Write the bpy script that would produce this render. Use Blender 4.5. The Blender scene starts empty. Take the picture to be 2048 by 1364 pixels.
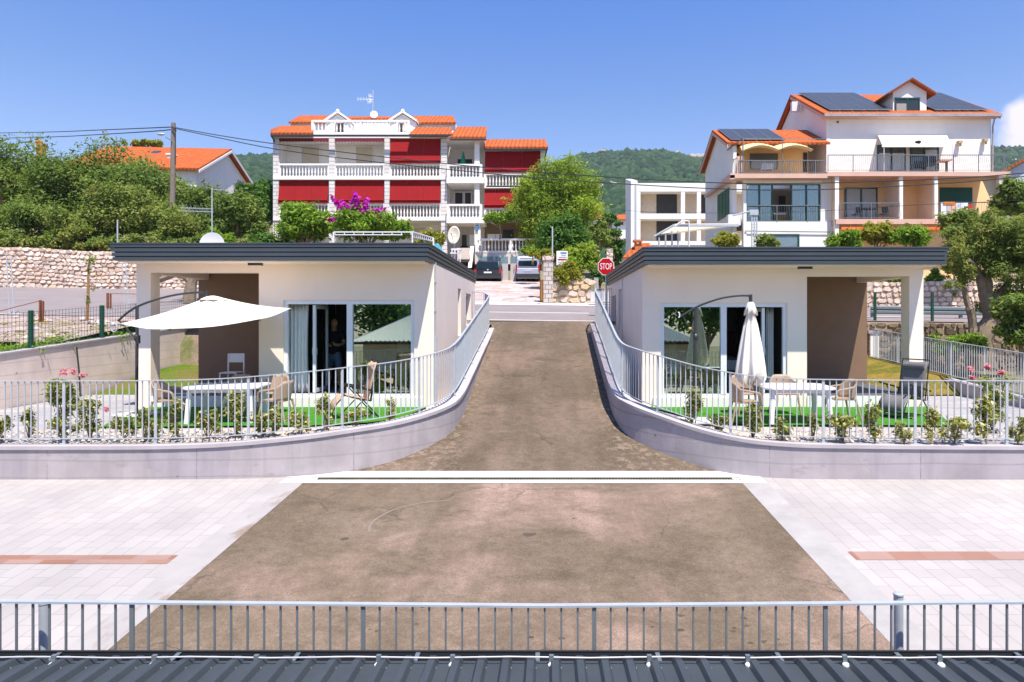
import bpy, bmesh, math, random
import numpy as np
from mathutils import Vector, Matrix
random.seed(7)
RNG = np.random.default_rng(11)
C = bpy.context.scene.collection
SC = bpy.context.scene
R = math.radians
F = 1365.0; VX = 1097.0; VY = 637.0; CZ = 1.93

def P(px, py, Y):
    """point at depth Y seen at photo position px, py"""
    return (( px - VX) * Y / F, Y, CZ + (VY - py) * Y / F)
def X_(px, Y): return (px - VX) * Y / F
def Z_(py, Y): return CZ + (VY - py) * Y / F

# ------------------------------------------------------------------ objects
OFF = {}
def tag(o, label=None, cat=None, group=None, kind=None):
    if label: o['label'] = label
    if cat: o['category'] = cat
    if group: o['group'] = group
    if kind: o['kind'] = kind
    return o
def thing(name, loc, label, cat, group=None):
    o = bpy.data.objects.new(name, None); C.objects.link(o)
    o.empty_display_size = 0.2
    o.location = loc; OFF[o.name] = Vector(loc)
    return tag(o, label, cat, group)
def place(o, loc, rz=0.0, s=1.0):
    o.location = loc; o.rotation_euler = (0, 0, rz)
    if s != 1.0: o.scale = (s, s, s)
def kids(o): return [c for c in bpy.data.objects if c.parent == o]
def copy_tree(o, loc=None, rz=0.0, label=None, s=1.0, group=None):
    def cp(a, par):
        c = a.copy(); C.objects.link(c); c.parent = par
        for k in TREE.get(a.name, []): cp(k, c)
        return c
    r = cp(o, None)
    if loc is not None: place(r, loc, rz, s)
    if label: r['label'] = label
    if group: r['group'] = group
    return r
TREE = {}
def link(name, me, mat, parent=None, smooth=False, **kw):
    o = bpy.data.objects.new(name, me); C.objects.link(o)
    for m in (mat if isinstance(mat, (list, tuple)) else [mat]):
        me.materials.append(m) if m else None
    if smooth:
        me.polygons.foreach_set('use_smooth', [True] * len(me.polygons))
    if parent is not None:
        off = OFF.get(parent.name, Vector((0, 0, 0)))
        if off.length > 0: me.transform(Matrix.Translation(-off))
        o.parent = parent; OFF[o.name] = off
        TREE.setdefault(parent.name, []).append(o)
    tag(o, **kw)
    return o

class MB:
    """collects shapes into one mesh"""
    def __init__(s): s.v = []; s.f = []; s.m = []; s.mi = 0
    def add(s, vs, fs):
        b = len(s.v); s.v += [tuple(v) for v in vs]
        for f in fs: s.f.append([b + i for i in f]); s.m.append(s.mi)
    def mat(s, i): s.mi = i; return s
    def box(s, x0, y0, z0, x1, y1, z1):
        if x0 > x1: x0, x1 = x1, x0
        if y0 > y1: y0, y1 = y1, y0
        if z0 > z1: z0, z1 = z1, z0
        s.add([(x0,y0,z0),(x1,y0,z0),(x1,y1,z0),(x0,y1,z0),(x0,y0,z1),(x1,y0,z1),(x1,y1,z1),(x0,y1,z1)],
              [(0,3,2,1),(4,5,6,7),(0,1,5,4),(1,2,6,5),(2,3,7,6),(3,0,4,7)])
        return s
    def pbox(s, x0, y0, x1, y1, Y, d):
        """box whose front face fills a picture rectangle at depth Y, d metres deep"""
        a = P(x0, y1, Y); b = P(x1, y0, Y)
        return s.box(a[0], Y, a[2], b[0], Y + d, b[2])
    def plate(s, pts, n):
        """polygon pts thickened along vector n"""
        k = len(pts); n = Vector(n)
        s.add([Vector(p) for p in pts] + [Vector(p) + n for p in pts],
              [tuple(range(k)), tuple(range(2*k-1, k-1, -1))] + [(i, (i+1) % k, k + (i+1) % k, k + i) for i in range(k)])
        return s
    def quad(s, *pts): s.add(pts, [tuple(range(len(pts)))]); return s
    def tube(s, pts, r, n=8, cap=True):
        pts = [Vector(p) for p in pts]; k = len(pts)
        rr = r if isinstance(r, (list, tuple)) else [r] * k
        vs = []; up = None
        for i, p in enumerate(pts):
            t = (pts[min(i+1, k-1)] - pts[max(i-1, 0)])
            if t.length < 1e-9: t = Vector((0, 0, 1))
            t.normalize()
            if up is None:
                up = Vector((0, 0, 1)) if abs(t.z) < .9 else Vector((1, 0, 0))
            a = t.cross(up)
            if a.length < 1e-6: a = t.orthogonal()
            a.normalize(); b = a.cross(t); up = b
            for j in range(n):
                w = 2 * math.pi * (j + .5) / n
                vs.append(p + (a * math.cos(w) + b * math.sin(w)) * rr[i])
        fs = [(i*n + j, i*n + (j+1) % n, (i+1)*n + (j+1) % n, (i+1)*n + j) for i in range(k-1) for j in range(n)]
        if cap: fs += [tuple(range(n-1, -1, -1)), tuple(range((k-1)*n, k*n))]
        s.add(vs, fs); return s
    def bar(s, a, b, w, h=None, up=(0, 0, 1)):
        """rectangular bar from a to b"""
        a = Vector(a); b = Vector(b); h = h or w
        t = (b - a).normalized(); u = Vector(up)
        if abs(t.dot(u)) > .99: u = Vector((0, 1, 0))
        x = t.cross(u).normalized(); z = x.cross(t)
        q = [x*w/2 + z*h/2, -x*w/2 + z*h/2, -x*w/2 - z*h/2, x*w/2 - z*h/2]
        s.add([a + i for i in q] + [b + i for i in q], [(0,1,2,3),(7,6,5,4),(0,4,5,1),(1,5,6,2),(2,6,7,3),(3,7,4,0)])
        return s
    def lathe(s, c, prof, n=12):
        """profile [(r, z)...] turned about a vertical axis at c"""
        c = Vector(c); k = len(prof)
        vs = [c + Vector((r*math.cos(2*math.pi*j/n), r*math.sin(2*math.pi*j/n), z)) for r, z in prof for j in range(n)]
        fs = [(i*n + j, i*n + (j+1) % n, (i+1)*n + (j+1) % n, (i+1)*n + j) for i in range(k-1) for j in range(n)]
        fs += [tuple(range(n-1, -1, -1)), tuple(range((k-1)*n, k*n))]
        s.add(vs, fs); return s
    def ball(s, c, rx, ry=None, rz=None, n=10, m=7):
        ry = ry or rx; rz = rz or rx; c = Vector(c)
        vs = [c + Vector((0, 0, -rz))]
        for i in range(1, m):
            a = math.pi * i / m
            for j in range(n):
                w = 2*math.pi*j/n
                vs.append(c + Vector((rx*math.sin(a)*math.cos(w), ry*math.sin(a)*math.sin(w), -rz*math.cos(a))))
        vs.append(c + Vector((0, 0, rz)))
        fs = [(0, 1 + (j+1) % n, 1 + j) for j in range(n)]
        for i in range(m-2):
            fs += [(1+i*n+j, 1+i*n+(j+1) % n, 1+(i+1)*n+(j+1) % n, 1+(i+1)*n+j) for j in range(n)]
        L = len(vs)-1
        fs += [(L, L-n+j, L-n+(j+1) % n) for j in range(n)]
        s.add(vs, fs); return s
    def mesh(s, name):
        me = bpy.data.meshes.new(name); me.from_pydata(s.v, [], s.f)
        if any(s.m): me.polygons.foreach_set('material_index', s.m)
        me.validate(); me.update(); return me
    def build(s, name, mat, parent=None, smooth=False, bevel=0, label=None, cat=None, group=None, kind=None):
        me = s.mesh(name)
        bm = bmesh.new(); bm.from_mesh(me)
        bmesh.ops.recalc_face_normals(bm, faces=bm.faces)
        if bevel:
            es = [e for e in bm.edges if len(e.link_faces) == 2 and e.calc_face_angle(0) > .5]
            bmesh.ops.bevel(bm, geom=es, offset=bevel, segments=2, affect='EDGES', clamp_overlap=True)
        bm.to_mesh(me); bm.free()
        return link(name, me, mat, parent, smooth, label=label, cat=cat, group=group, kind=kind)

def npmesh(name, V, Fq):
    me = bpy.data.meshes.new(name)
    V = np.asarray(V, dtype=np.float32); Fq = np.asarray(Fq, dtype=np.int32)
    k = Fq.shape[1]
    me.vertices.add(len(V)); me.vertices.foreach_set('co', V.ravel())
    me.loops.add(Fq.size); me.loops.foreach_set('vertex_index', Fq.ravel())
    me.polygons.add(len(Fq)); me.polygons.foreach_set('loop_start', np.arange(0, Fq.size, k, dtype=np.int32))
    me.update(calc_edges=True); me.validate(); return me
def sheet(name, xs, ys, zf, mat, **kw):
    xs = np.asarray(xs, float); ys = np.asarray(ys, float)
    X, Y = np.meshgrid(xs, ys); Z = np.vectorize(zf)(X, Y)
    V = np.stack([X.ravel(), Y.ravel(), Z.ravel()], 1)
    nx = len(xs); i, j = np.meshgrid(np.arange(nx-1), np.arange(len(ys)-1)); a = (j*nx + i).ravel()
    return link(name, npmesh(name, V, np.stack([a, a+1, a+nx+1, a+nx], 1)), mat, **kw)
def poly(name, pts, mat, **kw):
    me = bpy.data.meshes.new(name); me.from_pydata([tuple(p) for p in pts], [], [tuple(range(len(pts)))])
    bm = bmesh.new(); bm.from_mesh(me); bmesh.ops.recalc_face_normals(bm, faces=bm.faces)
    for f in bm.faces:
        if f.normal.z < 0: f.normal_flip()
    bm.to_mesh(me); bm.free()
    return link(name, me, mat, **kw)
def smoothpath(pts, n=6):
    out = []; q = [Vector(p) for p in pts]; q = [q[0]*2 - q[1]] + q + [q[-1]*2 - q[-2]]
    for i in range(1, len(q)-2):
        a, b, c, d = q[i-1:i+3]
        for k in range(n):
            t = k / n
            out.append(.5*((2*b) + (c-a)*t + (2*a-5*b+4*c-d)*t*t + (3*b-a-3*c+d)*t**3))
    return out + [q[-2]]
def resample(pts, step):
    pts = [Vector(p) for p in pts]; out = [pts[0].copy()]; need = step
    for a, b in zip(pts, pts[1:]):
        L = (b-a).length; t = 0
        while L - t >= need:
            t += need; out.append(a.lerp(b, t/L)); need = step
        need -= L - t
    return out
def textmesh(txt, size, extr=.003):
    cu = bpy.data.curves.new('lettering', 'FONT'); cu.body = txt; cu.size = size; cu.extrude = extr
    cu.align_x = 'CENTER'; cu.align_y = 'CENTER'
    o = bpy.data.objects.new('lettering', cu); C.objects.link(o)
    dg = bpy.context.evaluated_depsgraph_get(); me = bpy.data.meshes.new_from_object(o.evaluated_get(dg))
    bpy.data.objects.remove(o); bpy.data.curves.remove(cu); return me

# ------------------------------------------------------------------ materials
def lin(c):
    return tuple(((x/12.92) if x <= .04045 else ((x+.055)/1.055)**2.4) for x in c)
class NT:
    def __init__(s, name):
        m = bpy.data.materials.new(name); m.use_nodes = True; s.m = m; s.t = m.node_tree; s.n = s.t.nodes
        s.n.clear(); s.out = s.n.new('ShaderNodeOutputMaterial')
        s.b = s.n.new('ShaderNodeBsdfPrincipled'); s.l(s.b.outputs[0], s.out.inputs[0])
        s.tc = s.n.new('ShaderNodeTexCoord')
    def l(s, a, b): s.t.links.new(a, b)
    def vec(s, scale=(1, 1, 1), rot=(0, 0, 0), src='Object', loc=(0, 0, 0)):
        n = s.n.new('ShaderNodeMapping'); n.inputs['Scale'].default_value = scale; n.inputs['Rotation'].default_value = rot
        n.inputs['Location'].default_value = loc
        s.l(s.tc.outputs[src], n.inputs[0]); return n.outputs[0]
    def noise(s, scale, detail=4, rough=.55, vec=None, dist=0):
        n = s.n.new('ShaderNodeTexNoise'); n.inputs['Scale'].default_value = scale; n.inputs['Detail'].default_value = detail
        n.inputs['Roughness'].default_value = rough; n.inputs['Distortion'].default_value = dist
        s.l(vec if vec is not None else s.tc.outputs['Object'], n.inputs['Vector']); return n.outputs['Fac']
    def ramp(s, fac, stops):
        n = s.n.new('ShaderNodeValToRGB'); e = n.color_ramp.elements
        while len(e) > 1: e.remove(e[-1])
        e[0].position = stops[0][0]; e[0].color = tuple(stops[0][1]) + (1,)
        for p, c in stops[1:]:
            q = e.new(p); q.color = tuple(c) + (1,)
        s.l(fac, n.inputs[0]); return n.outputs[0]
    def mix(s, fac, a, b, mode='MIX'):
        n = s.n.new('ShaderNodeMix'); n.data_type = 'RGBA'; n.blend_type = mode
        for sock, v in ((n.inputs[0], fac), (n.inputs[6], a), (n.inputs[7], b)):
            if isinstance(v, (int, float)): sock.default_value = v
            elif isinstance(v, tuple): sock.default_value = v + (1,) if len(v) == 3 else v
            else: s.l(v, sock)
        return n.outputs[2]
    def math(s, op, a, b=0.0):
        n = s.n.new('ShaderNodeMath'); n.operation = op
        for sock, v in ((n.inputs[0], a), (n.inputs[1], b)):
            if isinstance(v, (int, float)): sock.default_value = v
            else: s.l(v, sock)
        return n.outputs[0]
    def col(s, c):
        if isinstance(c, tuple): s.b.inputs['Base Color'].default_value = c + (1,)
        else: s.l(c, s.b.inputs['Base Color'])
    def bump(s, h, strength=.3, dist=.02):
        n = s.n.new('ShaderNodeBump'); n.inputs['Strength'].default_value = strength; n.inputs['Distance'].default_value = dist
        s.l(h, n.inputs['Height']); s.l(n.outputs[0], s.b.inputs['Normal'])
    def set(s, rough=.6, metal=0, spec=.5):
        s.b.inputs['Roughness'].default_value = rough; s.b.inputs['Metallic'].default_value = metal
        s.b.inputs['Specular IOR Level'].default_value = spec; return s.m
G3 = (0, 0, 0); W3 = (1, 1, 1)
def sc(c, k): return tuple(min(1, x*k) for x in c)
MATS = {}
def plain(name, c, rough=.6, var=.12, scale=3.0, bump=0, bscale=40, metal=0, spec=.4, streak=0):
    if name in MATS: return MATS[name]
    t = NT(name)
    f = t.noise(scale, 5, .6)
    col = t.ramp(f, [(.25, sc(c, 1-var)), (.75, sc(c, 1+var))])
    if streak:
        g = t.noise(1.0, 4, .6, t.vec((2.2, 2.2, .12)))
        col = t.mix(t.ramp(g, [(.5, G3), (.75, (streak,)*3)]), col, sc(c, .62))
    t.col(col)
    if bump: t.bump(t.noise(bscale, 3), bump, .01)
    MATS[name] = t.set(rough, metal, spec); return MATS[name]

def m_asphalt(name='asphalt', k=1.0, dust=.55, lane=False):
    t = NT(name)
    base = t.ramp(t.noise(.55, 7, .66, dist=.5), [(.26, (.100*k,.080*k,.055*k)), (.46, (.150*k,.117*k,.086*k)), (.62, (.178*k,.140*k,.108*k)), (.8, (.225*k,.178*k,.142*k))])
    pale = t.ramp(t.noise(.30, 5, .6, t.vec(loc=(3.3, 8.1, 0)), dist=.6), [(.45, G3), (.66, (dust,)*3)])
    c = t.mix(pale, base, (.335*k, .24*k, .205*k))
    dk = t.ramp(t.noise(1.1, 6, .65, t.vec((.7, 1.3, 1), loc=(5, 1, 0))), [(.54, G3), (.68, (.6,)*3)])
    c = t.mix(dk, c, (.082*k, .066*k, .044*k))
    # tyre tracks running with the lane, sealed cracks, gritty dust along the edges
    tr = t.ramp(t.noise(1.0, 3, .5, t.vec((1.9, .05, 1))), [(.42, G3), (.62, (.42,)*3)])
    c = t.mix(tr, c, (.105*k, .083*k, .060*k))
    vo = t.n.new('ShaderNodeTexVoronoi'); vo.feature = 'DISTANCE_TO_EDGE'; vo.inputs['Scale'].default_value = .42
    nz = t.n.new('ShaderNodeTexNoise'); nz.inputs['Scale'].default_value = 1.6; nz.inputs['Detail'].default_value = 5; t.l(t.tc.outputs['Object'], nz.inputs['Vector'])
    vm = t.n.new('ShaderNodeVectorMath'); vm.operation = 'MULTIPLY_ADD'; t.l(nz.outputs['Color'], vm.inputs[0]); vm.inputs[1].default_value = (.9,)*3; t.l(t.tc.outputs['Object'], vm.inputs[2]); t.l(vm.outputs[0], vo.inputs['Vector'])
    cr = t.math('MULTIPLY', t.ramp(vo.outputs['Distance'], [(.002, (.55,)*3), (.010, G3)]), t.ramp(t.noise(.35, 2), [(.48, G3), (.56, W3)]))
    c = t.mix(cr, c, (.05*k, .04*k, .03*k))
    md_ = t.ramp(t.noise(6.5, 5, .75), [(.28, (.80,)*3), (.5, (1,)*3), (.72, (1.22,)*3)]); c = t.mix(1.0, c, md_, 'MULTIPLY')
    sp = t.ramp(t.noise(75, 3, .85), [(.3, (.55,)*3), (.5, (1,)*3), (.68, (1.42,)*3)])
    c = t.mix(1.0, c, sp, 'MULTIPLY')
    lt = t.ramp(t.noise(8, 3, .8, t.vec(loc=(9, 2, 0))), [(.70, G3), (.78, (.55,)*3)])
    c = t.mix(lt, c, (.42, .36, .31))
    if lane:
        sx = t.n.new('ShaderNodeSeparateXYZ'); t.l(t.tc.outputs['Object'], sx.inputs[0])
        d = t.math('ABSOLUTE', t.math('ADD', sx.outputs[0], .23))
        e = t.math('MULTIPLY', t.ramp(t.math('MULTIPLY', d, .5), [(.58, G3), (.80, W3)]), t.ramp(t.noise(7, 4, .75), [(.50, G3), (.62, (.55,)*3)]))
        c = t.mix(e, c, (.30, .24, .195))
    c = t.mix(1.0, c, (1.03, .975, .91), 'MULTIPLY')
    g2 = t.ramp(t.noise(24, 4, .85, t.vec(loc=(4, 4, 0))), [(.3, (.80,)*3), (.5, (1,)*3), (.7, (1.2,)*3)]); c = t.mix(1.0, c, g2, 'MULTIPLY')
    t.col(c); t.bump(t.noise(130, 2, .7), .35, .006); return t.set(.9, spec=.2)
def m_pavers(name, c1, c2, bw, bh, rot=0, joint=(.30,.28,.28), mort=.006):
    t = NT(name)
    n = t.n.new('ShaderNodeTexBrick'); t.l(t.vec(rot=(0, 0, rot)), n.inputs['Vector'])
    n.inputs['Scale'].default_value = 1; n.inputs['Brick Width'].default_value = bw; n.inputs['Row Height'].default_value = bh
    n.inputs['Mortar Size'].default_value = mort; n.inputs['Mortar Smooth'].default_value = .3; n.inputs['Bias'].default_value = 0
    n.inputs['Color1'].default_value = c1 + (1,); n.inputs['Color2'].default_value = c2 + (1,); n.inputs['Mortar'].default_value = joint + (1,)
    c = t.mix(1.0, n.outputs['Color'], t.ramp(t.noise(.5, 5, .6), [(.3, (.86,.85,.86)), (.7, (1.1,1.09,1.08))]), 'MULTIPLY')
    c = t.mix(t.ramp(t.noise(.9, 5, .65, t.vec((1, 3, 1))), [(.58, G3), (.72, (.35,)*3)]), c, (.36,.31,.27))
    t.col(c); t.bump(n.outputs['Fac'], -.3, .004); return t.set(.85, spec=.25)
def m_concrete(name, c, stain=.35, lines=True, joints=False):
    t = NT(name)
    col = t.ramp(t.noise(1.2, 6, .65), [(.3, sc(c, .84)), (.7, sc(c, 1.12))])
    g = t.noise(1.0, 4, .6, t.vec((3, 3, .25)))
    col = t.mix(t.ramp(g, [(.52, G3), (.74, (stain,)*3)]), col, sc(c, .66))
    if lines:
        w = t.n.new('ShaderNodeTexWave'); w.bands_direction = 'Z'; w.inputs['Scale'].default_value = 1.1; w.inputs['Distortion'].default_value = 1.2
        w.inputs['Detail'].default_value = 3; w.inputs['Detail Scale'].default_value = 1.5
        t.l(t.vec((.25, .25, 1)), w.inputs['Vector'])
        col = t.mix(t.ramp(w.outputs['Fac'], [(0, (.35,)*3), (.05, G3)]), col, sc(c, .55))
        pits = t.ramp(t.noise(5, 2, .5, t.vec((1, 1, 1.6))), [(.755, G3), (.78, (.8,)*3)])
        col = t.mix(pits, col, sc(c, .42))
    if joints:
        bk = t.n.new('ShaderNodeTexBrick'); bk.offset = 0; t.l(t.vec(rot=(R(-90), 0, 0), loc=(1.1, 0, 0)), bk.inputs['Vector']); bk.inputs['Scale'].default_value = 1
        bk.inputs['Brick Width'].default_value = 2.5; bk.inputs['Row Height'].default_value = 5; bk.inputs['Mortar Size'].default_value = .012; bk.inputs['Mortar Smooth'].default_value = .6
        col = t.mix(t.math('MULTIPLY', bk.outputs['Fac'], t.ramp(t.noise(6, 3), [(.35, G3), (.6, (.8,)*3)])), col, sc(c, .5))
        pan = t.n.new('ShaderNodeTexVoronoi'); pan.inputs['Scale'].default_value = .22; t.l(t.vec((1, 1, .1)), pan.inputs['Vector'])
        sp_ = t.n.new('ShaderNodeSeparateColor'); t.l(pan.outputs['Color'], sp_.inputs[0])
        col = t.mix(1.0, col, t.ramp(sp_.outputs[0], [(0, (.93,.92,.96)), (1, (1.07,1.05,1.03))]), 'MULTIPLY')
        gr = t.ramp(t.noise(2.2, 6, .7, t.vec((1, 1, 2.4))), [(.60, G3), (.70, (.4,)*3)])
        col = t.mix(gr, col, (.25, .19, .16))
    t.col(col); t.bump(t.noise(18, 5, .6), .25, .01); return t.set(.88, spec=.2)
def m_stone(name, cs, joint, scale=2.6, mort=.06, yz=1.25):
    t = NT(name); v = t.vec((1, 1, yz))
    n2 = t.n.new('ShaderNodeTexNoise'); n2.inputs['Scale'].default_value = 2.5; t.l(v, n2.inputs['Vector'])
    vm = t.n.new('ShaderNodeVectorMath'); vm.operation = 'MULTIPLY_ADD'; t.l(n2.outputs['Color'], vm.inputs[0]); vm.inputs[1].default_value = (.35,)*3; t.l(v, vm.inputs[2])
    e = t.n.new('ShaderNodeTexVoronoi'); e.feature = 'DISTANCE_TO_EDGE'; e.inputs['Scale'].default_value = scale; t.l(vm.outputs[0], e.inputs['Vector'])
    q = t.n.new('ShaderNodeTexVoronoi'); q.feature = 'F1'; q.inputs['Scale'].default_value = scale; t.l(vm.outputs[0], q.inputs['Vector'])
    sep = t.n.new('ShaderNodeSeparateColor'); t.l(q.outputs['Color'], sep.inputs[0])
    k = len(cs); c = t.ramp(sep.outputs[0], [(i/(k-1), cs[i]) for i in range(k)])
    c = t.mix(1.0, c, t.ramp(t.noise(9, 4), [(.3, (.85,)*3), (.7, (1.12,)*3)]), 'MULTIPLY')
    ed = t.ramp(e.outputs['Distance'], [(mort*.4, W3), (mort, G3)])
    c = t.mix(ed, c, joint); t.col(c)
    h = t.ramp(e.outputs['Distance'], [(0, G3), (.16, W3)])
    t.bump(h, .8, .05); return t.set(.9, spec=.2)
def m_tile(name='roof_tile', a=(.40,.082,.016), b=(.53,.135,.036), sx=2.1, sy=2.2, axis='X'):
    t = NT(name)
    w = t.n.new('ShaderNodeTexWave'); w.bands_direction = axis; w.inputs['Scale'].default_value = sx/ (2*math.pi) * 3.14; t.l(t.tc.outputs['Object'], w.inputs['Vector'])
    w2 = t.n.new('ShaderNodeTexWave'); w2.bands_direction = 'Z'; w2.wave_profile = 'SAW'; w2.inputs['Scale'].default_value = sy; t.l(t.tc.outputs['Object'], w2.inputs['Vector'])
    c = t.ramp(t.noise(2.2, 4, .7), [(.3, a), (.7, b)])
    c = t.mix(1.0, c, t.ramp(t.noise(7, 2, .8), [(.3, (.75,)*3), (.7, (1.2,)*3)]), 'MULTIPLY')
    c = t.mix(t.ramp(w.outputs['Fac'], [(0, (.5,)*3), (.25, G3)]), c, sc(a, .4))
    t.col(c); t.bump(t.math('ADD', w.outputs['Fac'], t.math('MULTIPLY', w2.outputs['Fac'], .35)), 1.0, .06); return t.set(.8, spec=.25)
def m_leaf(name, cs, trans=.25, rough=.55, nscale=1.2, dry=0.0):
    t = NT(name)
    g = t.n.new('ShaderNodeNewGeometry'); k = len(cs)
    f = t.math('ADD', t.math('MULTIPLY', g.outputs['Random Per Island'], .62), t.math('MULTIPLY', t.noise(nscale, 3), .38))
    c = t.ramp(f, [(.12 + .72*i/(k-1), cs[i]) for i in range(k)])
    if dry:
        c = t.mix(t.math('MULTIPLY', t.ramp(t.noise(.55, 5, .65), [(.52, G3), (.66, W3)]), t.math('MULTIPLY', g.outputs['Random Per Island'], dry)), c, (.30,.225,.10))
        c = t.mix(1.0, c, t.ramp(t.noise(.23, 3, .5), [(.32, (.72,.80,.75)), (.68, (1.25,1.18,1.05))]), 'MULTIPLY')
    t.col(c); t.set(rough, spec=.08)
    tr = t.n.new('ShaderNodeBsdfTranslucent'); t.l(t.mix(1.0, c, (1.25, 1.35, .6), 'MULTIPLY'), tr.inputs[0])
    mx = t.n.new('ShaderNodeMixShader'); mx.inputs[0].default_value = trans
    t.l(t.b.outputs[0], mx.inputs[1]); t.l(tr.outputs[0], mx.inputs[2]); t.l(mx.outputs[0], t.out.inputs[0]); return t.m
def m_glass(name='door_glass', tint=(.62,.78,.68), refl=.22, rough=0.0):
    t = NT(name); t.n.remove(t.b)
    lw = t.n.new('ShaderNodeLayerWeight'); lw.inputs[0].default_value = .35
    tr = t.n.new('ShaderNodeBsdfTransparent'); tr.inputs[0].default_value = tint + (1,)
    gl = t.n.new('ShaderNodeBsdfGlossy'); gl.inputs['Color'].default_value = (.86, .97, .88, 1); gl.inputs['Roughness'].default_value = rough
    mx = t.n.new('ShaderNodeMixShader'); t.l(t.math('ADD', t.math('MULTIPLY', lw.outputs['Fresnel'], .7), refl), mx.inputs[0])
    t.l(tr.outputs[0], mx.inputs[1]); t.l(gl.outputs[0], mx.inputs[2]); t.l(mx.outputs[0], t.out.inputs[0]); return t.m
def m_turf():
    t = NT('artificial_turf')
    c = t.ramp(t.noise(38, 4, .85), [(.3, (.020,.11,.005)), (.48, (.052,.25,.014)), (.70, (.11,.36,.035))])
    c = t.mix(t.ramp(t.noise(1.6, 4), [(.4, G3), (.7, (.55,)*3)]), c, (.075, .21, .022))
    c = t.mix(t.ramp(t.noise(9, 4, .8), [(.5, G3), (.66, (.6,)*3)]), c, (.018, .10, .006))
    t.col(c); t.bump(t.noise(120, 2, .8), .8, .02); return t.set(.85, spec=.2)
def m_drygrass(name='dry_grass', cs=((.17,.11,.02),(.28,.19,.045),(.12,.13,.02),(.34,.24,.07))):
    t = NT(name); k = len(cs)
    c = t.ramp(t.noise(.9, 6, .7), [(.25 + .5*i/(k-1), cs[i]) for i in range(k)])
    c = t.mix(1.0, c, t.ramp(t.noise(25, 3, .8, t.vec((1, .4, 1))), [(.3, (.6,)*3), (.7, (1.3,)*3)]), 'MULTIPLY')
    t.col(c); t.bump(t.noise(30, 4, .8), .7, .05); return t.set(.95, spec=.1)

# colours
ASPH = m_asphalt('asphalt', .80, .4, True); ASPD = m_asphalt('dusty_asphalt', 1.03, .85)
PAVE = m_pavers('pale_pavers', (.405,.376,.357), (.372,.343,.327), .42, .21, R(90), (.29,.265,.265), .006)
TERR = m_pavers('terrace_pavers', (.40,.38,.38), (.33,.315,.325), .42, .21, R(0))
REDP = m_pavers('red_pavers', (.27,.125,.085), (.34,.22,.185), .42, .25, 0, (.30,.2,.16))
CURB = m_concrete('curb_concrete', (.36,.335,.325), .25, False)
CONC = m_concrete('wall_concrete', (.39,.354,.362), .55, joints=True)
CONW = m_concrete('boundary_concrete', (.74,.61,.54), .2)
COPE = m_concrete('coping_concrete', (.44,.40,.41), .2, False)
WHIC = m_concrete('white_concrete', (.62,.60,.58), .15, False)
STONE = m_stone('pale_stone_wall', [(.55,.42,.36), (.66,.54,.48), (.58,.42,.31), (.72,.62,.57)], (.36,.25,.19), 3.3, .05, 1.5)
STONE2 = m_stone('tan_boulder_wall', [(.55,.40,.25), (.66,.54,.42), (.60,.42,.24), (.72,.63,.55)], (.25,.17,.11), 2.4, .06, 1.25)
CRAZY = m_stone('crazy_paving', [(.42,.33,.32), (.52,.44,.43), (.40,.29,.25), (.56,.49,.49)], (.33,.26,.25), 1.3, .035, 1.0)
GALV = plain('galvanised_steel', (.46,.49,.52), .42, .10, 6, metal=.25, spec=.5)
GALVM = plain('shaded_galvanised_steel', (.20,.225,.235), .45, .1, 6, metal=.3)  # galvanised steel again, darkened: shade on the upright fence bars put into colour
GALVD = plain('grey_steel', (.17,.20,.215), .45, .1, 6, metal=.3)
WALLM = plain('cream_render', (.86,.725,.625), .85, .035, 1.5, .12, 160, spec=.15, streak=.06)
WALLW = plain('white_render', (.80,.765,.73), .85, .05, 1.0, .1, 60, spec=.15, streak=.12)
BROWN = plain('brown_render', (.235,.150,.098), .9, .06, 2, .25, 140, spec=.1)
SLATE = plain('anthracite_sheet', (.058,.070,.082), .42, .08, 2, metal=.25)
ROOFM = plain('grey_roof_sheet', (.058,.068,.076), .5, .12, 3, metal=.2, spec=.4)
DARK = plain('dark_metal', (.028,.03,.034), .45, .1)
UMET = plain('umbrella_metal', (.045,.048,.05), .4, .1, metal=.3)
WPVC = plain('white_upvc', (.74,.75,.80), .35, .03)
WPLA = plain('white_plastic', (.72,.71,.74), .4, .03)
BEIG = plain('beige_resin', (.37,.265,.185), .55, .08, 30)
CANV = plain('cream_canvas', (.80,.75,.66), .8, .04, 2)
FABW = plain('white_curtain', (.88,.88,.86), .8, .05, 2)
FABB = plain('tan_mesh_fabric', (.52,.34,.22), .8, .08, 20)
FABG = plain('grey_mesh_fabric', (.15,.14,.145), .8, .1, 20)
BLACK = plain('black_tube', (.012,.012,.013), .35, .1)
RUBB = plain('tyre_rubber', (.02,.02,.02), .8, .1)
TILEF = plain('dark_floor_tile', (.10,.11,.12), .5, .08, 3)
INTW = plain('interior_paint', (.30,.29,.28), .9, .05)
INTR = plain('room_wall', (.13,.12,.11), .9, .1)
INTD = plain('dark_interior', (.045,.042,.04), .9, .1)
RED = plain('red_awning', (.27,.003,.005), .9, .10, 1.2)
DRED = plain('dark_red_valance', (.11,.008,.018), .8, .1)
TRED = plain('sign_red', (.44,.003,.006), .6, .04, spec=.15)
SIGW = plain('sign_white', (.80,.80,.80), .4, .02)
SIGB = plain('sign_blue', (.02,.12,.32), .4, .05)
SIGG = plain('sign_grey', (.35,.36,.42), .5, .05)
RUST = plain('rusty_steel', (.20,.065,.022), .8, .35, 8)
GREENP = plain('green_post', (.006,.06,.035), .5, .1)
WOODP = plain('weathered_pole', (.20,.16,.135), .9, .2, 5, .3, 30)
BARK = plain('olive_bark', (.22,.165,.115), .95, .3, 6, .6, 14)
TILE = m_tile(); TILEY = m_tile('roof_tile_side', axis='Y')
PEACH = plain('peach_render', (.90,.60,.32), .85, .05, 1)
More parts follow.
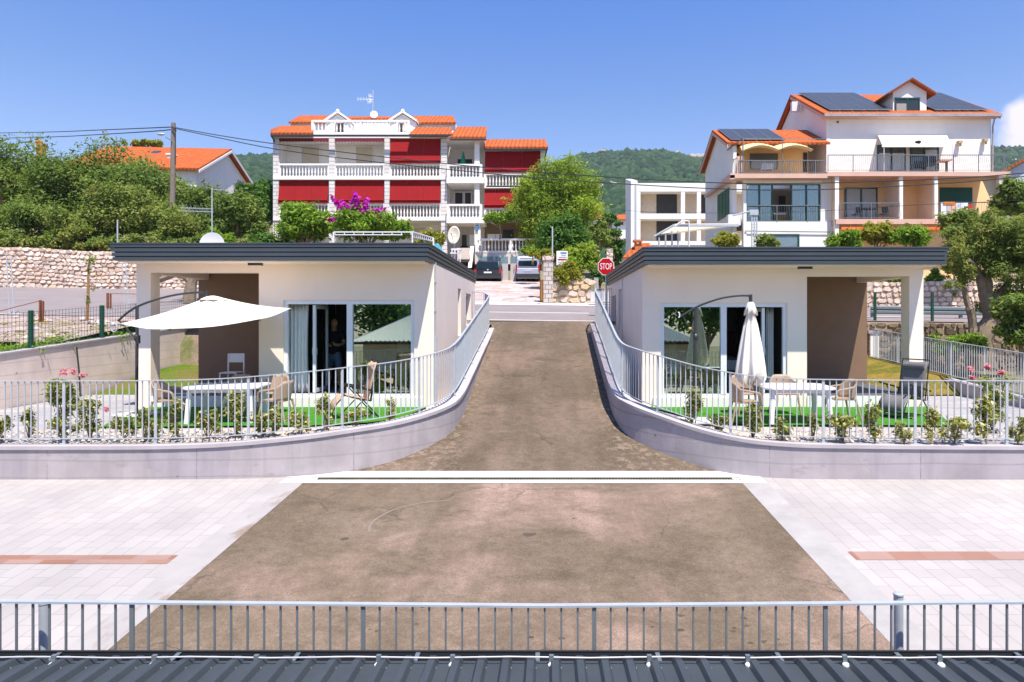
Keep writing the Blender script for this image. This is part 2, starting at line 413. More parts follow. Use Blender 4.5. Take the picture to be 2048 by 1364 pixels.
PALEP = plain('salmon_edge', (.62,.40,.32), .8, .08, 1.5)
YELW = plain('yellow_render', (.86,.60,.26), .85, .05, 1)
GRNF = plain('green_frame', (.008,.055,.048), .4, .1)
PV = plain('solar_cell', (.045,.052,.066), .38, .15, 3, spec=.45)
PVF = plain('solar_frame', (.16,.17,.19), .5, .05, metal=.2)
WGL = m_glass('window_glass', (.62,.68,.70), .16)
DGL = m_glass('door_glass', (.62,.80,.68), .38)
SKIN = plain('skin', (.66,.34,.19), .5, .08, 8)
SHIRT = plain('navy_shirt', (.008,.008,.013), .8, .1)
SHORT = plain('blue_shorts', (.14,.22,.32), .8, .1)
TURF = m_turf()
DRYG = m_drygrass()
GRNG = m_drygrass('green_grass', ((.06,.11,.015),(.11,.17,.02),(.19,.15,.05),(.05,.12,.012)))
SOIL = m_drygrass('dry_ground', ((.24,.17,.12),(.30,.22,.17),(.13,.15,.05),(.38,.29,.24)))
LOT = m_drygrass('pink_gravel_lot', ((.40,.30,.28),(.46,.36,.34),(.36,.27,.24),(.5,.42,.4)))
ROADM = plain('road_asphalt', (.235,.20,.20), .9, .12, 1.0, .3, 80, spec=.2)
LINEM = plain('road_paint', (.60,.57,.55), .7, .1, 4)
def m_island(name, cs, rough=.9, nscale=7):
    t = NT(name); g = t.n.new('ShaderNodeNewGeometry'); k = len(cs)
    c = t.ramp(g.outputs['Random Per Island'], [(i/(k-1), cs[i]) for i in range(k)])
    c = t.mix(1.0, c, t.ramp(t.noise(nscale, 5, .7), [(.3, (.78,)*3), (.7, (1.15,)*3)]), 'MULTIPLY')
    t.col(c); t.bump(t.noise(nscale*2, 4, .6), .5, .03); return t.set(rough, spec=.15)
STON = m_island('white_pebbles', [(.34,.27,.21), (.50,.42,.35), (.58,.52,.46), (.44,.34,.26), (.62,.56,.52)], nscale=20)
S_PALE = m_island('pale_wall_stones', [(.66,.50,.41), (.74,.61,.52), (.62,.44,.31), (.78,.68,.60), (.70,.54,.45), (.58,.47,.40)])
S_TAN = m_island('tan_boulders', [(.56,.40,.24), (.66,.53,.41), (.60,.42,.23), (.72,.63,.55), (.50,.36,.22)])
S_DIM = m_island('stained_shadowed_stones', [(.20,.15,.09), (.26,.20,.13), (.13,.10,.06), (.30,.23,.16)])  # darkened both for stains and for the shadow on the road wall
L_OLIVE = m_leaf('olive_leaves', [(0.050, 0.087, 0.026), (0.137, 0.207, 0.049), (0.241, 0.315, 0.081), (0.242, 0.273, 0.086)], 0.4, dry=0.75)
L_OLIV2 = m_leaf('pale_olive_leaves', [(0.071, 0.108, 0.028), (0.170, 0.226, 0.056), (0.280, 0.336, 0.090), (0.271, 0.280, 0.102)], 0.42, dry=1.0)
L_DARK = m_leaf('dark_leaves', [(0.031, 0.075, 0.019), (0.077, 0.159, 0.030), (0.129, 0.247, 0.044)], 0.35)
L_WILL = m_leaf('willow_leaves', [(0.085, 0.138, 0.019), (0.208, 0.297, 0.039), (0.343, 0.438, 0.064), (0.411, 0.457, 0.088)], 0.45, dry=0.35)
L_CITR = m_leaf('citrus_leaves', [(0.044, 0.105, 0.014), (0.123, 0.226, 0.026), (0.229, 0.356, 0.044), (0.370, 0.454, 0.079)], 0.45)
L_YEL = m_leaf('yellow_green_leaves', [(0.102,0.128,0.017), (0.221,0.238,0.031), (0.340,0.323,0.043), (0.442,0.374,0.085)], 0.45)
L_HEDG = m_leaf('shrub_leaves', [(.06,.09,.02), (.17,.20,.05), (.42,.40,.13), (.80,.68,.42)], .4, nscale=4)
L_OLEA = m_leaf('oleander_leaves', [(0.048,0.088,0.019), (0.160,0.208,0.048), (0.320,0.320,0.096), (0.576,0.512,0.224)], 0.4, nscale=4)
L_PINK = m_leaf('pink_petals', [(.50,.10,.12), (.62,.22,.28), (.70,.36,.42)], .3)
L_PURP = m_leaf('magenta_bracts', [(.34,.008,.34), (.52,.02,.50), (.68,.10,.66)], .4)
L_FOR = m_leaf('forest_leaves', [(.012,.030,.016), (.020,.048,.021), (.032,.066,.027), (.05,.085,.036)], .0, .9, nscale=.012)
ROCK = plain('pale_rock', (.36,.32,.29), .9, .2, .1)

# ------------------------------------------------------------------ camera, light
cam = bpy.data.cameras.new('camera'); co = bpy.data.objects.new('camera', cam); C.objects.link(co)
co.location = (0, 0, CZ); co.rotation_euler = (R(90), 0, 0)
cam.sensor_width = 36; cam.lens = 36 * F / 2048
cam.shift_x = -(VX - 1024) / 2048; cam.shift_y = (VY - 682) / 2048
cam.clip_start = .1; cam.clip_end = 6000
SC.camera = co
D = Vector((-.40, .90, -2.04)).normalized()
sun = bpy.data.lights.new('sun', 'SUN'); so = bpy.data.objects.new('sun', sun); C.objects.link(so)
sun.energy = 4.5; sun.angle = R(.55); sun.color = (1, .93, .815)
so.rotation_euler = D.to_track_quat('-Z', 'Y').to_euler(); so.location = (20, -40, 120)
w = bpy.data.worlds.new('World'); SC.world = w; w.use_nodes = True
wt = w.node_tree; bg = wt.nodes['Background']
sky = wt.nodes.new('ShaderNodeTexSky'); sky.sky_type = 'NISHITA'; sky.sun_disc = False
S = -D
sky.sun_elevation = math.asin(S.z); sky.sun_rotation = math.atan2(S.x, S.y)
sky.air_density = 1.0; sky.dust_density = .5; sky.ozone_density = 5.0; sky.altitude = 0
wt.links.new(sky.outputs[0], bg.inputs[0]); bg.inputs[1].default_value = .115
SC.view_settings.view_transform = 'Standard'; SC.view_settings.look = 'None'
SC.view_settings.exposure = .88; SC.view_settings.gamma = 1
SC.render.engine = 'CYCLES'; SC.cycles.use_denoising = True
SC.cycles.max_bounces = 8; SC.cycles.diffuse_bounces = 4; SC.cycles.transparent_max_bounces = 12
SC.cycles.caustics_reflective = False; SC.cycles.caustics_refractive = False
# ================================================================== ground, lane, walls, railings
def fc(Y): return -.77 + .067 * (Y - 11.5)
def lane(Y):
    if Y <= 11.92: return fc(Y)
    return fc(11.92) + .2107 * (Y - 11.92)
def road(X, Y): return CZ + .115 * (Y - 25) - .012 * X
def sst(a, b, t):
    t = min(1, max(0, (t - a) / (b - a))); return t*t*(3-2*t)
def ground(X, Y):
    if Y < (24.05 if X < 7.48 else 25.36):
        if X < -13.04: return .98 + (road(X, 24.1) - 1.01) * (Y - 16) / 8.1 if Y > 8 else 0
        if X > 11.95: return -.25 + .06 * (Y - 16) if Y > 12 else -.5
        return -2.6
    z = road(X, min(Y, 48)) - .03
    if Y > 48: z += .05 * (min(Y, 120) - 48)
    if X < -7.02 and Y > 36.9: z = max(z, CZ + 4.0 + .07 * (Y - 37))
    if X > -.33 and Y > 32.4: z = max(z, CZ + 1.85 + .105 * (min(Y, 60) - 33))
    if Y > 120: z += .12 * (Y - 120)
    return z
xs = sorted(set([-420,-300,-220,-160,-120,-95] + list(np.arange(-80, 81, 2.5)) + [7.46,7.5,-13.05,-13.03,-7.04,-7.0,-.35,-.31,11.93,11.97,95,120,160,220,300,420]))
ys = sorted(set(list(np.arange(-4, 24, 2)) + [24.0, 24.1, 25.33, 25.39] + list(np.arange(25, 62, 1.5)) + [32.35, 32.45, 36.85, 36.95] + list(range(64, 121, 8)) + list(range(130, 420, 20))))
sheet('ground', xs, ys, ground, SOIL, kind='structure')
# far lower terrain towards the sea side, so nothing is empty behind the camera
sheet('lower_ground', [-300, -40, -14, 14, 40, 300], [-300, -120, -60, -30, -4], lambda x, y: -2.7 + .03*(y+4), SOIL, kind='structure')

# main road across the top, in front of the stone walls
rx = [-90,-60,-40,-28,-20,-14,-9,-5,-2,0,2,5,9,14,20,30,45,70,90]
sheet('road', [x for x in rx if x < 7] + [7.6], [24.12,25,25.42], lambda x, y: road(x, y) + .004, ROADM, kind='structure')
sheet('road', rx, [25.42,26,27,28,29,30.6], lambda x, y: road(x, y) + .004, ROADM, kind='structure')
sheet('road_verge', [x for x in rx if x <= -5], [30.6, 32, 34, 36.8], lambda x, y: road(x, y) + .002, ROADM, kind='structure')
def mark(y0, w, x0, x1):
    xs = np.linspace(x0, x1, 12)
    sheet('road_marking', xs, [y0, y0 + w], lambda x, y: road(x, y) + .009, LINEM, kind='structure')
mark(24.25, .14, -8.5, 7.4); mark(26.85, .16, -8, 1.6); mark(26.85, .16, 3.2, 14)
sheet('driveway', [-8.5,-6,-4,-2,-.35], [30.6,32,34,37,40,44,47.9,52], lambda x, y: ground(min(x, -.4) if x > -7 else -6.9, y) + .035, CRAZY, kind='structure')
sheet('driveway_apron', [-8.5,-6,-4,-2,-.3,1.2,2.6,3.4], [30.0, 30.6, 31.2], lambda x, y: road(x, y) + .012, WHIC, kind='structure')

# lane and forecourt
lx = [(11.92,-4.2,3.3),(12.3,-3.25,2.85),(12.7,-2.75,2.35),(13.1,-2.45,2.0),(13.6,-2.1,1.65),(14.5,-1.95,1.48),(16,-1.95,1.48),(18,-1.95,1.48),(20,-1.95,1.48),(22,-1.95,1.48),(23.5,-1.95,1.48),(24.12,-2.3,1.7)]
V = []; Fq = []
for i, (y, a, b) in enumerate(lx):
    for j in range(7): V.append((a + (b-a)*j/6, y, lane(y)))
for i in range(len(lx)-1):
    for j in range(6): Fq.append((i*7+j, i*7+j+1, (i+1)*7+j+1, (i+1)*7+j))
link('lane', npmesh('lane', V, Fq), ASPH, kind='structure')
sheet('forecourt', [-4.05,-2,0,1.6,3.2], [3,5,7,9,11.25], lambda x, y: fc(y), ASPD, kind='structure')
sheet('parking_paving', [-16,-12,-8,-4.45], [3,5,7,8.13,9,11.6], lambda x, y: fc(y), PAVE, kind='structure')
sheet('parking_paving', [3.62,8,12,16], [3,5,7,8.13,9,11.6], lambda x, y: fc(y), PAVE, kind='structure')
sheet('paving_stripe', [-16,-10,-4.55], [8.13,8.38], lambda x, y: fc(y)+.004, REDP, kind='structure')
sheet('paving_stripe', [3.72,10,16], [8.24,8.49], lambda x, y: fc(y)+.004, REDP, kind='structure')
def curbm():
    t = NT('stained_curb')
    c = t.ramp(t.noise(1.6, 5), [(.3, (.32,.295,.285)), (.7, (.385,.357,.345))])
    st = t.ramp(t.noise(1.1, 5, .6, t.vec((2.0, .8, 1), loc=(2, .3, 0))), [(.54, G3), (.64, (.75,)*3)])
    c = t.mix(st, c, (.21,.145,.105)); t.col(c); t.bump(t.noise(60, 2), .2, .006); return t.set(.9, spec=.2)
CURBS = curbm()
sheet('edge_band', [-4.45,-4.05], [3,6,9,11.25], lambda x, y: fc(y)+.003, CURBS, kind='structure')
sheet('edge_band', [3.2,3.62], [3,6,9,11.25], lambda x, y: fc(y)+.003, CURB, kind='structure')
# drain: concrete surround with a slotted grate
dt = thing('drain_channel', (0, 11.58, fc(11.58)), 'slotted metal drain grate set in a white concrete strip across the driveway', 'drain')
m = MB()
for a, b in ((11.25, 11.42), (11.56, 11.92)):
    m.add([(-4.45,a,fc(a)+.006),(3.62,a,fc(a)+.006),(3.35,b,fc(b)+.008),(-4.3,b,fc(b)+.008)], [(0,1,2,3)])
m.add([(-4.45,11.42,fc(11.42)+.006),(-4.02,11.42,fc(11.42)+.006),(-4.02,11.56,fc(11.56)+.006),(-4.3,11.56,fc(11.56)+.006)], [(0,1,2,3)])
m.add([(3.23,11.42,fc(11.42)+.006),(3.62,11.42,fc(11.42)+.006),(3.4,11.56,fc(11.56)+.006),(3.23,11.56,fc(11.56)+.006)], [(0,1,2,3)])
m.build('surround', WHIC, dt)
m = MB(); m.quad((-4.02,11.42,fc(11.42)-.05),(3.23,11.42,fc(11.42)-.05),(3.23,11.56,fc(11.56)-.05),(-4.02,11.56,fc(11.56)-.05)); m.build('channel', RUBB, dt)
m = MB()
x = -4.0
while x < 3.2:
    m.box(x, 11.43, fc(11.5)-.02, x+.022, 11.55, fc(11.5)-.004); x += .05
m.box(-4.02,11.415,fc(11.5)-.03,3.23,11.428,fc(11.5)-.002); m.box(-4.02,11.552,fc(11.5)-.03,3.23,11.565,fc(11.5)-.001)
m.build('grate', plain('grate_steel', (.11,.095,.055), .6, .6, 3, metal=.2), dt)

sheet('drain_bed', [-4.7,-3.9], [11.2, 12.1], lambda x, y: fc(y)-.004, WHIC, kind='structure'); sheet('drain_bed', [3.1,3.9], [11.2, 12.1], lambda x, y: fc(y)-.004, WHIC, kind='structure')
# gardens
GZ = -.2
def garden(xa, xb, pts):
    pass
left_path = [(-16,11.45,-.21),(-9,11.45,-.21),(-6,11.47,-.19),(-4.4,11.6,-.09),(-3.48,11.93,-.01),(-2.72,12.45,.06),(-2.1,13.35,.17),(-1.86,14.4,.30),(-1.84,16.5,.61),(-1.84,19.5,1.08),(-1.84,21.6,1.40),(-1.86,23,1.62)]
right_path = [(14,11.45,-.22),(8,11.45,-.21),(5,11.47,-.19),(4.0,11.52,-.17),(3.3,11.7,-.12),(2.7,12.13,-.03),(2.12,12.72,.11),(1.6,13.5,.25),(1.40,14.6,.36),(1.38,16.5,.70),(1.38,19.5,1.30),(1.38,22.2,1.78)]
LP = smoothpath(left_path, 5); RP = smoothpath(right_path, 5)
def offset(path, d):
    out = []
    for i, p in enumerate(path):
        t = path[min(i+1, len(path)-1)] - path[max(i-1, 0)]; t.z = 0; t.normalize()
        out.append(p + Vector((-t.y, t.x, 0)) * d)
    return out
def ribbon(mb, path, d0, d1, zb, zt):
    """solid strip between two offsets of a path; zb / zt give bottom and top heights"""
    A = offset(path, d0); B = offset(path, d1); k = len(path); vs = []
    for i in range(k):
        for q in (A[i], B[i]):
            vs += [(q.x, q.y, zb(path[i])), (q.x, q.y, zt(path[i]))]
    fs = []
    for i in range(k-1):
        a = i*4; b = a+4
        fs += [(a, b, b+1, a+1), (a+2, a+3, b+3, b+2), (a+1, b+1, b+3, a+3), (a, a+2, b+2, b)]
    fs += [(0, 1, 3, 2), ((k-1)*4, (k-1)*4+2, (k-1)*4+3, (k-1)*4+1)]
    mb.add(vs, fs)
def rwall(path, sgn, label):
    t = thing('retaining_wall', tuple(path[len(path)//2]), label, 'wall', 'curved concrete walls beside the driveway')
    zb = lambda p: min(fc(p.y), lane(p.y)) - .5
    m = MB(); ribbon(m, path, 0, sgn*.24, zb, lambda p: p.z - .06); m.build('wall', CONC, t)
    m = MB(); ribbon(m, path, -sgn*.03, sgn*.26, lambda p: p.z - .06, lambda p: p.z); m.build('coping', COPE, t)
    return t
rwall(LP, 1, 'curved concrete retaining wall with pale coping under the garden of the open white parasol')
rwall(RP, -1, 'curved concrete retaining wall with pale coping under the garden of the closed cream parasol')

def railing(path, label, group, hbot=.10, htop=1.08, step=.111, nper=14, flat=.05, mat=GALV, bw=.016, pw=.045, name='railing', bmat=None):
    bmat = bmat or mat
    q = resample(path, step); t = thing(name, tuple(q[len(q)//2]), label, 'railing', group)
    up = lambda p, h: (p.x, p.y, p.z + h)
    m = MB()
    for a, b in zip(q, q[1:]): m.bar(up(a, htop), up(b, htop), flat, .014)
    m.build('top_rail', mat, t)
    m = MB()
    for a, b in zip(q, q[1:]): m.bar(up(a, hbot), up(b, hbot), flat*.8, .012)
    m.build('bottom_rail', mat, t)
    n = len(q) - 1; k = 0; i = 0
    while i < n:
        j = min(i + nper, n); m = MB()
        for s in range(i+1, j): m.bar(up(q[s], hbot), up(q[s], htop), bw)
        if j > i+1: m.build('bar_panel', bmat, t)
        m = MB(); m.bar(up(q[i], -.02), up(q[i], htop), pw, .018); m.box(q[i].x-.05, q[i].y-.05, q[i].z, q[i].x+.05, q[i].y+.05, q[i].z+.012); m.build('post', bmat, t)
        i = j
    return t
lr = [p for p in offset(LP, .14)] + [Vector((-2.25, 24.0, 1.75)), Vector((-2.9, 24.6, 1.84)), Vector((-3.9, 25.2, 1.9))]
railing(lr, 'galvanised bar railing on the curved wall along the garden of the open white parasol', 'railings on the curved garden walls')
rr = [p for p in offset(RP, -.14)] + [Vector((1.62, 23.0, 1.86)), Vector((1.95, 23.9, 1.9)), Vector((2.7, 24.7, 1.92))]
railing(rr, 'galvanised bar railing on the curved wall along the garden of the closed cream parasol', 'railings on the curved garden walls')
nf = [Vector((-8 + i*.5, 4.92 + .0*i, -1.22 + .004*abs(i-16))) for i in range(31)]
railing(nf, 'grey bar fence along the near edge of the asphalt forecourt, above the dark metal roof', None, .12, 1.08, .119, 14, .045, GALV, .013, .030, 'bar_fence', GALVM)

def gsheet(name, pts, mat, z, **kw): return poly(name, [(x, y, z) for x, y in pts], mat, **kw)
def innerpath(path, d): return [(p.x, p.y) for p in offset(path, d)]
lin_ = [p for p in innerpath(LP, .22) if p[1] < 16.6]; rin_ = [p for p in innerpath(RP, -.22) if p[1] < 16.6]
gsheet('garden_paving', lin_ + [(-2.05, 16.45), (-16, 16.45)], TERR, GZ - .03, kind='structure')
gsheet('garden_paving', rin_ + [(1.6, 16.45), (14, 16.45)], TERR, GZ - .03, kind='structure')
gsheet('side_paving', [(-12.95, 16.45), (-9.6, 16.45), (-9.6, 19.3), (-10.02, 19.3), (-12.95, 19.3)], TERR, GZ - .026, kind='structure')
gsheet('side_paving', [(9.0, 16.45), (11.7, 16.45), (11.7, 19.0), (9.0, 19.0)], TERR, GZ - .026, kind='structure')
# plinth-side strips beside the lane
gsheet('side_strip', [(-2.78, 16.45), (-2.05, 16.45), (-2.05, 23), (-2.78, 23)], COPE, GZ + .0, kind='structure')
# turf
tl = [P(px, py, 0) for px, py in ()]
def gp(px, py, z=GZ):
    Y = (CZ - z) * F / (py - VY); return (X_(px, Y), Y)
def turf(pxs, label):
    base = [gp(*q) for q in pxs]
    o = poly('artificial_turf', [(x, y, GZ + .012) for x, y in base], TURF, label=label, cat='turf')
    m = MB(); m.plate([(x, y, GZ-.025) for x, y in base], (0, 0, .036)); return o
turf([(198,856),(230,842),(268,823),(308,813),(560,811.5),(850,812.5),(853,815),(800,838),(735,846),(660,851),(420,853)], 'bright green artificial turf in the garden of the open white parasol')
turf([(1298,814),(1330,812),(1600,812),(1848,814),(1880,829),(1903,852),(1700,851),(1500,851),(1450,845),(1370,833)], 'bright green artificial turf in the garden of the closed cream parasol')
# white gravel beds
def gravel(path, sgn, x0, x1, label):
    pr = [p for p in path if (x0 <= p.x <= x1) and p.y < 13.0]
    inner = [(p.x, p.y) for p in offset(pr, sgn*.25)]
    outer = [(p.x, p.y) for p in offset(pr, sgn*.25)]
    n = 5200; V = []; Fc = []
    ico = np.array([(0,0,1),(.9,0,.2),(.3,.85,.2),(-.75,.5,.2),(-.75,-.5,.2),(.3,-.85,.2),(0,0,-.6)])
    fi = [(0,1,2),(0,2,3),(0,3,4),(0,4,5),(0,5,1)]
    for i in range(n):
        p = inner[RNG.integers(len(inner))]; q = inner[min(inner.index(p)+1, len(inner)-1)]
        u = RNG.random(); x = p[0] + (q[0]-p[0])*u; y = p[1] + (q[1]-p[1])*u + RNG.random()**.8*1.45
        if y > 13.25 - .02*RNG.random(): continue
        if x > -3.4 and x < 0 and y > 12.6: continue
        s = .014 + .024*RNG.random(); a = RNG.random()*6.28
        M = np.array([[math.cos(a), -math.sin(a), 0], [math.sin(a), math.cos(a), 0], [0, 0, .7]])
        b = len(V); V += list((ico * (1 + .3*RNG.standard_normal(ico.shape))) @ M.T * s + (x, y, GZ + .005))
        Fc += [[b+k for k in f] for f in fi]
    link('gravel', npmesh('gravel', V, Fc), STON, label=label, cat='gravel', kind='stuff')
gravel(LP, 1, -11.5, -2.5, 'white pebbles in the planting bed below the open parasol garden')
gravel(RP, -1, 2.3, 11.5, 'white pebbles in the planting bed below the closed parasol garden')

# grass strips at the sides of the houses
sheet('dry_lawn', [-12.9,-12,-11,-10.02], [19.3,20,21,22,23,24,26], lambda x, y: GZ - .02 + .055*(y-19.3) + (.10*(-x-10)) * sst(19.3, 22, y), GRNG, kind='stuff', label='yellowed lawn rising between the beige wall and the brown porch', cat='lawn')
sheet('dry_bank', [9.08,10,10.8,11.45,11.72], [19.0,19.2,20,21.5,23,26], lambda x, y: GZ - .02 + (.06*(y-19) + sst(9.3, 11.6, x)*.42*sst(18.8, 20, y)), DRYG, kind='stuff', label='dry yellow grass bank under the railing beside the brown porch', cat='grass bank')

# left boundary wall with green mesh fence on top
bw = thing('boundary_wall', (-13.1, 19, 0), 'long beige cast concrete boundary wall beside the open parasol garden', 'wall')
m = MB(); top = lambda y: 1.05 + .066*(y-16)
for a, b in zip(range(10, 27), range(11, 28)):
    m.add([(-13,a,-.6),(-13,b,-.6),(-13,b,top(b)),(-13,a,top(a)),(-13.22,a,-.6),(-13.22,b,-.6),(-13.22,b,top(b)),(-13.22,a,top(a))], [(0,1,2,3),(3,2,6,7),(5,4,7,6)])
m.build('wall', CONW, bw)
m = MB()
for a, b in zip(range(10, 27), range(11, 28)): m.add([(-12.97,a,top(a)),(-12.97,b,top(b)),(-13.25,b,top(b)),(-13.25,a,top(a)),(-12.97,a,top(a)+.045),(-12.97,b,top(b)+.045),(-13.25,b,top(b)+.045),(-13.25,a,top(a)+.045)], [(4,5,6,7),(0,1,5,4),(3,7,6,2)])
m.build('coping', COPE, bw)
bw2 = thing('water_pipe', (-12.94, 18.9, 0), 'thin dark pipe standing against the beige boundary wall', 'pipe')
m = MB(); m.tube([(-12.93, 18.7, 1.15), (-12.90, 18.75, .5), (-12.9, 18.8, -.2)], .022, 6); m.build('pipe', DARK, bw2)
def meshfence(pts, h, name, label, mat, post, step=.12, group=None, rows=8):
    q = [Vector(p) for p in pts]; t = thing(name, tuple(q[0]), label, 'fence', group); m = MB()
    for a, b in zip(q, q[1:]):
        n = max(2, int((b-a).length/step))
        for i in range(n):
            p = a.lerp(b, i/n); m.bar(p + Vector((0,0,.05)), p + Vector((0,0,h)), .006)
        for k in range(rows+1):
            dz = Vector((0, 0, .05 + (h-.06)*k/rows)); m.bar(a+dz, b+dz, .006)
    m.build('wire_mesh', mat, t)
    for p in q: MB().box(p.x-post/2, p.y-post/2, p.z-.1, p.x+post/2, p.y+post/2, p.z+h+.03).build('post', mat, t)
    return t
meshfence([(-13.12, y, top(y)+.04) for y in (12.0, 14.6, 17.3, 20.05, 22.8, 25.6)], .93, 'mesh_fence', 'green wire mesh fence with square posts on top of the beige boundary wall', GREENP, .085)

# right boundary: railing on a low coping running back to a pier
rb = [Vector((11.6 + .016*(y-16.6), y, .0 + .058*(y-16.6))) for y in (12, 14, 16.6, 18.5, 20.5, 22.5, 24.8)]
t = thing('low_wall', (11.7, 19, 0), 'low concrete kerb wall below the sloping railing beside the dry grass bank', 'wall')
m = MB(); ribbon(m, rb, .14, -.14, lambda p: p.z-.9, lambda p: p.z); m.build('wall', COPE, t)
railing(rb, 'galvanised bar railing sloping down along the dry grass bank beside the olive tree', None)
t = thing('gate_pier', (11.85, 25.0, 0), 'pale rendered pier with flat cap at the top end of the sloping railing', 'pier')
m = MB(); m.pbox(1741, 667, 1758, 722, 25.0, .3); m.build('shaft', WALLW, t); m = MB(); m.pbox(1737, 661, 1762, 667, 24.96, .38); m.build('cap', CONC, t)

# road retaining wall, guard rail and stone walls
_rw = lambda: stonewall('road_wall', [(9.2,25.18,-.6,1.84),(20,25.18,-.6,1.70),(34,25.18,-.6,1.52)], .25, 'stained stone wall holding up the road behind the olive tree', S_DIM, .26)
_rw_late = True
t = thing('guard_rail', (15, 26.6, 1.8), 'grey steel crash barrier along the road behind the olive tree', 'guard rail')
m = MB(); zb = 2.27
prof = [(0,-.16),(.05,-.12),(.05,-.04),(0,0),(.05,.04),(.05,.12),(0,.16)]
x0, x1 = X_(1741, 26.6), 40
m.add([(x, 26.6 - a, zb - .013*(x-12.5) + b) for x in (x0, x1) for a, b in prof], [(i, i+1, i+8, i+7) for i in range(6)]); m.build('beam', GALVD, t)
x = x0 + .1
while x < 40:
    m = MB(); m.box(x-.05, 26.61, 1.3, x+.05, 26.72, zb + .1 - .013*(x-12.5)); m.build('post', GALVD, t); x += 3.45
for (px, Yp, lab) in ((1750, 25.6, 'slim green steel post beside the end of the crash barrier'), (1864.5, 25.6, 'slim green steel post between the porch pillar and the olive tree')):
    t = thing('steel_post', P(px, 650, Yp), lab, 'post'); m = MB(); a = P(px, 585, Yp); m.box(a[0]-.04, Yp-.04, 1.3, a[0]+.04, Yp+.04, a[2]); m.build('post', GREENP, t)
def rubblestone(mb, rs, x, y, z, hx, hz):
    n = rs.choice((5, 6, 6, 7)); a0 = rs.uniform(0, 6.28); R1, R2 = [], []; d = rs.uniform(.05, .11); tx, tz = rs.uniform(-.25, .25), rs.uniform(-.25, .25)
    for i in range(n):
        a = a0 + 2*math.pi*(i + rs.uniform(-.22, .22))/n; c, s = math.cos(a), math.sin(a); e = 1/max(abs(c), abs(s))**.62; k = e*rs.uniform(.84, 1.0)
        R1.append((x + hx*c*k, y + .03, z + hz*s*k)); R2.append((x + hx*c*k*.8, y - d*(1 + tx*c + tz*s), z + hz*s*k*.78))
    mb.add(R1 + R2, [tuple(range(n, 2*n))] + [(i, (i+1) % n, n + (i+1) % n, n + i) for i in range(n)])
JOINT = plain('wall_joint', (.42,.31,.24), .95, .2, 4)
def stonewall(name, pts, th, label, mat=None, sz=.30, xmin=-99):
    mat = mat or S_PALE
    """pts: (X, Y, zbottom, ztop)"""
    t = thing(name, (pts[0][0], pts[0][1], pts[0][2]), label, 'wall'); m = MB(); k = len(pts)
    vs = []
    for x, y, b, z in pts: vs += [(x,y,b),(x,y,z),(x,y+th,b),(x,y+th,z)]
    fs = []
    for i in range(k-1):
        a = i*4; c = a+4; fs += [(a,c,c+1,a+1),(a+1,c+1,c+3,a+3),(a+2,a+3,c+3,c+2)]
    fs += [(0,1,3,2), ((k-1)*4, (k-1)*4+2, (k-1)*4+3, (k-1)*4+1)]
    m.add(vs, fs); m.build('masonry', JOINT, t)
    stones = MB(); rs = random.Random(len(label)); L = 0
    seg = list(zip(pts, pts[1:])); tot = sum(abs(b[0]-a[0]) for a, b in seg); sz0 = sz
    def at(u):
        for a, b in seg:
            w_ = abs(b[0]-a[0])
            if u <= w_: f = u/w_; return [a[i] + (b[i]-a[i])*f for i in range(4)]
            u -= w_
        return list(pts[-1])
    h = 0; hmax = max(p[3]-p[2] for p in pts)
    while h < hmax:
        ch = sz0*rs.uniform(.62, 1.05); u = -rs.uniform(0, sz0)
        while u < tot:
            cw = sz0*rs.uniform(.8, 1.9)*(1 if rs.random() > .2 else .55); q = at(min(max(u + cw/2, 0), tot)); z = q[3] - h - ch/2 + rs.uniform(-.12, .12)*ch
            if z > q[2] and q[3] - q[2] > h and q[0] > xmin: rubblestone(stones, rs, q[0], q[1], z, cw*.56, ch*.57*rs.uniform(.86, 1.08))
            u += cw
        h += ch
    o = stones.build('stone_facing', mat, t); return t
Yw = 36.6
pl = [(X_(px, Yw), Yw + .25*math.sin(px*.02), ground(X_(px, Yw), 36)-.5, Z_(py, Yw) + .06*math.sin(px*.13)) for px, py in ((-700,478),(-300,485),(-100,490),(0,494),(60,497),(120,499),(180,501),(240,503),(300,505),(400,507),(520,509),(700,512),(880,515))]
stonewall('dry_stone_wall', pl, .4, 'long pale dry stone wall below the olive grove, behind the building lot', sz=.27, xmin=-32)
Yw = 32.2
pl = [(X_(px, Yw), Yw, 1.2, Z_(py, Yw) + .05*math.sin(px*.1)) for px, py in ((1285,556),(1400,558),(1560,562),(1700,563),(1760,565),(1830,566),(1900,563),(1980,563),(2048,566),(2200,566),(2500,570))]
stonewall('dry_stone_wall', pl, .4, 'pale dry stone wall along the far side of the road behind the crash barrier', sz=.26)
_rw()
# gate pier, boulder wall
Yw = 31.2
pl = [(X_(px, Yw), Yw, 1.9, Z_(py, Yw)) for px, py in ((1106,548),(1120,556),(1140,560),(1160,559),(1176,557),(1182,562))]
stonewall('boulder_wall', pl, .45, 'rounded tan boulder wall with shrubs hanging over it beside the driveway', S_TAN, .34)
t = thing('stone_pier', P(1097, 605, 31), 'slim square pier of pale stone blocks with a flat cap at the driveway', 'pier')
m = MB(); m.pbox(1087, 520, 1106, 609, 31.0, .42); m.build('shaft', m_pavers('pier_blocks', (.50,.42,.37), (.58,.52,.48), .3, .2, 0, (.2,.16,.13), .018), t)
bpy.data.materials['pier_blocks'].node_tree.nodes['Mapping'].inputs['Rotation'].default_value = (R(90), 0, 0)
m = MB(); m.pbox(1085, 511, 1108, 520, 30.96, .5); m.build('cap', STONE, t)
t = thing('stone_pier', P(1220, 520, 40), 'rough stone pillar rising behind the red stop sign', 'pier')
m = MB(); m.pbox(1213.5, 497, 1226, 560, 38, .4); m.build('shaft', STONE, t)
t = thing('concrete_post', P(1193, 580, 31.6), 'short grey concrete post behind the white parapet near the stop sign', 'post')
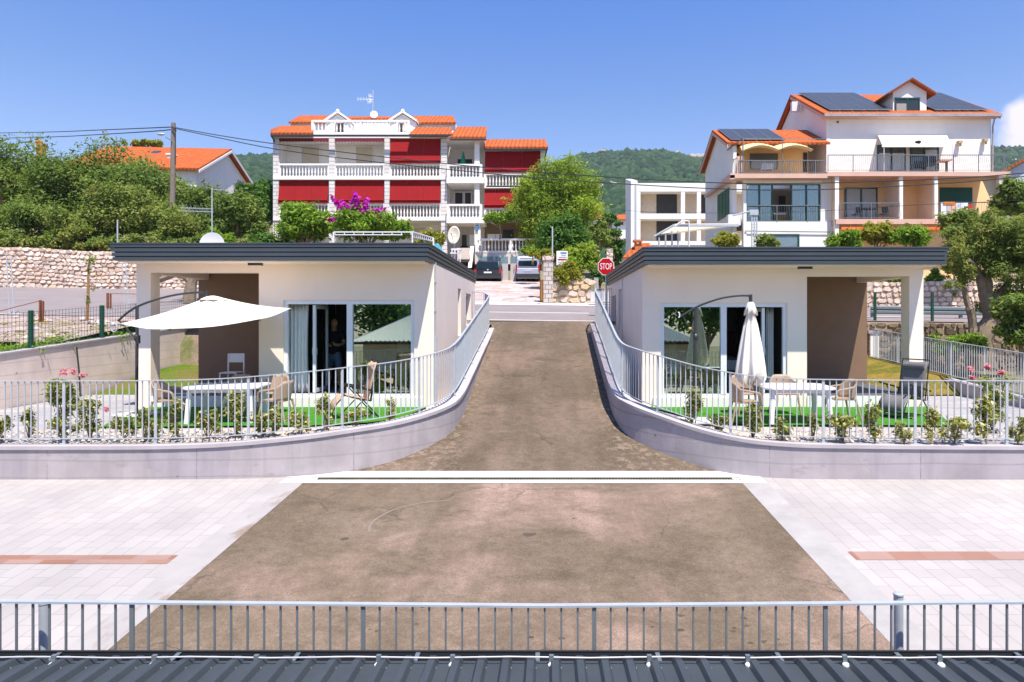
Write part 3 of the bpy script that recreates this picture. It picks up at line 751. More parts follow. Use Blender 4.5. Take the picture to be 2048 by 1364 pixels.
m = MB(); m.pbox(1188, 555, 1197, 590, 31.8, .25); m.build('post', CONC, t)
t = thing('parapet', P(1200, 590, 30.2), 'short white parapet wall behind the end of the railing near the stop sign', 'wall')
m = MB(); m.pbox(1181, 583, 1230, 604, 30.3, .3); m.build('wall', WHIC, t)
t = thing('gate_leaf', P(1085, 590, 30.6), 'narrow rusty brown steel gate leaf folded against the stone pier', 'gate')
m = MB(); m.pbox(1079.5, 560, 1086.5, 603, 30.4, .06)
m.build('frame', RUST, t)
m = MB(); m.pbox(1081.5, 563, 1084.5, 601, 30.38, .02); m.build('infill', plain('ochre_board', (.30,.16,.03), .8, .2), t)

# signs
t = thing('stop_sign', P(1212, 600, 25.4), 'red octagonal STOP sign with white lettering on a slim grey pole', 'road sign')
c = Vector(P(1212, 533, 25.4)); r = 16.2 * 25.4 / F
def octo(r, y, n=8): return [(c.x + r/math.cos(math.pi/8)*math.cos(math.pi/8 + i*math.pi/4), y, c.z + 1.06*r/math.cos(math.pi/8)*math.sin(math.pi/8 + i*math.pi/4)) for i in range(8)]
m = MB(); m.plate(octo(r, c.y), (0, .012, 0)); m.build('border', SIGW, t)
m = MB(); m.plate(octo(r*.93, c.y-.004), (0, .003, 0)); m.build('face', TRED, t)
me = textmesh('STOP', .29, .001)
me.transform(Matrix.Translation((c.x, c.y-.008, c.z-.005)) @ Matrix.Rotation(R(90), 4, 'X') @ Matrix.Diagonal((.64, 1.12, 1, 1)))
link('lettering', me, SIGW, t)
m = MB(); m.tube([(c.x+.01, c.y+.035, 1.7), (c.x+.01, c.y+.035, c.z+.2)], .035, 10); m.build('pole', GALV, t)
t = thing('notice_board', P(1123, 530, 33), 'white notice board with faded blue and red text lines above the boulder wall', 'sign')
m = MB(); m.pbox(1113, 502, 1135.5, 530, 32.6, .03); m.build('board', SIGW, t)
for px0, px1, y0, y1, mt in ((1121,1133,504.5,507,SIGB),(1122,1132,509.3,510.8,SIGG),(1118,1133,513.2,515,SIGG),(1115.5,1133.5,517.6,520.2,TRED),(1116,1133,523.3,524.4,plain('faded_red', (.55,.3,.3), .6))):
    m = MB(); m.pbox(px0, y0, px1, y1, 32.59, .008); m.build('text_line', mt, t)
for px in (1117, 1132):
    m = MB(); m.pbox(px-1, 530, px+1, 560, 32.61, .05); m.build('leg', GALVD, t)
t = thing('flag_pole', P(1105, 560, 32.5), 'thin pale metal pole standing beside the white notice board', 'pole')
m = MB(); m.pbox(1103.8, 453, 1106.2, 575, 32.0, .05); m.build('pole', GALV, t)

# lot behind the boundary wall
gsh = lambda x, y: ground(x, y)
sheet('gravel_lot', [-30,-26,-22,-18,-13.3], [18.5,20,22,24,24.06,24.5,25.2], lambda x, y: ground(x, y) + .014 , LOT, kind='structure')
gl = MB()
for px, y, dx in ((82, 24.3, 0), (217, 26.8, 1)):
    pass
for i, (px, Yp, yt, yb, lab) in enumerate(((82, 22.5, 600, 652, 'rusty brown steel fence post standing in the gravel lot'), (217, 26.5, 586, 616, 'rusty steel post of the gravel lot nearer the porch pillar'))):
    t = thing('rusty_post', P(px, yb, Yp), lab, 'post', 'rusty posts round the gravel lot')
    m = MB(); m.pbox(px-4.5, yt, px-1, yb+6, Yp, .06); m.pbox(px+2, yt+2, px+4.5, yb, Yp, .05); m.build('post', RUST, t)
    m = MB(); a = Vector(P(px, yt+1, Yp)); b = Vector(P(px-90, yt+24, Yp-3)) if i == 0 else Vector(P(px+55, yt+2, Yp)); m.tube([a, b], .012, 6)
    if i == 0: m.tube([Vector(P(px, yb-5, Yp)), Vector(P(px-90, yb+20, Yp-3))], .012, 6)
    m.build('brace', RUST, t)
for px, px2, y0, y1, Yp, lab in ((13, 22, 515, 626, 24.5, 'tall galvanised mesh site fence pole pair set in a white concrete foot'), (244, 251, 527, 606, 27, 'slim galvanised site fence frame standing by the porch pillar')):
    t = thing('site_fence', P(px, y1, Yp), lab, 'fence', None); m = MB()
    for q in (px, px2): m.tube([P(q, y0, Yp), P(q+6, y1, Yp)], .02, 6)
    m.build('frame', GALV, t)
    m = MB(); a = P(px-14, y1, Yp); m.box(a[0]-.35, Yp-.12, a[2]-.22, a[0]+.85, Yp+.12, a[2]+.0); m.build('foot', WHIC if px < 100 else CONC, t, bevel=.03)
rub = MB()
for i in range(140):
    x = RNG.uniform(-24, -13.6); y = RNG.uniform(16, 23.5); s = RNG.uniform(.05, .2); rub.ball((x, y, ground(x, y)+s*.3), s, s*.8, s*.6, 6, 4)
rub.build('rubble', STON, kind='stuff', label='loose pale stones scattered behind the mesh fence', cat='rubble')
# pale curved scuff and grease marks on the forecourt
SCUF = plain('pale_scuff', (.215,.168,.140), .9, .15, 9); OILM = plain('oil_stain', (.085,.066,.046), .8, .3, 9)
def fpt(px, py):
    k = (py - VY)/F; Y = (CZ - (-.77 - .067*11.5)) / (k + .067); return Vector((X_(px, Y), Y, fc(Y)))
q = smoothpath([fpt(738,1064), fpt(741,1050), fpt(756,1036), fpt(790,1019), fpt(840,1007), fpt(900,1001)], 5); mb = MB()
ribbon(mb, q, -.018, .018, lambda p: p.z+.001, lambda p: p.z+.004); mb.build('scuff_mark', SCUF, kind='structure')
mb = MB()
for px, py, r in ((1146,1018,.03),(1147,1037,.035),(845,1215,.03),(833,1248,.035),(753,1262,.03),(740,1259,.02),(1062,1274,.05),(1124,1277,.045),(1155,1226,.035),(1370,1218,.025),(1304,1254,.02),(1362,1260,.07),(1488,1237,.045),(1492,1252,.04),(1468,1256,.05),(1465,1262,.04),(1528,1283,.05),(1555,1278,.03),(1502,1286,.04),(1362,1232,.05),(965,927,.06),(690,1077,.09),(1060,1069,.12)):
    c = fpt(px, py); n = 9; vs = []
    for i in range(n):
        a = 2*math.pi*i/n; rr_ = r*.72*random.uniform(.5, 1.3); y = c.y + rr_*math.sin(a)*.8; vs.append((c.x + rr_*math.cos(a), y, (fc(y) if y < 11.25 else lane(y)) + .003))
    mb.add(vs, [tuple(range(n))])
mb.build('oil_stains', OILM, kind='structure')
# ================================================================== the two bungalows
def wallgrid(m, fn, u0, u1, z0, z1, openings):
    """wall in (u, z) with rectangular openings; fn(mb, ua, ub, za, zb) adds a block"""
    us = sorted({u0, u1, *[v for o in openings for v in o[:2] if u0 < v < u1]})
    for a, b in zip(us, us[1:]):
        cuts = sorted([(o[2], o[3]) for o in openings if o[0] <= a + 1e-6 and o[1] >= b - 1e-6]); z = z0
        for c, d in cuts:
            if c > z: fn(m, a, b, z, c)
            z = max(z, d)
        if z < z1: fn(m, a, b, z, z1)
def bungalow(side, label):
    L = side < 0
    if L: xo, xi, xp, d0, d1, dm, dz = -9.90, -2.75, -6.96, -6.37, -3.23, -4.79, 0.0
    else: xo, xi, xp, d0, d1, dm, dz = 9.01, 2.255, 6.21, 5.74, 2.70, 4.22, -.085
    s = side                       # +1: porch lies towards +X
    Yf, Yb, Yp = 16.4, 25.55, 19.3
    t = thing('bungalow', ((xo+xi)/2, Yf, 0), label, 'house', 'pair of flat roofed bungalows')
    zt = 3.28 + dz; zd0, zd1 = .05, 2.375 + dz*.8; zbm = 3.03 + dz
    a, b = sorted((xp, xi)); o0, o1 = sorted((d0, d1))
    m = MB()
    wallgrid(m, lambda mb, u0, u1, z0, z1: mb.box(u0, Yf, z0, u1, Yf+.25, z1), a, b, -.6, zt, [(o0, o1, zd0, zd1)])
    # lane side wall with two tall windows
    if L: ops = [(20.74, 21.45, 1.4, 2.85), (22.75, 24.2, 1.7, 2.78)]
    else: ops = [(21.1, 22.0, 1.6, 2.85), (22.85, 24.5, 1.7, 2.72)]
    x2 = xi + s*.25
    wallgrid(m, lambda mb, u0, u1, z0, z1: mb.box(xi, u0, z0, x2, u1, z1), Yf+.25, Yb, -1.5, zt, ops)
    m.box(xp, Yf+.25, -.6, xp - s*.2, Yp, zt)                       # porch inner side
    m.box(xo, Yp+.2, -.6, xo - s*.25, Yb, zt)                      # outer side behind the porch
    m.box(xi + s*.25, Yb-.25, -.6, xo - s*.25, Yb, zt)             # back
    m.box(xo, Yf, zbm, xp, Yf+.25, zt)                             # beam over the porch
    m.box(xo, Yf+.25, zbm, xo - s*.3, Yp, zt)
    m.build('wall', WALLM, t)
    m = MB(); m.box(xo, Yp, -.2, xp - s*.2, Yp+.2, zt-.06); m.build('porch_wall', BROWN, t)
    m = MB(); m.box(xo, Yf, -.25, xo - s*.34, Yf+.39, zbm); m.build('pillar', WALLM, t)
    m = MB(); m.box(xo - s*.3, Yf+.25, zt-.07, xp, Yp, zt-.02); m.build('porch_ceiling', WALLM, t)
    m = MB(); m.box(xo - s*.02, Yf+.02, -.3, xp, Yp, .085); m.build('porch_floor', TILEF, t)
    m = MB(); m.box(xo - s*.34, Yf-.03, -.3, xp, Yf-.002, .075); m.box(o0-.2, Yf-.05, -.3, o1+.2, Yf-.002, .03); m.build('step_edge', WALLW, t)
    for u0, u1, z0, z1 in ops:
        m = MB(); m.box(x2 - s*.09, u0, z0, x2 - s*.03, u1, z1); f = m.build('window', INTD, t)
        m = MB(); xx = x2 - s*.12
        for q in ((u0, u0+.07, z0, z1), (u1-.07, u1, z0, z1), (u0+.07, u1-.07, z0, z0+.07), (u0+.07, u1-.07, z1-.07, z1)): m.box(xx, q[0], q[2], xx + s*.06, q[1], q[3])
        m.build('frame', WPVC, f)
        m = MB(); m.box(xx + s*.02, u0+.07, z0+.07, xx + s*.03, u1-.07, z1-.07); m.build('pane', WGL, f)
    # interior
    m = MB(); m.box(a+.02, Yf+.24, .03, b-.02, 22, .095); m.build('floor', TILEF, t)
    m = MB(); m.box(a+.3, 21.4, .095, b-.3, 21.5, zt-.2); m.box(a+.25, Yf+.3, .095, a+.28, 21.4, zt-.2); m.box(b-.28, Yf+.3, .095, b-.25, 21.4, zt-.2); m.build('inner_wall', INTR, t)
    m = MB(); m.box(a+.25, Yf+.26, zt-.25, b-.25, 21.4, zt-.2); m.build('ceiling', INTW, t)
    # sliding door
    m = MB(); w = .085; y0 = Yf+.05; y1 = Yf+.15
    m.box(o0, y0, zd0, o0+w, y1, zd1); m.box(o1-w, y0, zd0, o1, y1, zd1); m.box(o0+w, y0, zd1-.10, o1-w, y1, zd1); m.box(o0+w, y0, zd0, o1-w, y1, zd0+.06)
    m.box(dm-.07, y0-.015, zd0+.06, dm+.07, y1-.01, zd1-.10)
    dr = m.build('sliding_door', WPVC, t)
    fx0, fx1 = (dm+.07, o1-w) if L else (o0+w, dm-.07)
    m = MB(); m.box(fx0, Yf+.09, zd0+.06, fx1, Yf+.105, zd1-.10); m.build('pane', DGL, dr)
    # leaf of the open half, swung inwards
    hx = (640-VX)*17.0/F if L else 5.22
    m = MB(); hy0, hy1 = Yf+.18, Yf+1.15
    for q in ((hy0, hy0+.08, zd0+.08, zd1-.12), (hy1-.08, hy1, zd0+.08, zd1-.12), (hy0+.08, hy1-.08, zd0+.08, zd0+.17), (hy0+.08, hy1-.08, zd1-.21, zd1-.12)): m.box(hx-.035, q[0], q[2], hx+.035, q[1], q[3])
    m.build('leaf_frame', WPVC, dr)
    m = MB(); m.box(hx-.008, hy0+.08, zd0+.17, hx+.008, hy1-.08, zd1-.21); m.build('leaf_pane', DGL, dr)
    m = MB(); m.box(hx-.06, hy0+.03, 1.05, hx+.06, hy0+.05, 1.22); m.build('handle', GALV, dr)
    # roof and banded fascia
    fo, fi = (X_(225, 15.5), X_(855, 15.5)) if L else (X_(1893, 15.5), X_(1289.6, 15.5))
    ra, rb_ = sorted((fo, fi)); z0 = zt - .03; z1 = 3.648 + dz*1.1
    rf = MB().box(ra+.08, 15.58, z0+.01, rb_-.08, 25.7, z1-.03).build('roof', SLATE, t)
    m = MB(); m.box(ra+.09, 15.59, z0-.022, rb_-.09, Yf, z0+.008); m.build('soffit', WALLM, rf)
    H = (z1-z0)/4.0
    for k in range(4):
        za = z0 + k*H; zb = za + H*.78; e = .012*k; m = MB()
        for (aa, bb, cc, dd) in ((ra-e, 15.5-e, rb_+e, 15.58), (ra-e, 25.7, rb_+e, 25.78+e), (ra-e, 15.58, ra+.08, 25.7), (rb_-.08, 15.58, rb_+e, 25.7)):
            m.box(aa, bb, za, cc, dd, zb)
        m.build('fascia_band', SLATE, rf)
    m = MB()
    for (aa, bb, cc, dd) in ((ra+.03, 15.535, rb_-.03, 15.59), (ra+.03, 25.69, rb_-.03, 25.74), (ra+.03, 15.59, ra+.09, 25.69), (rb_-.09, 15.59, rb_-.03, 25.69)): m.box(aa, bb, z0+.02, cc, dd, z1-.02)
    m.build('fascia_backing', DARK, rf)
    m = MB(); m.box(ra-.05, 15.45, z1-.028, rb_+.05, 25.83, z1); m.build('roof_capping', SLATE, rf)
    # soffit lights
    for px, Yl, zl in (((511 if L else 1610), 15.95, z0-.022), ((469 if L else 1665), 17.6, zt-.07)):
        m = MB(); x = X_(px, Yl); m.box(x-.155, Yl-.06, zl-.06, x+.155, Yl+.06, zl); f = m.build('ceiling_lamp', DARK, t)
        m = MB(); m.box(x-.14, Yl-.05, zl-.066, x+.14, Yl+.05, zl-.06); m.build('diffuser', WPLA, f)
    if L:
        m = MB(); m.tube([(xi+.03, Yf+.06, -.25), (xi+.03, Yf+.06, 1.45)], .04, 8); m.tube([(xi+.03, Yf+.06, 1.45), (xi+.03, Yf+.06, 3.28)], .014, 6)
        for z in (.6, 1.45, 2.1, 2.8): m.box(xi-.0, Yf+.03, z, xi+.05, Yf+.1, z+.03)
        m.build('downpipe', GALV, t)
        m = MB(); x = X_(425, 19); m.lathe((x, 19, z1), [(.28,0),(.28,.02),(.22,.06)], 20); m.build('vent_cap', GALV, rf)
    else:
        m = MB(); m.tube([(xi-.03, 20.6, .9), (xi-.03, 20.6, 3.2)], .012, 6); m.build('downpipe', GALV, t)
    return t
bungalow(-1, 'flat roofed cream bungalow with a man standing behind its open sliding door')
bungalow(1, 'flat roofed cream bungalow with a closed cream parasol before its sliding door')

# satellite dish lying behind the parapet of the bungalow
t = thing('satellite_dish', P(424, 487, 22), 'pale round satellite dish peeping over the anthracite roof edge', 'satellite dish')
c = Vector(P(424, 490, 22)); m = MB(); r = 25.5*22/F
vs = []; fs = []; N = 28; K = 5
for i in range(K+1):
    for j in range(N):
        a = 2*math.pi*j/N; q = r*i/K
        vs.append((c.x + q*math.cos(a), c.y + .05*(1 - (i/K)**2), c.z + q*math.sin(a)))
for i in range(K):
    for j in range(N): fs.append((i*N+j, i*N+(j+1) % N, (i+1)*N+(j+1) % N, (i+1)*N+j))
m.add(vs, fs); m.build('reflector', plain('dish_grey', (.82,.80,.84), .6, .04), t, smooth=True)
m = MB(); m.tube([(c.x, c.y+.12, c.z), (c.x, c.y+.3, c.z-.2), (c.x, c.y+.3, 3.6)], .03, 8); m.build('mount', GALV, t)
for px, y0, Yp, lab in ((235, 440, 21, 'short bare aerial rod at the outer corner of the anthracite roof'),):
    t = thing('aerial_rod', P(px, 487, Yp), lab, 'aerial'); m = MB(); m.tube([P(px, 487, Yp), P(px, y0, Yp)], .022, 6); m.build('rod', GALV, t)
def yagi(px, ytop, ybase, Yp, label, arms, name='tv_aerial', rod=.03):
    t = thing(name, P(px, ybase, Yp), label, 'aerial'); m = MB(); m.tube([P(px, ybase, Yp), P(px, ytop, Yp)], rod, 6); m.build('mast', GALV, t)
    for y, dx, n, L in arms:
        m = MB(); m.tube([P(px+3, y, Yp), P(px+dx, y+dx*.04, Yp)], rod*.5, 6)
        for k in range(n):
            q = Vector(P(px + dx*(.15+.85*k/max(1, n-1)), y + dx*.04*(k/max(1, n-1)), Yp)); m.bar(q + Vector((0, L/2, -L*.35)), q - Vector((0, L/2, -L*.35)), rod*.4)
        m.build('antenna_array', GALV, t)
yagi(424, 376, 468, 24, 'tall thin television aerial mast with horizontal arms behind the round dish', [(379, 22, 5, .3), (418, -62, 8, .3), (424, -60, 8, .25)], rod=.022)

# curtains
def curtain(x0, x1, Y, z0, z1, n, amp, label, flare=0.0):
    V = []; Fq = []; K = 60; M_ = 10
    for i in range(M_+1):
        u = i/M_
        for k in range(K+1):
            s = k/K; xm = (x0+x1)/2; x = xm + (x0 + (x1-x0)*s - xm)*(1 - flare*u*(1-u)*2)
            V.append((x, Y + amp*math.sin(s*n*2*math.pi + .5*math.sin(u*3)) * (.7+.3*u), z1 + (z0-z1)*u))
    for i in range(M_):
        for k in range(K): a = i*(K+1)+k; Fq.append((a, a+1, a+K+2, a+K+1))
    o = link('curtain', npmesh('curtain', V, Fq), FABW, smooth=True)
    md = o.modifiers.new('thickness', 'SOLIDIFY'); md.thickness = .006
    tag(o, label, 'curtain', None)
curtain(X_(576, 16.85), X_(618, 16.85), 16.85, .12, 2.28, 5, .05, 'long white pleated curtain hanging at the open side of the doorway', .25)
curtain(X_(641, 17.75), X_(655, 17.75), 17.75, .12, 2.3, 3, .04, 'narrow pale curtain hanging deeper inside beside the man')
curtain(5.42, 5.60, 17.0, .04, 2.2, 3, .05, 'narrow pale curtain at the far side of the doorway with the closed parasol')

curtain(X_(794, 16.85), X_(817, 16.85), 16.85, .12, 2.28, 4, .04, 'white curtain drawn to the lane side behind the reflecting door pane')
curtain(X_(1331, 16.85), X_(1352, 16.85), 16.85, .04, 2.2, 4, .04, 'white curtain drawn to the lane side behind the pane beside the closed parasol')
# bed and headboard glimpsed inside
t = thing('bed', (4.75, 19.6, .1), 'bed with white linen and a dark red headboard glimpsed through the dark doorway', 'bed')
m = MB(); m.box(4.1, 18.8, .1, 5.6, 20.9, .5); m.build('base', INTD, t)
m = MB(); m.box(4.08, 18.76, .5, 5.62, 20.9, .78); m.ball((4.85, 20.5, .85), .5, .3, .18, 12, 8); m.build('linen', FABW, t, bevel=.05)
m = MB(); m.box(4.0, 20.92, .1, 5.7, 21.0, 1.55); m.build('headboard', plain('dark_red_wood', (.10,.012,.012), .6), t)

# ================================================================== near metal roof
t = thing('metal_roof', (0, 3, -.4), 'dark grey ribbed metal roof along the bottom edge with a lightning wire', 'roof')
zr = lambda Y: CZ - 2.318 + .05*(4.62 - Y)
def ribbed(mb, y0, y1, dz):
    pitch = .165; xs = []; x = -6.1
    while x < 6:
        xs += [(x, 0), (x+.018, .037), (x+.062, .037), (x+.08, 0)]; x += pitch
    k = len(xs); vs = [(x, y, zr(y) + h + dz) for y in (y0, y1) for x, h in xs]
    mb.add(vs, [(i, i+1, k+i+1, k+i) for i in range(k-1)])
m = MB(); ribbed(m, 4.40, 4.62, 0); m.build('eaves_sheet', ROOFM, t)
m = MB(); ribbed(m, 1.2, 4.54, .006); m.build('roof_sheet', ROOFM, t)
m = MB(); m.box(-6.1, 4.62, zr(4.62)-.10, 6, 4.625, zr(4.62)-.03); m.box(-6.1, 4.625, zr(4.62)-.10, 6, 4.745, zr(4.62)-.095); m.box(-6.1, 4.745, zr(4.62)-.10, 6, 4.75, zr(4.62)+.0); m.box(-6.1, 4.742, zr(4.62), 6, 4.756, zr(4.62)+.008)
m.build('gutter', DARK, t)
x = -5.9
while x < 6:
    m = MB(); m.box(x, 4.60, zr(4.62)-.006, x+.03, 4.745, zr(4.62)-.002); m.build('gutter_bracket', GALVD, t); x += .83
wp = [Vector((X_(px, 4.56), 4.56, zr(4.56) + .052 + .004*math.sin(px*.02))) for px in range(-500, 2700, 80)]
m = MB(); m.tube(wp, .005, 6); m.build('lightning_wire', plain('bright_wire', (.62,.60,.60), .4, .05, metal=.3), t)
for px in (-95, 107, 308, 512, 757, 905, 1103, 1299, 1496, 1690, 1880, 2080):
    x = X_(px, 4.55); m = MB(); m.lathe((x, 4.535, zr(4.54)+.004), [(.024, 0), (.024, .012), (.016, .02)], 12); f = m.build('wire_holder', SIGW, t)
    m = MB(); m.box(x-.015, 4.545, zr(4.55)+.02, x+.015, 4.57, zr(4.55)+.068); m.build('clamp', GALVD, f)
m = MB(); x = -6.02 + .165/2 + .04
while x < 6:
    m.lathe((x + .04, 4.50, zr(4.5)+.006), [(.007, 0), (.006, .004), (.003, .007)], 6); x += .165
m.build('screw_heads', GALVD, t)
m = MB(); m.box(-6, 1.25, -3, 5.9, 4.35, zr(4.4)-.06); m.build('wall', WALLM, t)
for px, yt, lab in ((88, 1203, 'thick grey steel tube post beside the stripe end of the bar fence'), (1797, 1186, 'thick grey capped tube post standing behind the joint of the bar fence')):
    t = thing('tube_post', P(px, 1300, 5.1), lab, 'post'); a = P(px, yt+4, 5.1)
    m = MB(); m.tube([(a[0], 5.1, -1.25), (a[0], 5.1, a[2])], .034, 16); m.build('tube', GALV, t, smooth=False)
    m = MB(); m.lathe((a[0], 5.1, a[2]), [(.038, 0), (.038, .012), (.02, .02)], 16); m.build('cap', GALV, t)

# house behind the camera, seen only in the door panes
t = thing('hip_roof_house', (-1, -10, -1), 'low beige house with a grey corrugated hip roof mirrored in the door panes', 'house')
m = MB(); m.box(-11, -19, -2.5, 8.3, -7.5, .60); m.build('wall', plain('beige_render', (.62,.52,.40), .85), t)
rfm = plain('corrugated_grey', (.21,.22,.25), .5, .1)
m = MB(); e = [(-11.6,-6.9), (8.9,-6.9), (8.9,-19.6), (-11.6,-19.6)]; zr0, zr1 = .58, 2.45; a, b = (-8.6, -13.2), (5.2, -13.2)
def slope(p, q, r, s, n):
    """corrugated plane p-q eave, s-r ridge"""
    p, q, r, s = map(Vector, (p, q, r, s)); vs = []
    for i in range(n+1):
        dz = Vector((0, 0, .07 if i % 2 else 0)); u = i/n
        vs += [p.lerp(q, u) + dz, s.lerp(r, u) + dz]
    m.add(vs, [(2*i, 2*i+2, 2*i+3, 2*i+1) for i in range(n)])
E = [(x, y, zr0) for x, y in e]; A = (a[0], a[1], zr1); B = (b[0], b[1], zr1)
slope(E[0], E[1], B, A, 150); slope(E[2], E[3], A, B, 150); slope(E[1], E[2], B, B, 60); slope(E[3], E[0], A, A, 60)
m.build('roof', rfm, t)
m = MB(); m.box(-11.6, -6.95, .42, 8.9, -6.85, .56); m.build('gutter', DARK, t)
for x in (-8, -3.5, 1, 5.5):
    m = MB(); m.box(x, -7.52, -.9, x+1.2, -7.44, .35); m.build('window', INTD, t)
# ================================================================== garden furniture
def umb_open():
    t = thing('cantilever_parasol', (-9.0, 14.9, GZ), 'open white cantilever parasol on a dark curved arm over the garden table', 'parasol')
    Yu = 14.9
    m = MB(); m.tube([(X_(273, Yu), Yu, GZ+.03), (X_(274.5, Yu), Yu, 2.2)], .032, 10); m.build('pole', UMET, t, smooth=False)
    arm = smoothpath([P(236, 642, Yu), P(254, 626, Yu), P(276, 612.5, Yu), P(310, 600, Yu), P(345, 591, Yu), P(380, 586, Yu), P(409, 584.5, Yu)], 4)
    m = MB(); m.tube(arm, .024, 8); m.build('arm', UMET, t)
    m = MB(); m.tube([P(239, 643, Yu), P(252, 655, Yu), P(266, 672, Yu)], .014, 6); m.build('brace', UMET, t)
    m = MB(); m.tube([P(412, 582.5, Yu), P(413, 595, Yu)], .035, 8); m.build('hub', UMET, t)
    c = Vector(P(273, 676, Yu)); m = MB(); m.ball(c, .055, .06, .09, 10, 6); m.box(c.x+.03, c.y-.05, c.z-.12, c.x+.07, c.y+.03, c.z+.06); m.build('crank_box', UMET, t)
    c = Vector(P(228, 655, Yu)); m = MB()
    m.tube([c + Vector((.075*math.cos(a), 0, .09*math.sin(a))) for a in np.linspace(0, 2*math.pi, 17)], .014, 6); m.ball(c + Vector((-.02,0,.07)), .05); m.build('crank_wheel', GALV, t)
    ax = Vector((-7.33, 14.9, 2.42)); cc = Vector((-7.38, 14.9, 0)); rr = 1.67
    zz = {0: 2.16, 1: 2.22, 2: 2.02, 3: 1.82, 4: 1.73, 5: 1.92}
    pts = []
    for i in range(6):
        a = R(30 + 60*i); pts.append(Vector((cc.x + rr*math.cos(a), cc.y + rr*math.sin(a), zz[i])))
    V = []; Fq = []; N = 8
    for i in range(6):
        p, q = pts[i], pts[(i+1) % 6]
        for u in range(N+1):
            s = u/N
            for v in range(N+1):
                w = v/N; e = p.lerp(q, w); edge = 1 - .05*math.sin(w*math.pi)
                e2 = Vector((cc.x + (e.x-cc.x)*edge, cc.y + (e.y-cc.y)*edge, e.z - .0))
                x = ax.lerp(e2, .06 + .94*s); sag = -.055*math.sin(w*math.pi)*s - .05*math.sin(s*math.pi)
                V.append((x.x, x.y, x.z + sag))
        b = i*(N+1)**2
        for u in range(N):
            for v in range(N): k = b + u*(N+1) + v; Fq.append((k, k+1, k+N+2, k+N+1))
    o = link('canopy', npmesh('canopy', np.array([tuple(v) for v in V]), Fq), CANV, t, smooth=False)
    md = o.modifiers.new('thickness', 'SOLIDIFY'); md.thickness = .008
    m = MB(); m.lathe((ax.x, ax.y, ax.z-.07), [(.30, -.01), (.18, .045), (.05, .075)], 6); m.build('vent', CANV, t)
    for i in range(6):
        m = MB(); m.tube([ax - Vector((0,0,.10)), pts[i] - Vector((0, 0, .04))], .009, 6); m.build('rib', UMET, t)
    m = MB(); m.box(-9.35, 14.55, GZ+.012, -8.65, 15.25, GZ+.06); m.build('base', WHIC, t, bevel=.015)
umb_open()
def umb_closed():
    t = thing('cantilever_parasol', (2.985, 14, GZ), 'closed cream cantilever parasol hanging from a dark curved arm beside the garden table', 'parasol')
    Yu = 14.0
    m = MB(); m.tube([(X_(1387.5, Yu), Yu, GZ+.03), (X_(1391, Yu), Yu, 2.14)], .032, 10); m.build('pole', UMET, t)
    arm = smoothpath([P(1361, 633, Yu), P(1376, 624, Yu), P(1391, 615, Yu), P(1412, 606, Yu), P(1440, 597, Yu), P(1465, 592.5, Yu), P(1485, 591, Yu), P(1500, 591.5, Yu)], 4)
    m = MB(); m.tube(arm, .023, 8); m.build('arm', UMET, t)
    m = MB(); m.tube([P(1365, 632, Yu), P(1378, 652, Yu), P(1389, 672, Yu)], .011, 6); m.build('brace', UMET, t)
    m = MB(); m.tube([P(1501, 589, Yu), P(1501.5, 606, Yu)], .036, 8); m.build('hub', UMET, t)
    m = MB(); m.ball(P(1391, 674, Yu), .055, .05, .08, 10, 6); m.build('crank_box', UMET, t)
    m = MB(); q = [P(1356.5, 624, Yu), P(1359, 627, Yu), P(1359, 634, Yu), P(1357, 635, Yu)]; m.tube(q, .014, 6); m.build('crank_handle', WPLA, t)
    m = MB(); m.ball(P(1380, 657, Yu), .035, .03, .03); m.build('strap_buckle', plain('brass', (.5,.35,.08), .4, .05), t)
    cx, cy, _ = P(1501.5, 600, Yu); N = 64
    rings = [(604, .035), (606, .065), (627, .135), (627.6, .075), (650, .125), (690, .19), (725, .235), (748, .265), (757, .235), (766, .12)]
    V = []; Fq = []
    for i, (py, r) in enumerate(rings):
        for j in range(N):
            a = 2*math.pi*j/N; fold = (.30 if i > 3 else .12) * (math.cos(8*a + .35*i*.3) ) * (.35 + .65*min(1, i/6)); hem = .05*math.cos(8*a+1.1)*(i >= 7) + (.05*math.cos(8*a) if i == 2 else 0)
            q = r*(1 + fold*.75); V.append((cx + q*math.cos(a), cy + q*math.sin(a), Z_(py, Yu) - hem + .04*math.sin(3*a)*(i >= 7)))
    for i in range(len(rings)-1):
        for j in range(N): Fq.append((i*N+j, i*N+(j+1) % N, (i+1)*N+(j+1) % N, (i+1)*N+j))
    link('canopy', npmesh('canopy', V, Fq), CANV, t, smooth=True)
    m = MB(); m.box(2.6, 13.65, GZ+.012, 3.35, 14.35, GZ+.06); m.build('base', WHIC, t, bevel=.015)
umb_closed()

def table(w, d, h=.74):
    t = thing('garden_table', (0, 0, 0), 'x', 'table', 'white resin garden tables')
    ch = .14
    pts = [(-w/2+ch,-d/2),(w/2-ch,-d/2),(w/2,-d/2+ch),(w/2,d/2-ch),(w/2-ch,d/2),(-w/2+ch,d/2),(-w/2,d/2-ch),(-w/2,-d/2+ch)]
    MB().plate([(x, y, h-.045) for x, y in pts], (0, 0, .045)).build('table_top', WPLA, t, bevel=.012)
    for x in (-1, 1):
        for y in (-1, 1):
            m = MB(); a = Vector((x*(w/2-.17), y*(d/2-.14), h-.045)); b = Vector((x*(w/2-.13), y*(d/2-.10), 0)); m.bar(a, b, .085, .085); m.build('leg', WPLA, t, bevel=.012)
    for y in (-d/2+.12, d/2-.12):
        m = MB(); m.bar((-w/2+.17, y, h-.08), (w/2-.17, y, h-.08), .03, .06); m.build('apron', WPLA, t)
    m = MB(); m.lathe((0, 0, h), [(.04, 0), (.04, .004), (.012, .006)], 12); m.build('parasol_hole_cap', SIGG, t)
    return t
tb = table(1.5, 1.15); tb['label'] = 'white resin table with chamfered corners under the open white parasol'
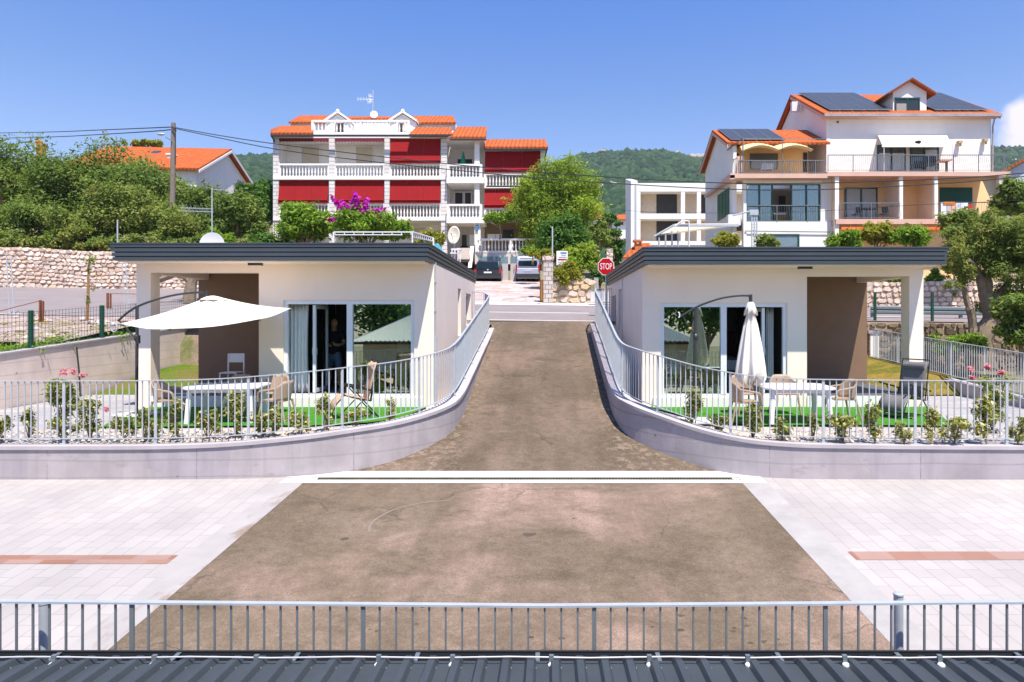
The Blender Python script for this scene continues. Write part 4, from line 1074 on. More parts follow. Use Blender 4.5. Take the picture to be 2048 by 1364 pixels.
place(tb, (-6.65, 14.15, GZ+.012), R(6))
tb2 = table(1.42, 1.15); tb2['label'] = 'white resin table with chamfered corners beside the closed cream parasol'
place(tb2, (5.05, 14.05, GZ+.012), R(-3))

def armchair():
    """beige resin armchair facing +Y (back towards -Y)"""
    t = thing('armchair', (0, 0, 0), 'x', 'chair', 'beige resin armchairs round the garden tables')
    m = MB(); m.plate([(-.23,-.22,.43),(.23,-.22,.43),(.25,.25,.44),(-.25,.25,.44)], (0, 0, .025)); m.build('seat', BEIG, t, bevel=.008)
    V = []; Fq = []; NU, NV = 12, 6
    for v in range(NV+1):
        h = .45 + .40*v/NV
        for u in range(NU+1):
            a = R(-78 + 156*u/NU); w = .27 + .03*v/NV
            drop = .16*max(0, abs(2*u/NU-1)-.45)/.55*(v/NV)
            V.append((w*math.sin(a), -.02 - (.22+.06*v/NV)*math.cos(a), h - drop))
    for v in range(NV):
        for u in range(NU): k = v*(NU+1)+u; Fq.append((k, k+1, k+NU+2, k+NU+1))
    o = link('backrest', npmesh('backrest', V, Fq), BEIG, t, smooth=True); md = o.modifiers.new('thickness', 'SOLIDIFY'); md.thickness = .018
    for s in (-1, 1):
        m = MB(); m.tube(smoothpath([(s*.27,-.1,.70),(s*.30,.08,.67),(s*.30,.24,.63),(s*.27,.28,.44)], 3), .022, 6); m.build('armrest', BEIG, t)
        m = MB(); m.tube([(s*.22,.22,.43),(s*.27,.29,0)], [.024,.017], 6); m.build('leg', BEIG, t)
        m = MB(); m.tube([(s*.20,-.2,.43),(s*.25,-.30,0)], [.024,.017], 6); m.build('leg', BEIG, t)
    return t
ac = armchair(); ac['label'] = 'beige armchair at the far outer end of the table under the open parasol'
place(ac, (-7.75, 13.9, GZ+.012), R(-90))
copy_tree(ac, (-5.55, 14.0, GZ+.012), R(80), 'beige armchair beside the doorway curtain, drawn up to the table under the open parasol')
copy_tree(ac, (-6.95, 15.25, GZ+.012), R(180), 'beige armchair behind the table in front of the tall white chair')
copy_tree(ac, (-6.15, 15.3, GZ+.012), R(172), 'beige armchair behind the table, between the white chair and the doorway curtain')
copy_tree(ac, (3.95, 13.75, GZ+.012), R(-95), 'beige armchair nearest the hanging folds of the closed parasol')
copy_tree(ac, (4.35, 15.15, GZ+.012), R(190), 'beige armchair partly hidden by the hem of the closed parasol')
copy_tree(ac, (5.25, 15.2, GZ+.012), R(180), 'beige armchair behind the table before the open dark doorway frame')
copy_tree(ac, (6.12, 14.25, GZ+.012), R(95), 'beige armchair between the garden table and the grey reclining lounger')
t = thing('side_chair', (-8.6, 17.9, .085), 'tall white plastic chair against the brown porch wall', 'chair')
cx, cy = X_(463, 17.6), 17.6; z = .085
m = MB(); m.box(cx-.22, cy-.22, z+.44, cx+.22, cy+.22, z+.47); m.build('seat', WPLA, t, bevel=.01)
m = MB(); m.add([(cx-.2,cy+.27,z+.70),(cx+.2,cy+.27,z+.70),(cx+.19,cy+.31,z+.93),(cx-.19,cy+.31,z+.93),(cx-.2,cy+.24,z+.70),(cx+.2,cy+.24,z+.70),(cx+.19,cy+.28,z+.93),(cx-.19,cy+.28,z+.93)], [(0,1,2,3),(4,7,6,5),(0,4,5,1),(1,5,6,2),(2,6,7,3),(3,7,4,0)]); m.build('backrest', WPLA, t, bevel=.006)
for s in (-1, 1):
    m = MB(); m.bar((cx+s*.21, cy+.25, z), (cx+s*.2, cy+.27, z+.93), .035); m.build('rear_leg', WPLA, t)
    m = MB(); m.bar((cx+s*.2, cy-.2, z), (cx+s*.2, cy-.2, z+.45), .035); m.build('leg', WPLA, t)

def lounger(fab, label):
    """zero gravity lounger facing +X, origin on the ground"""
    t = thing('reclining_lounger', (0, 0, 0), label, 'lounger', 'folding mesh loungers')
    W = .30
    def tube2(pts, r=.013):
        m = MB()
        for s in (-1, 1): m.tube([(x, s*W, z) for x, z in pts], r, 6)
        return m
    back = [(-.45, 1.22), (-.40, 1.0), (-.34, .70), (-.28, .36)]; seat = [(-.30, .36), (-.02, .42), (.25, .50)]; foot = [(.25, .50), (.40, .34), (.50, .14)]
    m = tube2(back); m.tube([(-.45, -W, 1.22), (-.45, W, 1.22)], .013, 6); m.build('back_frame', BLACK, t)
    m = tube2(seat); m.build('seat_frame', BLACK, t)
    m = tube2(foot); m.tube([(.50, -W, .14), (.50, W, .14)], .013, 6); m.build('foot_frame', BLACK, t)
    def fabric(name, pts, th=.012):
        V = []; Fq = []; n = len(pts)
        for x, z in pts:
            for k in range(7):
                y = -W+.025 + (2*W-.05)*k/6; V.append((x + .0, y, z - .02*math.sin(math.pi*k/6)))
        for i in range(n-1):
            for k in range(6): a = i*7+k; Fq.append((a, a+1, a+8, a+7))
        o = link(name, npmesh(name, V, Fq), fab, t, smooth=True); md = o.modifiers.new('thickness', 'SOLIDIFY'); md.thickness = th
    fabric('back_fabric', [(-.43, 1.18), (-.385, 1.0), (-.325, .70), (-.26, .38)], .02); fabric('seat_fabric', [(-.27, .37), (-.02, .43), (.24, .50)], .02); fabric('foot_fabric', [(.27, .485), (.41, .33), (.48, .17)], .02)
    m = MB(); m.tube([(-.39, -.24, 1.08), (-.39, .24, 1.08)], [.075, .075], 10); m.build('pillow', fab, t, bevel=.01)
    for s in (-1, 1):
        y = s*(W+.035)
        m = MB(); m.tube(smoothpath([(-.42, y, .555), (-.1, y, .64), (.2, y, .70), (.36, y, .74)], 3), .02, 6); m.build('armrest', BLACK, t)
        m = MB(); m.tube([(.10, y, .66), (-.47, y, .0)], .013, 6); m.build('leg', BLACK, t)
        m = MB(); m.tube([(-.16, y, .42), (.24, y, .0)], .013, 6); m.build('leg', BLACK, t)
        m = MB(); m.tube([(.22, y, .70), (.27, y, .5)], .011, 6); m.tube([(-.33, y, .58), (-.30, y, .36)], .011, 6); m.build('link_bar', BLACK, t)
    for x in (-.47, .24):
        m = MB(); m.tube([(x, -W-.035, .012), (x, W+.035, .012)], .013, 6); m.build('floor_bar', BLACK, t)
    return t
l1 = lounger(FABB, 'tan mesh reclining lounger with black frame, seen side on before the glass door')
place(l1, (X_(708, 14.7), 14.7, GZ+.012), R(206))
l2 = lounger(FABG, 'grey mesh reclining lounger with black frame in front of the porch pillar')
place(l2, (X_(1808, 14.75), 14.75, GZ+.012), R(211))

# ================================================================== person in the doorway
def skinmesh(name, nodes, edges, mat, parent, sub=2):
    me = bpy.data.meshes.new(name); me.from_pydata([n[:3] for n in nodes], edges, [])
    o = bpy.data.objects.new(name, me); C.objects.link(o)
    o.modifiers.new('skin', 'SKIN'); 
    for i, n in enumerate(nodes):
        sv = me.skin_vertices[0].data[i]; r = n[3]; sv.radius = r if isinstance(r, tuple) else (r, r); sv.use_root = (i == 0)
    sm = o.modifiers.new('sub', 'SUBSURF'); sm.levels = sub; sm.render_levels = sub
    dg = bpy.context.evaluated_depsgraph_get(); m2 = bpy.data.meshes.new_from_object(o.evaluated_get(dg))
    bpy.data.objects.remove(o); m2.name = name
    return link(name, m2, mat, parent, smooth=True)
px0, py0 = X_(668, 18.3), 18.3
t = thing('person', (px0, py0, .095), 'bald man in a dark polo shirt and blue shorts standing in the open doorway', 'person')
def w_(x, y, z): return (px0 + x, py0 + y, .095 + z)
N = [(*w_(0,.01,.98), .115), (*w_(0,.01,1.15), .11), (*w_(0,.01,1.35), .12), (*w_(0,.0,1.47), .075), (*w_(.01,-.03,1.57), .058), (*w_(.02,-.05,1.68), .085), (*w_(.025,-.06,1.79), .085),
     (*w_(-.20,0,1.43), .068), (*w_(-.27,.0,1.16), .048), (*w_(-.17,-.25,1.10), .038), (*w_(-.02,-.33,1.12), .028),
     (*w_(.20,0,1.43), .068), (*w_(.28,-.02,1.17), .048), (*w_(.20,-.26,1.13), .038), (*w_(.10,-.34,1.16), .028),
     (*w_(-.10,0,.90), .10), (*w_(-.12,-.01,.50), .062), (*w_(-.125,.02,.30), .058), (*w_(-.13,.03,.09), .038), (*w_(-.14,-.12,.035), .035),
     (*w_(.10,0,.90), .10), (*w_(.12,-.01,.50), .062), (*w_(.125,.02,.30), .058), (*w_(.13,.03,.09), .038), (*w_(.14,-.12,.035), .035)]
E = [(0,1),(1,2),(2,3),(3,4),(4,5),(5,6),(2,7),(7,8),(8,9),(9,10),(2,11),(11,12),(12,13),(13,14),(0,15),(15,16),(16,17),(17,18),(18,19),(0,20),(20,21),(21,22),(22,23),(23,24)]
# fingers
for (b, base, s) in ((10, (-.02,-.33,1.12), 1), (14, (.10,-.34,1.16), -1)):
    for k in range(4):
        i = len(N); N.append((*w_(base[0] + s*(.035), base[1]-.03, base[2] + .022 - .015*k), .009)); N.append((*w_(base[0] + s*(.075 - .006*abs(k-1)), base[1]-.02, base[2] + .018 - .015*k), .0085)); E += [(b, i), (i, i+1)]
    i = len(N); N.append((*w_(base[0]+s*.01, base[1]-.015, base[2]+.045), .010)); N.append((*w_(base[0]+s*.04, base[1]-.03, base[2]+.055), .009)); E += [(b, i), (i, i+1)]
body = skinmesh('body', N, E, SKIN, t)
m = MB(); c = w_(.028,-.07,1.72); m.ball((c[0], c[1], c[2]), .078, .095, .115, 14, 10); m.ball((c[0]+.01, c[1]-.095, c[2]-.015), .014, .02, .024, 8, 6); m.ball((c[0]-.08, c[1]+.01, c[2]), .012, .022, .033, 8, 6); m.ball((c[0]+.08, c[1]+.01, c[2]), .012, .022, .033, 8, 6)
m.build('head', SKIN, t, smooth=True)
m = MB(); m.ball((c[0]-.025, c[1]-.082, c[2]+.012), .011, .008, .007, 8, 5); m.ball((c[0]+.04, c[1]-.082, c[2]+.012), .011, .008, .007, 8, 5); m.ball((c[0]+.01, c[1]-.082, c[2]-.055), .024, .008, .006, 8, 5); m.build('facial_features', plain('dark_skin', (.10,.04,.03), .6), t)
SN = [(*w_(0,0,.80), (.18,.15)), (*w_(0,.0,1.0), (.19,.165)), (*w_(0,.0,1.18), (.195,.17)), (*w_(0,0,1.36), (.20,.165)), (*w_(0,0,1.50), .085), (*w_(-.20,0,1.435), .085), (*w_(-.265,0,1.24), .075), (*w_(.20,0,1.435), .085), (*w_(.275,-.01,1.25), .075)]
skinmesh('polo_shirt', SN, [(0,1),(1,2),(2,3),(3,4),(3,5),(5,6),(3,7),(7,8)], SHIRT, t)
SN = [(*w_(0,0,1.06), .16), (*w_(0,0,.88), .165), (*w_(-.105,0,.78), .115), (*w_(-.125,-.01,.52), .10), (*w_(.105,0,.78), .115), (*w_(.125,-.01,.52), .10)]
skinmesh('shorts', SN, [(0,1),(1,2),(2,3),(1,4),(4,5)], SHORT, t)
for s in (-1, 1):
    m = MB(); q = w_(s*.14, -.08, .03); m.ball((q[0], q[1], .095+.035), .055, .14, .04, 12, 6); m.build('shoe', BLACK, t, smooth=True)
o = tag(MB().box(*w_(.025,-.39,1.13), *w_(.105,-.378,1.19)).build('phone', BLACK), 'small dark phone held in the hands of the man in the doorway', 'phone')

# ================================================================== leaves
def leafmesh(name, cent, nrm, size, aspect=.42, fold=True):
    """one small diamond leaf per point"""
    n = len(cent); r = RNG.standard_normal((n, 3)); 
    u = np.cross(nrm, r); u /= np.linalg.norm(u, axis=1, keepdims=True) + 1e-9
    v = np.cross(nrm, u); v /= np.linalg.norm(v, axis=1, keepdims=True) + 1e-9
    s = (size * (.45 + .95*RNG.random(n)**1.5))[:, None]
    a = cent - u*s*.5; b = cent + v*s*aspect*.5 + u*s*.05; c = cent + u*s*.5; d = cent - v*s*aspect*.5 + u*s*.05
    V = np.stack([a, b, c, d], 1).reshape(-1, 3); Fq = np.arange(4*n).reshape(n, 4)
    return npmesh(name, V, Fq)
def clump_points(blobs, n, shell=.55, droop=0.0):
    """points spread through a set of ellipsoids (x, y, z, rx, ry, rz), denser towards their skin"""
    B = np.array(blobs, float); w = B[:, 3]*B[:, 5]; w /= w.sum(); k = RNG.choice(len(B), n, p=w)
    d = RNG.standard_normal((n, 3)); d /= np.linalg.norm(d, axis=1, keepdims=True)
    q = (shell + (1-shell)*RNG.random(n))**.8 * (1 + .20*RNG.standard_normal(n))
    p = B[k, :3] + d * B[k, 3:6] * q[:, None]
    nr = .7*d + .7*RNG.standard_normal((n, 3)) + np.array([0, -.25, 1.0]); nr[:, 2] -= droop*2*RNG.random(n)
    nr /= np.linalg.norm(nr, axis=1, keepdims=True); return p, nr
def crownblobs(c, r, n, br=(.26, .42), seed=None, flat=1.0, low=-.5):
    rg = np.random.default_rng(seed); out = []
    while len(out) < n:
        d = rg.standard_normal(3); d /= np.linalg.norm(d)
        if d[2] < low: continue
        q = rg.uniform(.35, .92); b = rg.uniform(*br) * min(r[0], r[2]*1.2)
        out.append((c[0] + d[0]*r[0]*q, c[1] + d[1]*r[1]*q, c[2] + d[2]*r[2]*q, b*rg.uniform(.9, 1.35), b, b*rg.uniform(.7, 1.0)*flat))
    return out
def tree(name, base, c, r, label, leaf, cat='tree', n=7000, size=.3, nb=26, seed=1, group=None, trunk=.16, bark=BARK, br=(.26,.42), aspect=.42, low=-.5, limbs=5, droop=0, shell=.5, extra=None):
    t = thing(name, base, label, cat, group)
    bl = crownblobs(c, r, nb, br, seed, low=low) + (extra or [])
    p, nr = clump_points(bl, n, shell, droop)
    if n > 2000:                                            # loose sprigs that break the outline
        rs = np.random.default_rng(seed+9); B = np.array(bl); ns = int(n*.16)//14; k_ = rs.integers(len(B), size=ns)
        d = rs.standard_normal((ns, 3)); d[:, 2] = np.abs(d[:, 2])*.9 + .1; d /= np.linalg.norm(d, axis=1, keepdims=True)
        s0 = B[k_, :3] + d*B[k_, 3:6]*.8; L = (rs.uniform(.35, 1.0, ns)*np.mean(B[:, 3])*.8)[:, None]
        u = np.linspace(0, 1, 14)[None, :, None]; q = s0[:, None, :] + (d*L)[:, None, :]*u + rs.standard_normal((ns, 14, 3))*size*.30
        p = np.concatenate([p, q.reshape(-1, 3)]); z = rs.standard_normal((ns*14, 3))*.8 + np.array([0, -.25, .8]); nr = np.concatenate([nr, z/np.linalg.norm(z, axis=1, keepdims=True)])
    link('crown', leafmesh('crown', p, nr, size, aspect), leaf, t)
    rg = np.random.default_rng(seed+5); m = MB(); b = Vector(base); top = Vector(c)
    if trunk:
        fork = b.lerp(top, .45); mid = b.lerp(fork, .5) + Vector((rg.uniform(-.5, .5)*trunk*2, 0, 0))
        m.tube(smoothpath([b - Vector((0,0,.3)), mid, fork], 3), [trunk*1.25]*2 + [trunk]*3 + [trunk*.8]*2, 7)
        for k in range(limbs):
            q = Vector(bl[int(rg.integers(len(bl)))][:3]); h = fork.lerp(q, .5) + Vector((rg.uniform(-.2,.2), 0, rg.uniform(0,.25)))
            m.tube([fork - Vector((0,0,.05)), h, q], [trunk*.6, trunk*.4, trunk*.15], 6)
        m.build('trunk', bark, t)
    return t
def pxtree(name, px, py, rx, ry, Y, ybase, label, leaf, **kw):
    k = Y/F; c = P(px, py, Y); base = (c[0] + kw.pop('bx', 0)*k, Y, kw.pop('zb', None) if 'zb' in kw else Z_(ybase, Y))
    return tree(name, base, c, (rx*k, max(rx, ry)*k*kw.pop('dep', .8), ry*k), label, leaf, **kw)

# ------------------------------------------------------------------ shrubs in the gravel beds
def shrubs(protos, spots, words, group):
    for i, (px, py, s) in enumerate(spots):
        Y = (CZ - GZ) * F / (py - VY); pr = protos[i % len(protos)]
        copy_tree(pr, (X_(px, Y), Y, GZ), RNG.uniform(0, 6.28), words(i, len(spots)), s, group)
def shrubproto(seed, h, w, leaf, n):
    t = thing('garden_shrub', (0, 0, 0), 'x', 'shrub'); rg = np.random.default_rng(seed)
    bl = [(rg.uniform(-w, w)*.6, rg.uniform(-w, w)*.6, h*rg.uniform(.2, .85), w*rg.uniform(.25,.5), w*.4, h*rg.uniform(.14,.24)) for _ in range(9)]
    p, nr = clump_points(bl, n, .3)
    link('foliage', leafmesh('foliage', p, nr, .068, .5), leaf, t)
    m = MB()
    for b in bl[:6]: m.tube([(0, 0, 0), (b[0]*.5, b[1]*.5, b[2]*.55), (b[0], b[1], b[2])], [.009, .007, .004], 5)
    m.build('stem', BARK, t); return t
SPs = [shrubproto(s, h, w_s, L_HEDG, n) for s, h, w_s, n in ((1,.56,.22,700),(2,.68,.17,640),(3,.46,.24,620),(4,.62,.19,600),(5,.42,.19,400))]
ORD = ['first','second','third','fourth','fifth','sixth','seventh','eighth','ninth','tenth','eleventh','twelfth','thirteenth','fourteenth','fifteenth','sixteenth']
lsp = [(4,884,1.05),(58,880,.9),(124,882,1.1),(180,880,1.25),(248,880,1.05),(288,882,.9),(306,878,.95),(357,880,1.15),(415,878,1.2),(470,876,1.3),(527,874,1.15),(545,876,.9),(600,871,1.1),(650,866,1.15),(712,858,1.05),(778,850,.9)]
shrubs(SPs[:4], lsp, lambda i, n: ORD[n-1-i] + ' low shrub from the driveway in the pebble bed of the open parasol garden', 'low shrubs in the pebble bed of the open parasol garden')
rsp = [(1386,868,1.35),(1440,872,1.0),(1505,880,1.1),(1565,884,1.15),(1627,884,.8),(1686,886,1.3),(1750,886,1.15),(1808,888,1.0),(1862,888,1.0),(1909,888,1.2),(1973,888,1.3),(2036,888,1.25)]
shrubs(SPs[1:], rsp, lambda i, n: ORD[i] + ' low shrub from the driveway in the pebble bed of the closed parasol garden', 'low shrubs in the pebble bed of the closed parasol garden')
for t_ in SPs:
    for k in list(t_.children): bpy.data.objects.remove(k)
    bpy.data.objects.remove(t_)
def oleander(px, py, h, w, label, flowers):
    Y = (CZ - GZ) * F / (py - VY); b = Vector((X_(px, Y), Y, GZ)); t = thing('oleander', tuple(b), label, 'shrub')
    bl = [(b.x + RNG.uniform(-w, w)*.55, b.y + RNG.uniform(-w, w)*.55, b.z + h*RNG.uniform(.22, .88), w*.34, w*.34, h*.13) for _ in range(15)]
    p, nr = clump_points(bl, 1050, .2); link('foliage', leafmesh('foliage', p, nr, .15, .24), L_OLEA, t)
    m = MB()
    for q in bl: m.tube([b, b.lerp(Vector(q[:3]), .5) + Vector((0,0,.1)), Vector(q[:3])], [.014, .010, .005], 5)
    m.build('stem', BARK, t)
    for fx, fy in flowers:
        q = P(fx, fy, Y - RNG.uniform(-.2, .25)); p, nr = clump_points([(q[0], q[1], q[2], .075, .075, .06)], 60, .0); link('flower_cluster', leafmesh('flower_cluster', p, nr, .06, .8), L_PINK, t)
oleander(125, 858, 1.0, .40, 'pink flowering oleander beside the pale terrace at the open parasol garden', [(128,744),(146,742),(166,750),(118,772),(212,818)])
oleander(1985, 862, 1.12, .42, 'pink flowering oleander before the sloping railing at the closed parasol garden', [(1940,737),(1946,755),(1975,733),(2002,745)])
# ================================================================== houses up the hill
def pquad(m, pts, n=(0, .0, -.12)):
    """picture-placed polygon; pts are (px, py, Y), thickened along n"""
    m.plate([P(*p) for p in pts], n)
def balustrade(parent, px0, px1, y0, y1, Y, step=.225, name='balustrade', ends=True, d=.16):
    m = MB(); x0, x1 = X_(px0, Y), X_(px1, Y); za, zb = Z_(y1, Y), Z_(y0, Y)
    m.box(x0, Y-.02, zb-.13, x1, Y+d+.04, zb); m.box(x0, Y, za, x1, Y+d, za+.12)
    n = max(2, int((x1-x0)/step))
    h = zb - za - .25
    for i in range(n):
        x = x0 + (i+.5)*(x1-x0)/n
        m.lathe((x, Y+d/2, za+.12), [(.05, 0), (.032, .1*h), (.062, .34*h), (.034, .68*h), (.03, .85*h), (.05, h)], 6)
    if ends:
        nn = max(1, round((x1-x0)/3.2))
        for i in range(nn+1):
            x = x0 + (x1-x0)*i/nn; m.box(x-.09, Y-.01, za, x+.09, Y+d+.02, zb-.02)
    return m.build(name, WALLW, parent)
# ---------------------------------------------------------------- hotel with red awnings
YH = 50.0
t = thing('apartment_house', P(800, 560, YH), 'white three storey guest house with rows of red roll awnings and balustrades', 'building')
HZ = ground(-10, 49) - .5
m = MB()
# rear body behind the loggias, floor slabs, side walls
m.box(X_(549, YH), YH+1.9, HZ, X_(893, YH), YH+12, Z_(262, YH))
m.box(X_(893, YH), YH+2.2, HZ, X_(968, YH), YH+12, Z_(272, YH))
m.box(X_(968, YH), YH+1.9, HZ, X_(1090, YH), YH+12, Z_(292, YH))
for y0, y1 in ((352, 359), (434, 441)): m.pbox(546, y0, 893, y1, YH-.12, 2.2)
m.pbox(546, 268, 893, 276, YH, 2.2)
for y0, y1 in ((355, 366), (434, 446)): m.pbox(893, y0, 968, y1, YH-.6, 3)
m.pbox(893, 274, 968, 281, YH-.3, 2.8)
m.pbox(968, 371, 1092, 376, YH-.05, 2); m.pbox(968, 294, 1092, 299, YH, 2); m.pbox(968, 429, 1060, 432, YH-.05, 2)
for px in (548, 1088): m.box(X_(px, YH), YH+.1, HZ, X_(px, YH)+.2, YH+2, Z_(272 if px < 600 else 296, YH))
m.build('wall', WALLW, t)
pil = m_pavers('pilaster_blocks', (.66,.62,.60), (.74,.71,.69), 3, .28, 0, (.40,.36,.34), .03); pil.node_tree.nodes['Mapping'].inputs['Rotation'].default_value = (R(90), 0, 0)
for px0, px1 in ((546, 557), (658, 669), (769, 779), (882, 894)):
    m = MB(); m.pbox(px0, 272, px1, 560, YH-.06, .4); m.build('pilaster', pil, t)
for px0, px1, y0, y1 in ((949, 959, 280, 330), (949, 959, 364, 410), (949, 961, 444, 490)):
    m = MB(); m.pbox(px0, y0, px1, y1, YH-.4, .35); m.build('column', WALLW, t)
m = MB(); m.pbox(1081, 294, 1091, 345, YH-.02, .3); m.build('column', WALLW, t)
for px0, px1 in ((557, 658), (669, 769), (779, 882)):
    balustrade(t, px0, px1, 327, 355, YH); balustrade(t, px0, px1, 407, 437, YH)
balustrade(t, 896, 962, 328, 357, YH-.5); balustrade(t, 896, 962, 408, 437, YH-.5)
balustrade(t, 970, 1086, 346, 374, YH-.05); balustrade(t, 970, 1046, 415, 431, YH-.05)
balustrade(t, 625, 817, 240, 268, YH+.3, step=.27)
def awning(px0, px1, y0, y1, Y=YH+.06):
    x0, x1 = X_(px0, Y), X_(px1, Y); z0, z1 = Z_(y1, Y), Z_(y0, Y); m = MB()
    n = 3; yb = Y - .18
    for i in range(n):
        a = x0 + (x1-x0)*i/n; b = x0 + (x1-x0)*(i+1)/n - .012; m.plate([(a, yb, z0), (b, yb, z0), (b, Y+.1, z1), (a, Y+.1, z1)], (0, .03, 0))
    f = m.build('awning', RED, t)
    m = MB(); m.tube([(x0, yb-.02, z0), (x1, yb-.02, z0)], .05, 8); m.plate([(x0, yb, z0-.22), (x1, yb, z0-.22), (x1, yb, z0), (x0, yb, z0)], (0, .02, 0)); m.build('awning_bar', RED, f)
for a, b in ((781, 881), ): awning(a, b, 277, 322)
for a, b in ((558, 657), (670, 768), (780, 881)): awning(a, b, 360, 401)
awning(970, 1081, 302, 340); awning(969, 1032, 378, 411)
for a, b in ((558, 657), (669, 768)):
    m = MB(); Y = YH+.02; n = 16; x0, x1 = X_(a, Y), X_(b, Y); zt = Z_(276.5, Y)
    for i in range(n):
        u0, u1 = x0 + (x1-x0)*i/n, x0 + (x1-x0)*(i+1)/n; zl = zt - .21; m.plate([(u0, Y, zt), (u0, Y, zl), ((u0+u1)/2, Y, zl-.07), (u1, Y, zl), (u1, Y, zt)], (0, .02, 0))
    m.build('valance', plain('wine_valance', (.16,.008,.03), .8, .1), t)
# doors and windows at the back of the loggias
for px0, px1, y0, y1, mt in ((603,638,294,330,'b'),(712,745,294,330,'b'),(915,945,318,330,'w'),(910,925,385,412,'w'),(930,942,385,412,'w'),(818,850,455,480,'b')):
    Yq = YH + 1.84; m = MB(); m.pbox(px0, y0, px1, y1, Yq, .05); f = m.build('door', plain('beige_shutter', (.52,.46,.36), .7) if mt == 'b' else INTD, t)
    m = MB(); m.pbox(px0-1.5, y0-1.5, px0, y1, Yq-.02, .05); m.pbox(px1, y0-1.5, px1+1.5, y1, Yq-.02, .05); m.pbox(px0, y0-1.5, px1, y0, Yq-.02, .05); m.build('frame', WPVC, f)
# roofs
def roof(pts, n=(0, 0, .14), mt=None, name='roof'):
    m = MB(); pquad(m, pts, n); return m.build(name, mt or TILE, t)
roof([(541, 269, YH-.5), (627, 269, YH-.5), (627, 255, YH+1.8), (561, 255, YH+1.8)])
roof([(541, 269, YH-.5), (561, 255, YH+1.8), (561, 255, YH+9), (541, 262, YH+11)], mt=TILEY)
roof([(818, 272, YH-.5), (905, 272, YH-.5), (902, 258, YH+1.8), (832, 258, YH+1.8)])
roof([(900, 277, YH-.9), (972, 277, YH-.9), (974, 257, YH+2.2), (914, 257, YH+2.2)])
roof([(967, 297, YH-.5), (1096, 297, YH-.5), (1091, 282, YH+2.6), (972, 282, YH+2.6)])
roof([(577, 247, YH+2.2), (660, 247, YH+2.2), (660, 234, YH+5), (600, 234, YH+5)])
roof([(826, 248, YH+2.2), (912, 248, YH+2.2), (906, 235, YH+5), (826, 235, YH+5)])
roof([(655, 240, YH+3.5), (830, 240, YH+3.5), (830, 236, YH+5), (655, 236, YH+5)])
m = MB(); m.box(X_(581, YH+2.4), YH+2.4, Z_(272, YH), X_(911, YH+2.4), YH+10, Z_(246, YH+2.4)); m.build('attic_wall', WALLW, t)
for cx, w in ((676, 24), (806, 26)):
    m = MB(); Y = YH+1.6
    pquad(m, [(cx-w, 245, Y), (cx+w, 245, Y), (cx+w, 262, Y), (cx-w, 262, Y)][::-1], (0, 2, 0)); pquad(m, [(cx-w, 245, Y), (cx+w, 245, Y), (cx, 228, Y)], (0, 2, 0)); g = m.build('dormer', WALLW, t)
    m = MB(); a = Vector(P(cx, 226.5, Y)); b = Vector(P(cx-w-3, 245, Y)); c = Vector(P(cx+w+3, 245, Y))
    for q in (b, c): m.plate([a + Vector((0,-.2,0)), q + Vector((0,-.2,0)), q + Vector((0,2.2,0)), a + Vector((0,2.2,0))], (0, 0, .16))
    m.ball(a + Vector((0,-.1,.15)), .14, .14, .14); m.build('dormer_roof', WALLW, g)
for cx0, cx1 in ((671, 687), (797, 808)):
    m = MB(); m.pbox(cx0, 246, cx1, 266, YH+1.55, .04); m.build('door', INTD, t)
# gutters and downpipes
m = MB(); m.pbox(541, 269, 905, 272.5, YH-.62, .14); m.pbox(899, 277.5, 973, 280, YH-1.0, .12); m.pbox(967, 297, 1096, 299.5, YH-.62, .14)
m.tube([P(542, 271, YH-.55), P(548, 280, YH-.1), P(548, 285, YH-.1)], .06, 6); m.tube([P(1093, 298, YH-.5), P(1090, 320, YH), P(1090, 345, YH)], .06, 6); m.build('gutter', DARK, t)
# lower right terrace and garages
YT = 48.2
m = MB(); m.box(X_(950, YT), YT, HZ-.5, X_(1092, YT), YH+2, Z_(505, YT)); m.build('terrace', plain('beige_plaster', (.62,.54,.46), .85), t)
balustrade(t, 953, 1090, 477, 505, YT-.02, step=.24)
m = MB(); m.pbox(969, 446, 1088, 506, YH+1.7, .1); m.build('terrace_recess', plain('shaded_ochre', (.20,.14,.07), .8), t)  # dark panel puts the recess shade, seen between the balusters, into colour
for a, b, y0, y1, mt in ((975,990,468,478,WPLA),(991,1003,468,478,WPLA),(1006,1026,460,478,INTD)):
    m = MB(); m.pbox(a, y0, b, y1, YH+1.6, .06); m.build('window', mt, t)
for a, b in ((957, 986), (991, 1016), (1021, 1052)):
    m = MB(); m.pbox(a, 513, b, 526, YT-.03, .05); p_ = m.build('garage_window', plain('blue_grey_pane', (.16,.24,.26), .15, .1), t)
    m = MB(); m.pbox(a, 527, (a+b)/2-.3, 563, YT-.05, .06); m.pbox((a+b)/2+.3, 527, b, 563, YT-.05, .06); m.build('garage_door', plain('pale_grey_door', (.50,.46,.46), .7, .05), t)
# stair, blue plate, back porch
m = MB()
for i in range(7): m.pbox(917-i*.6, 515-i*3.2, 940, 518.2-i*3.2, YT-1+i*.33, .4)
m.build('stair', plain('pale_step', (.52,.45,.40), .85), t)
m = MB(); pquad(m, [(936, 535, YT-1.4), (943, 535, YT-1.4), (948, 492, YT+.6), (941, 492, YT+.6)], (0, .2, 0)); m.build('stair_rail', WALLW, t)
m = MB(); m.pbox(951, 450, 956.5, 462, YH-.5, .03); pl = m.build('wall_plate', SIGB, t)
m = MB(); m.pbox(952.3, 452.5, 955.2, 454, YH-.51, .01); m.pbox(952.3, 456.5, 955.2, 457.2, YH-.51, .01); m.pbox(952.3, 459, 955.2, 459.7, YH-.51, .01); m.build('text_line', plain('pale_blue', (.3,.5,.7), .5), pl)
m = MB(); m.pbox(893, 446, 950, 520, YH+1.6, .1); m.build('porch_back', plain('porch_shade_wall', (.42,.40,.36), .85), t)
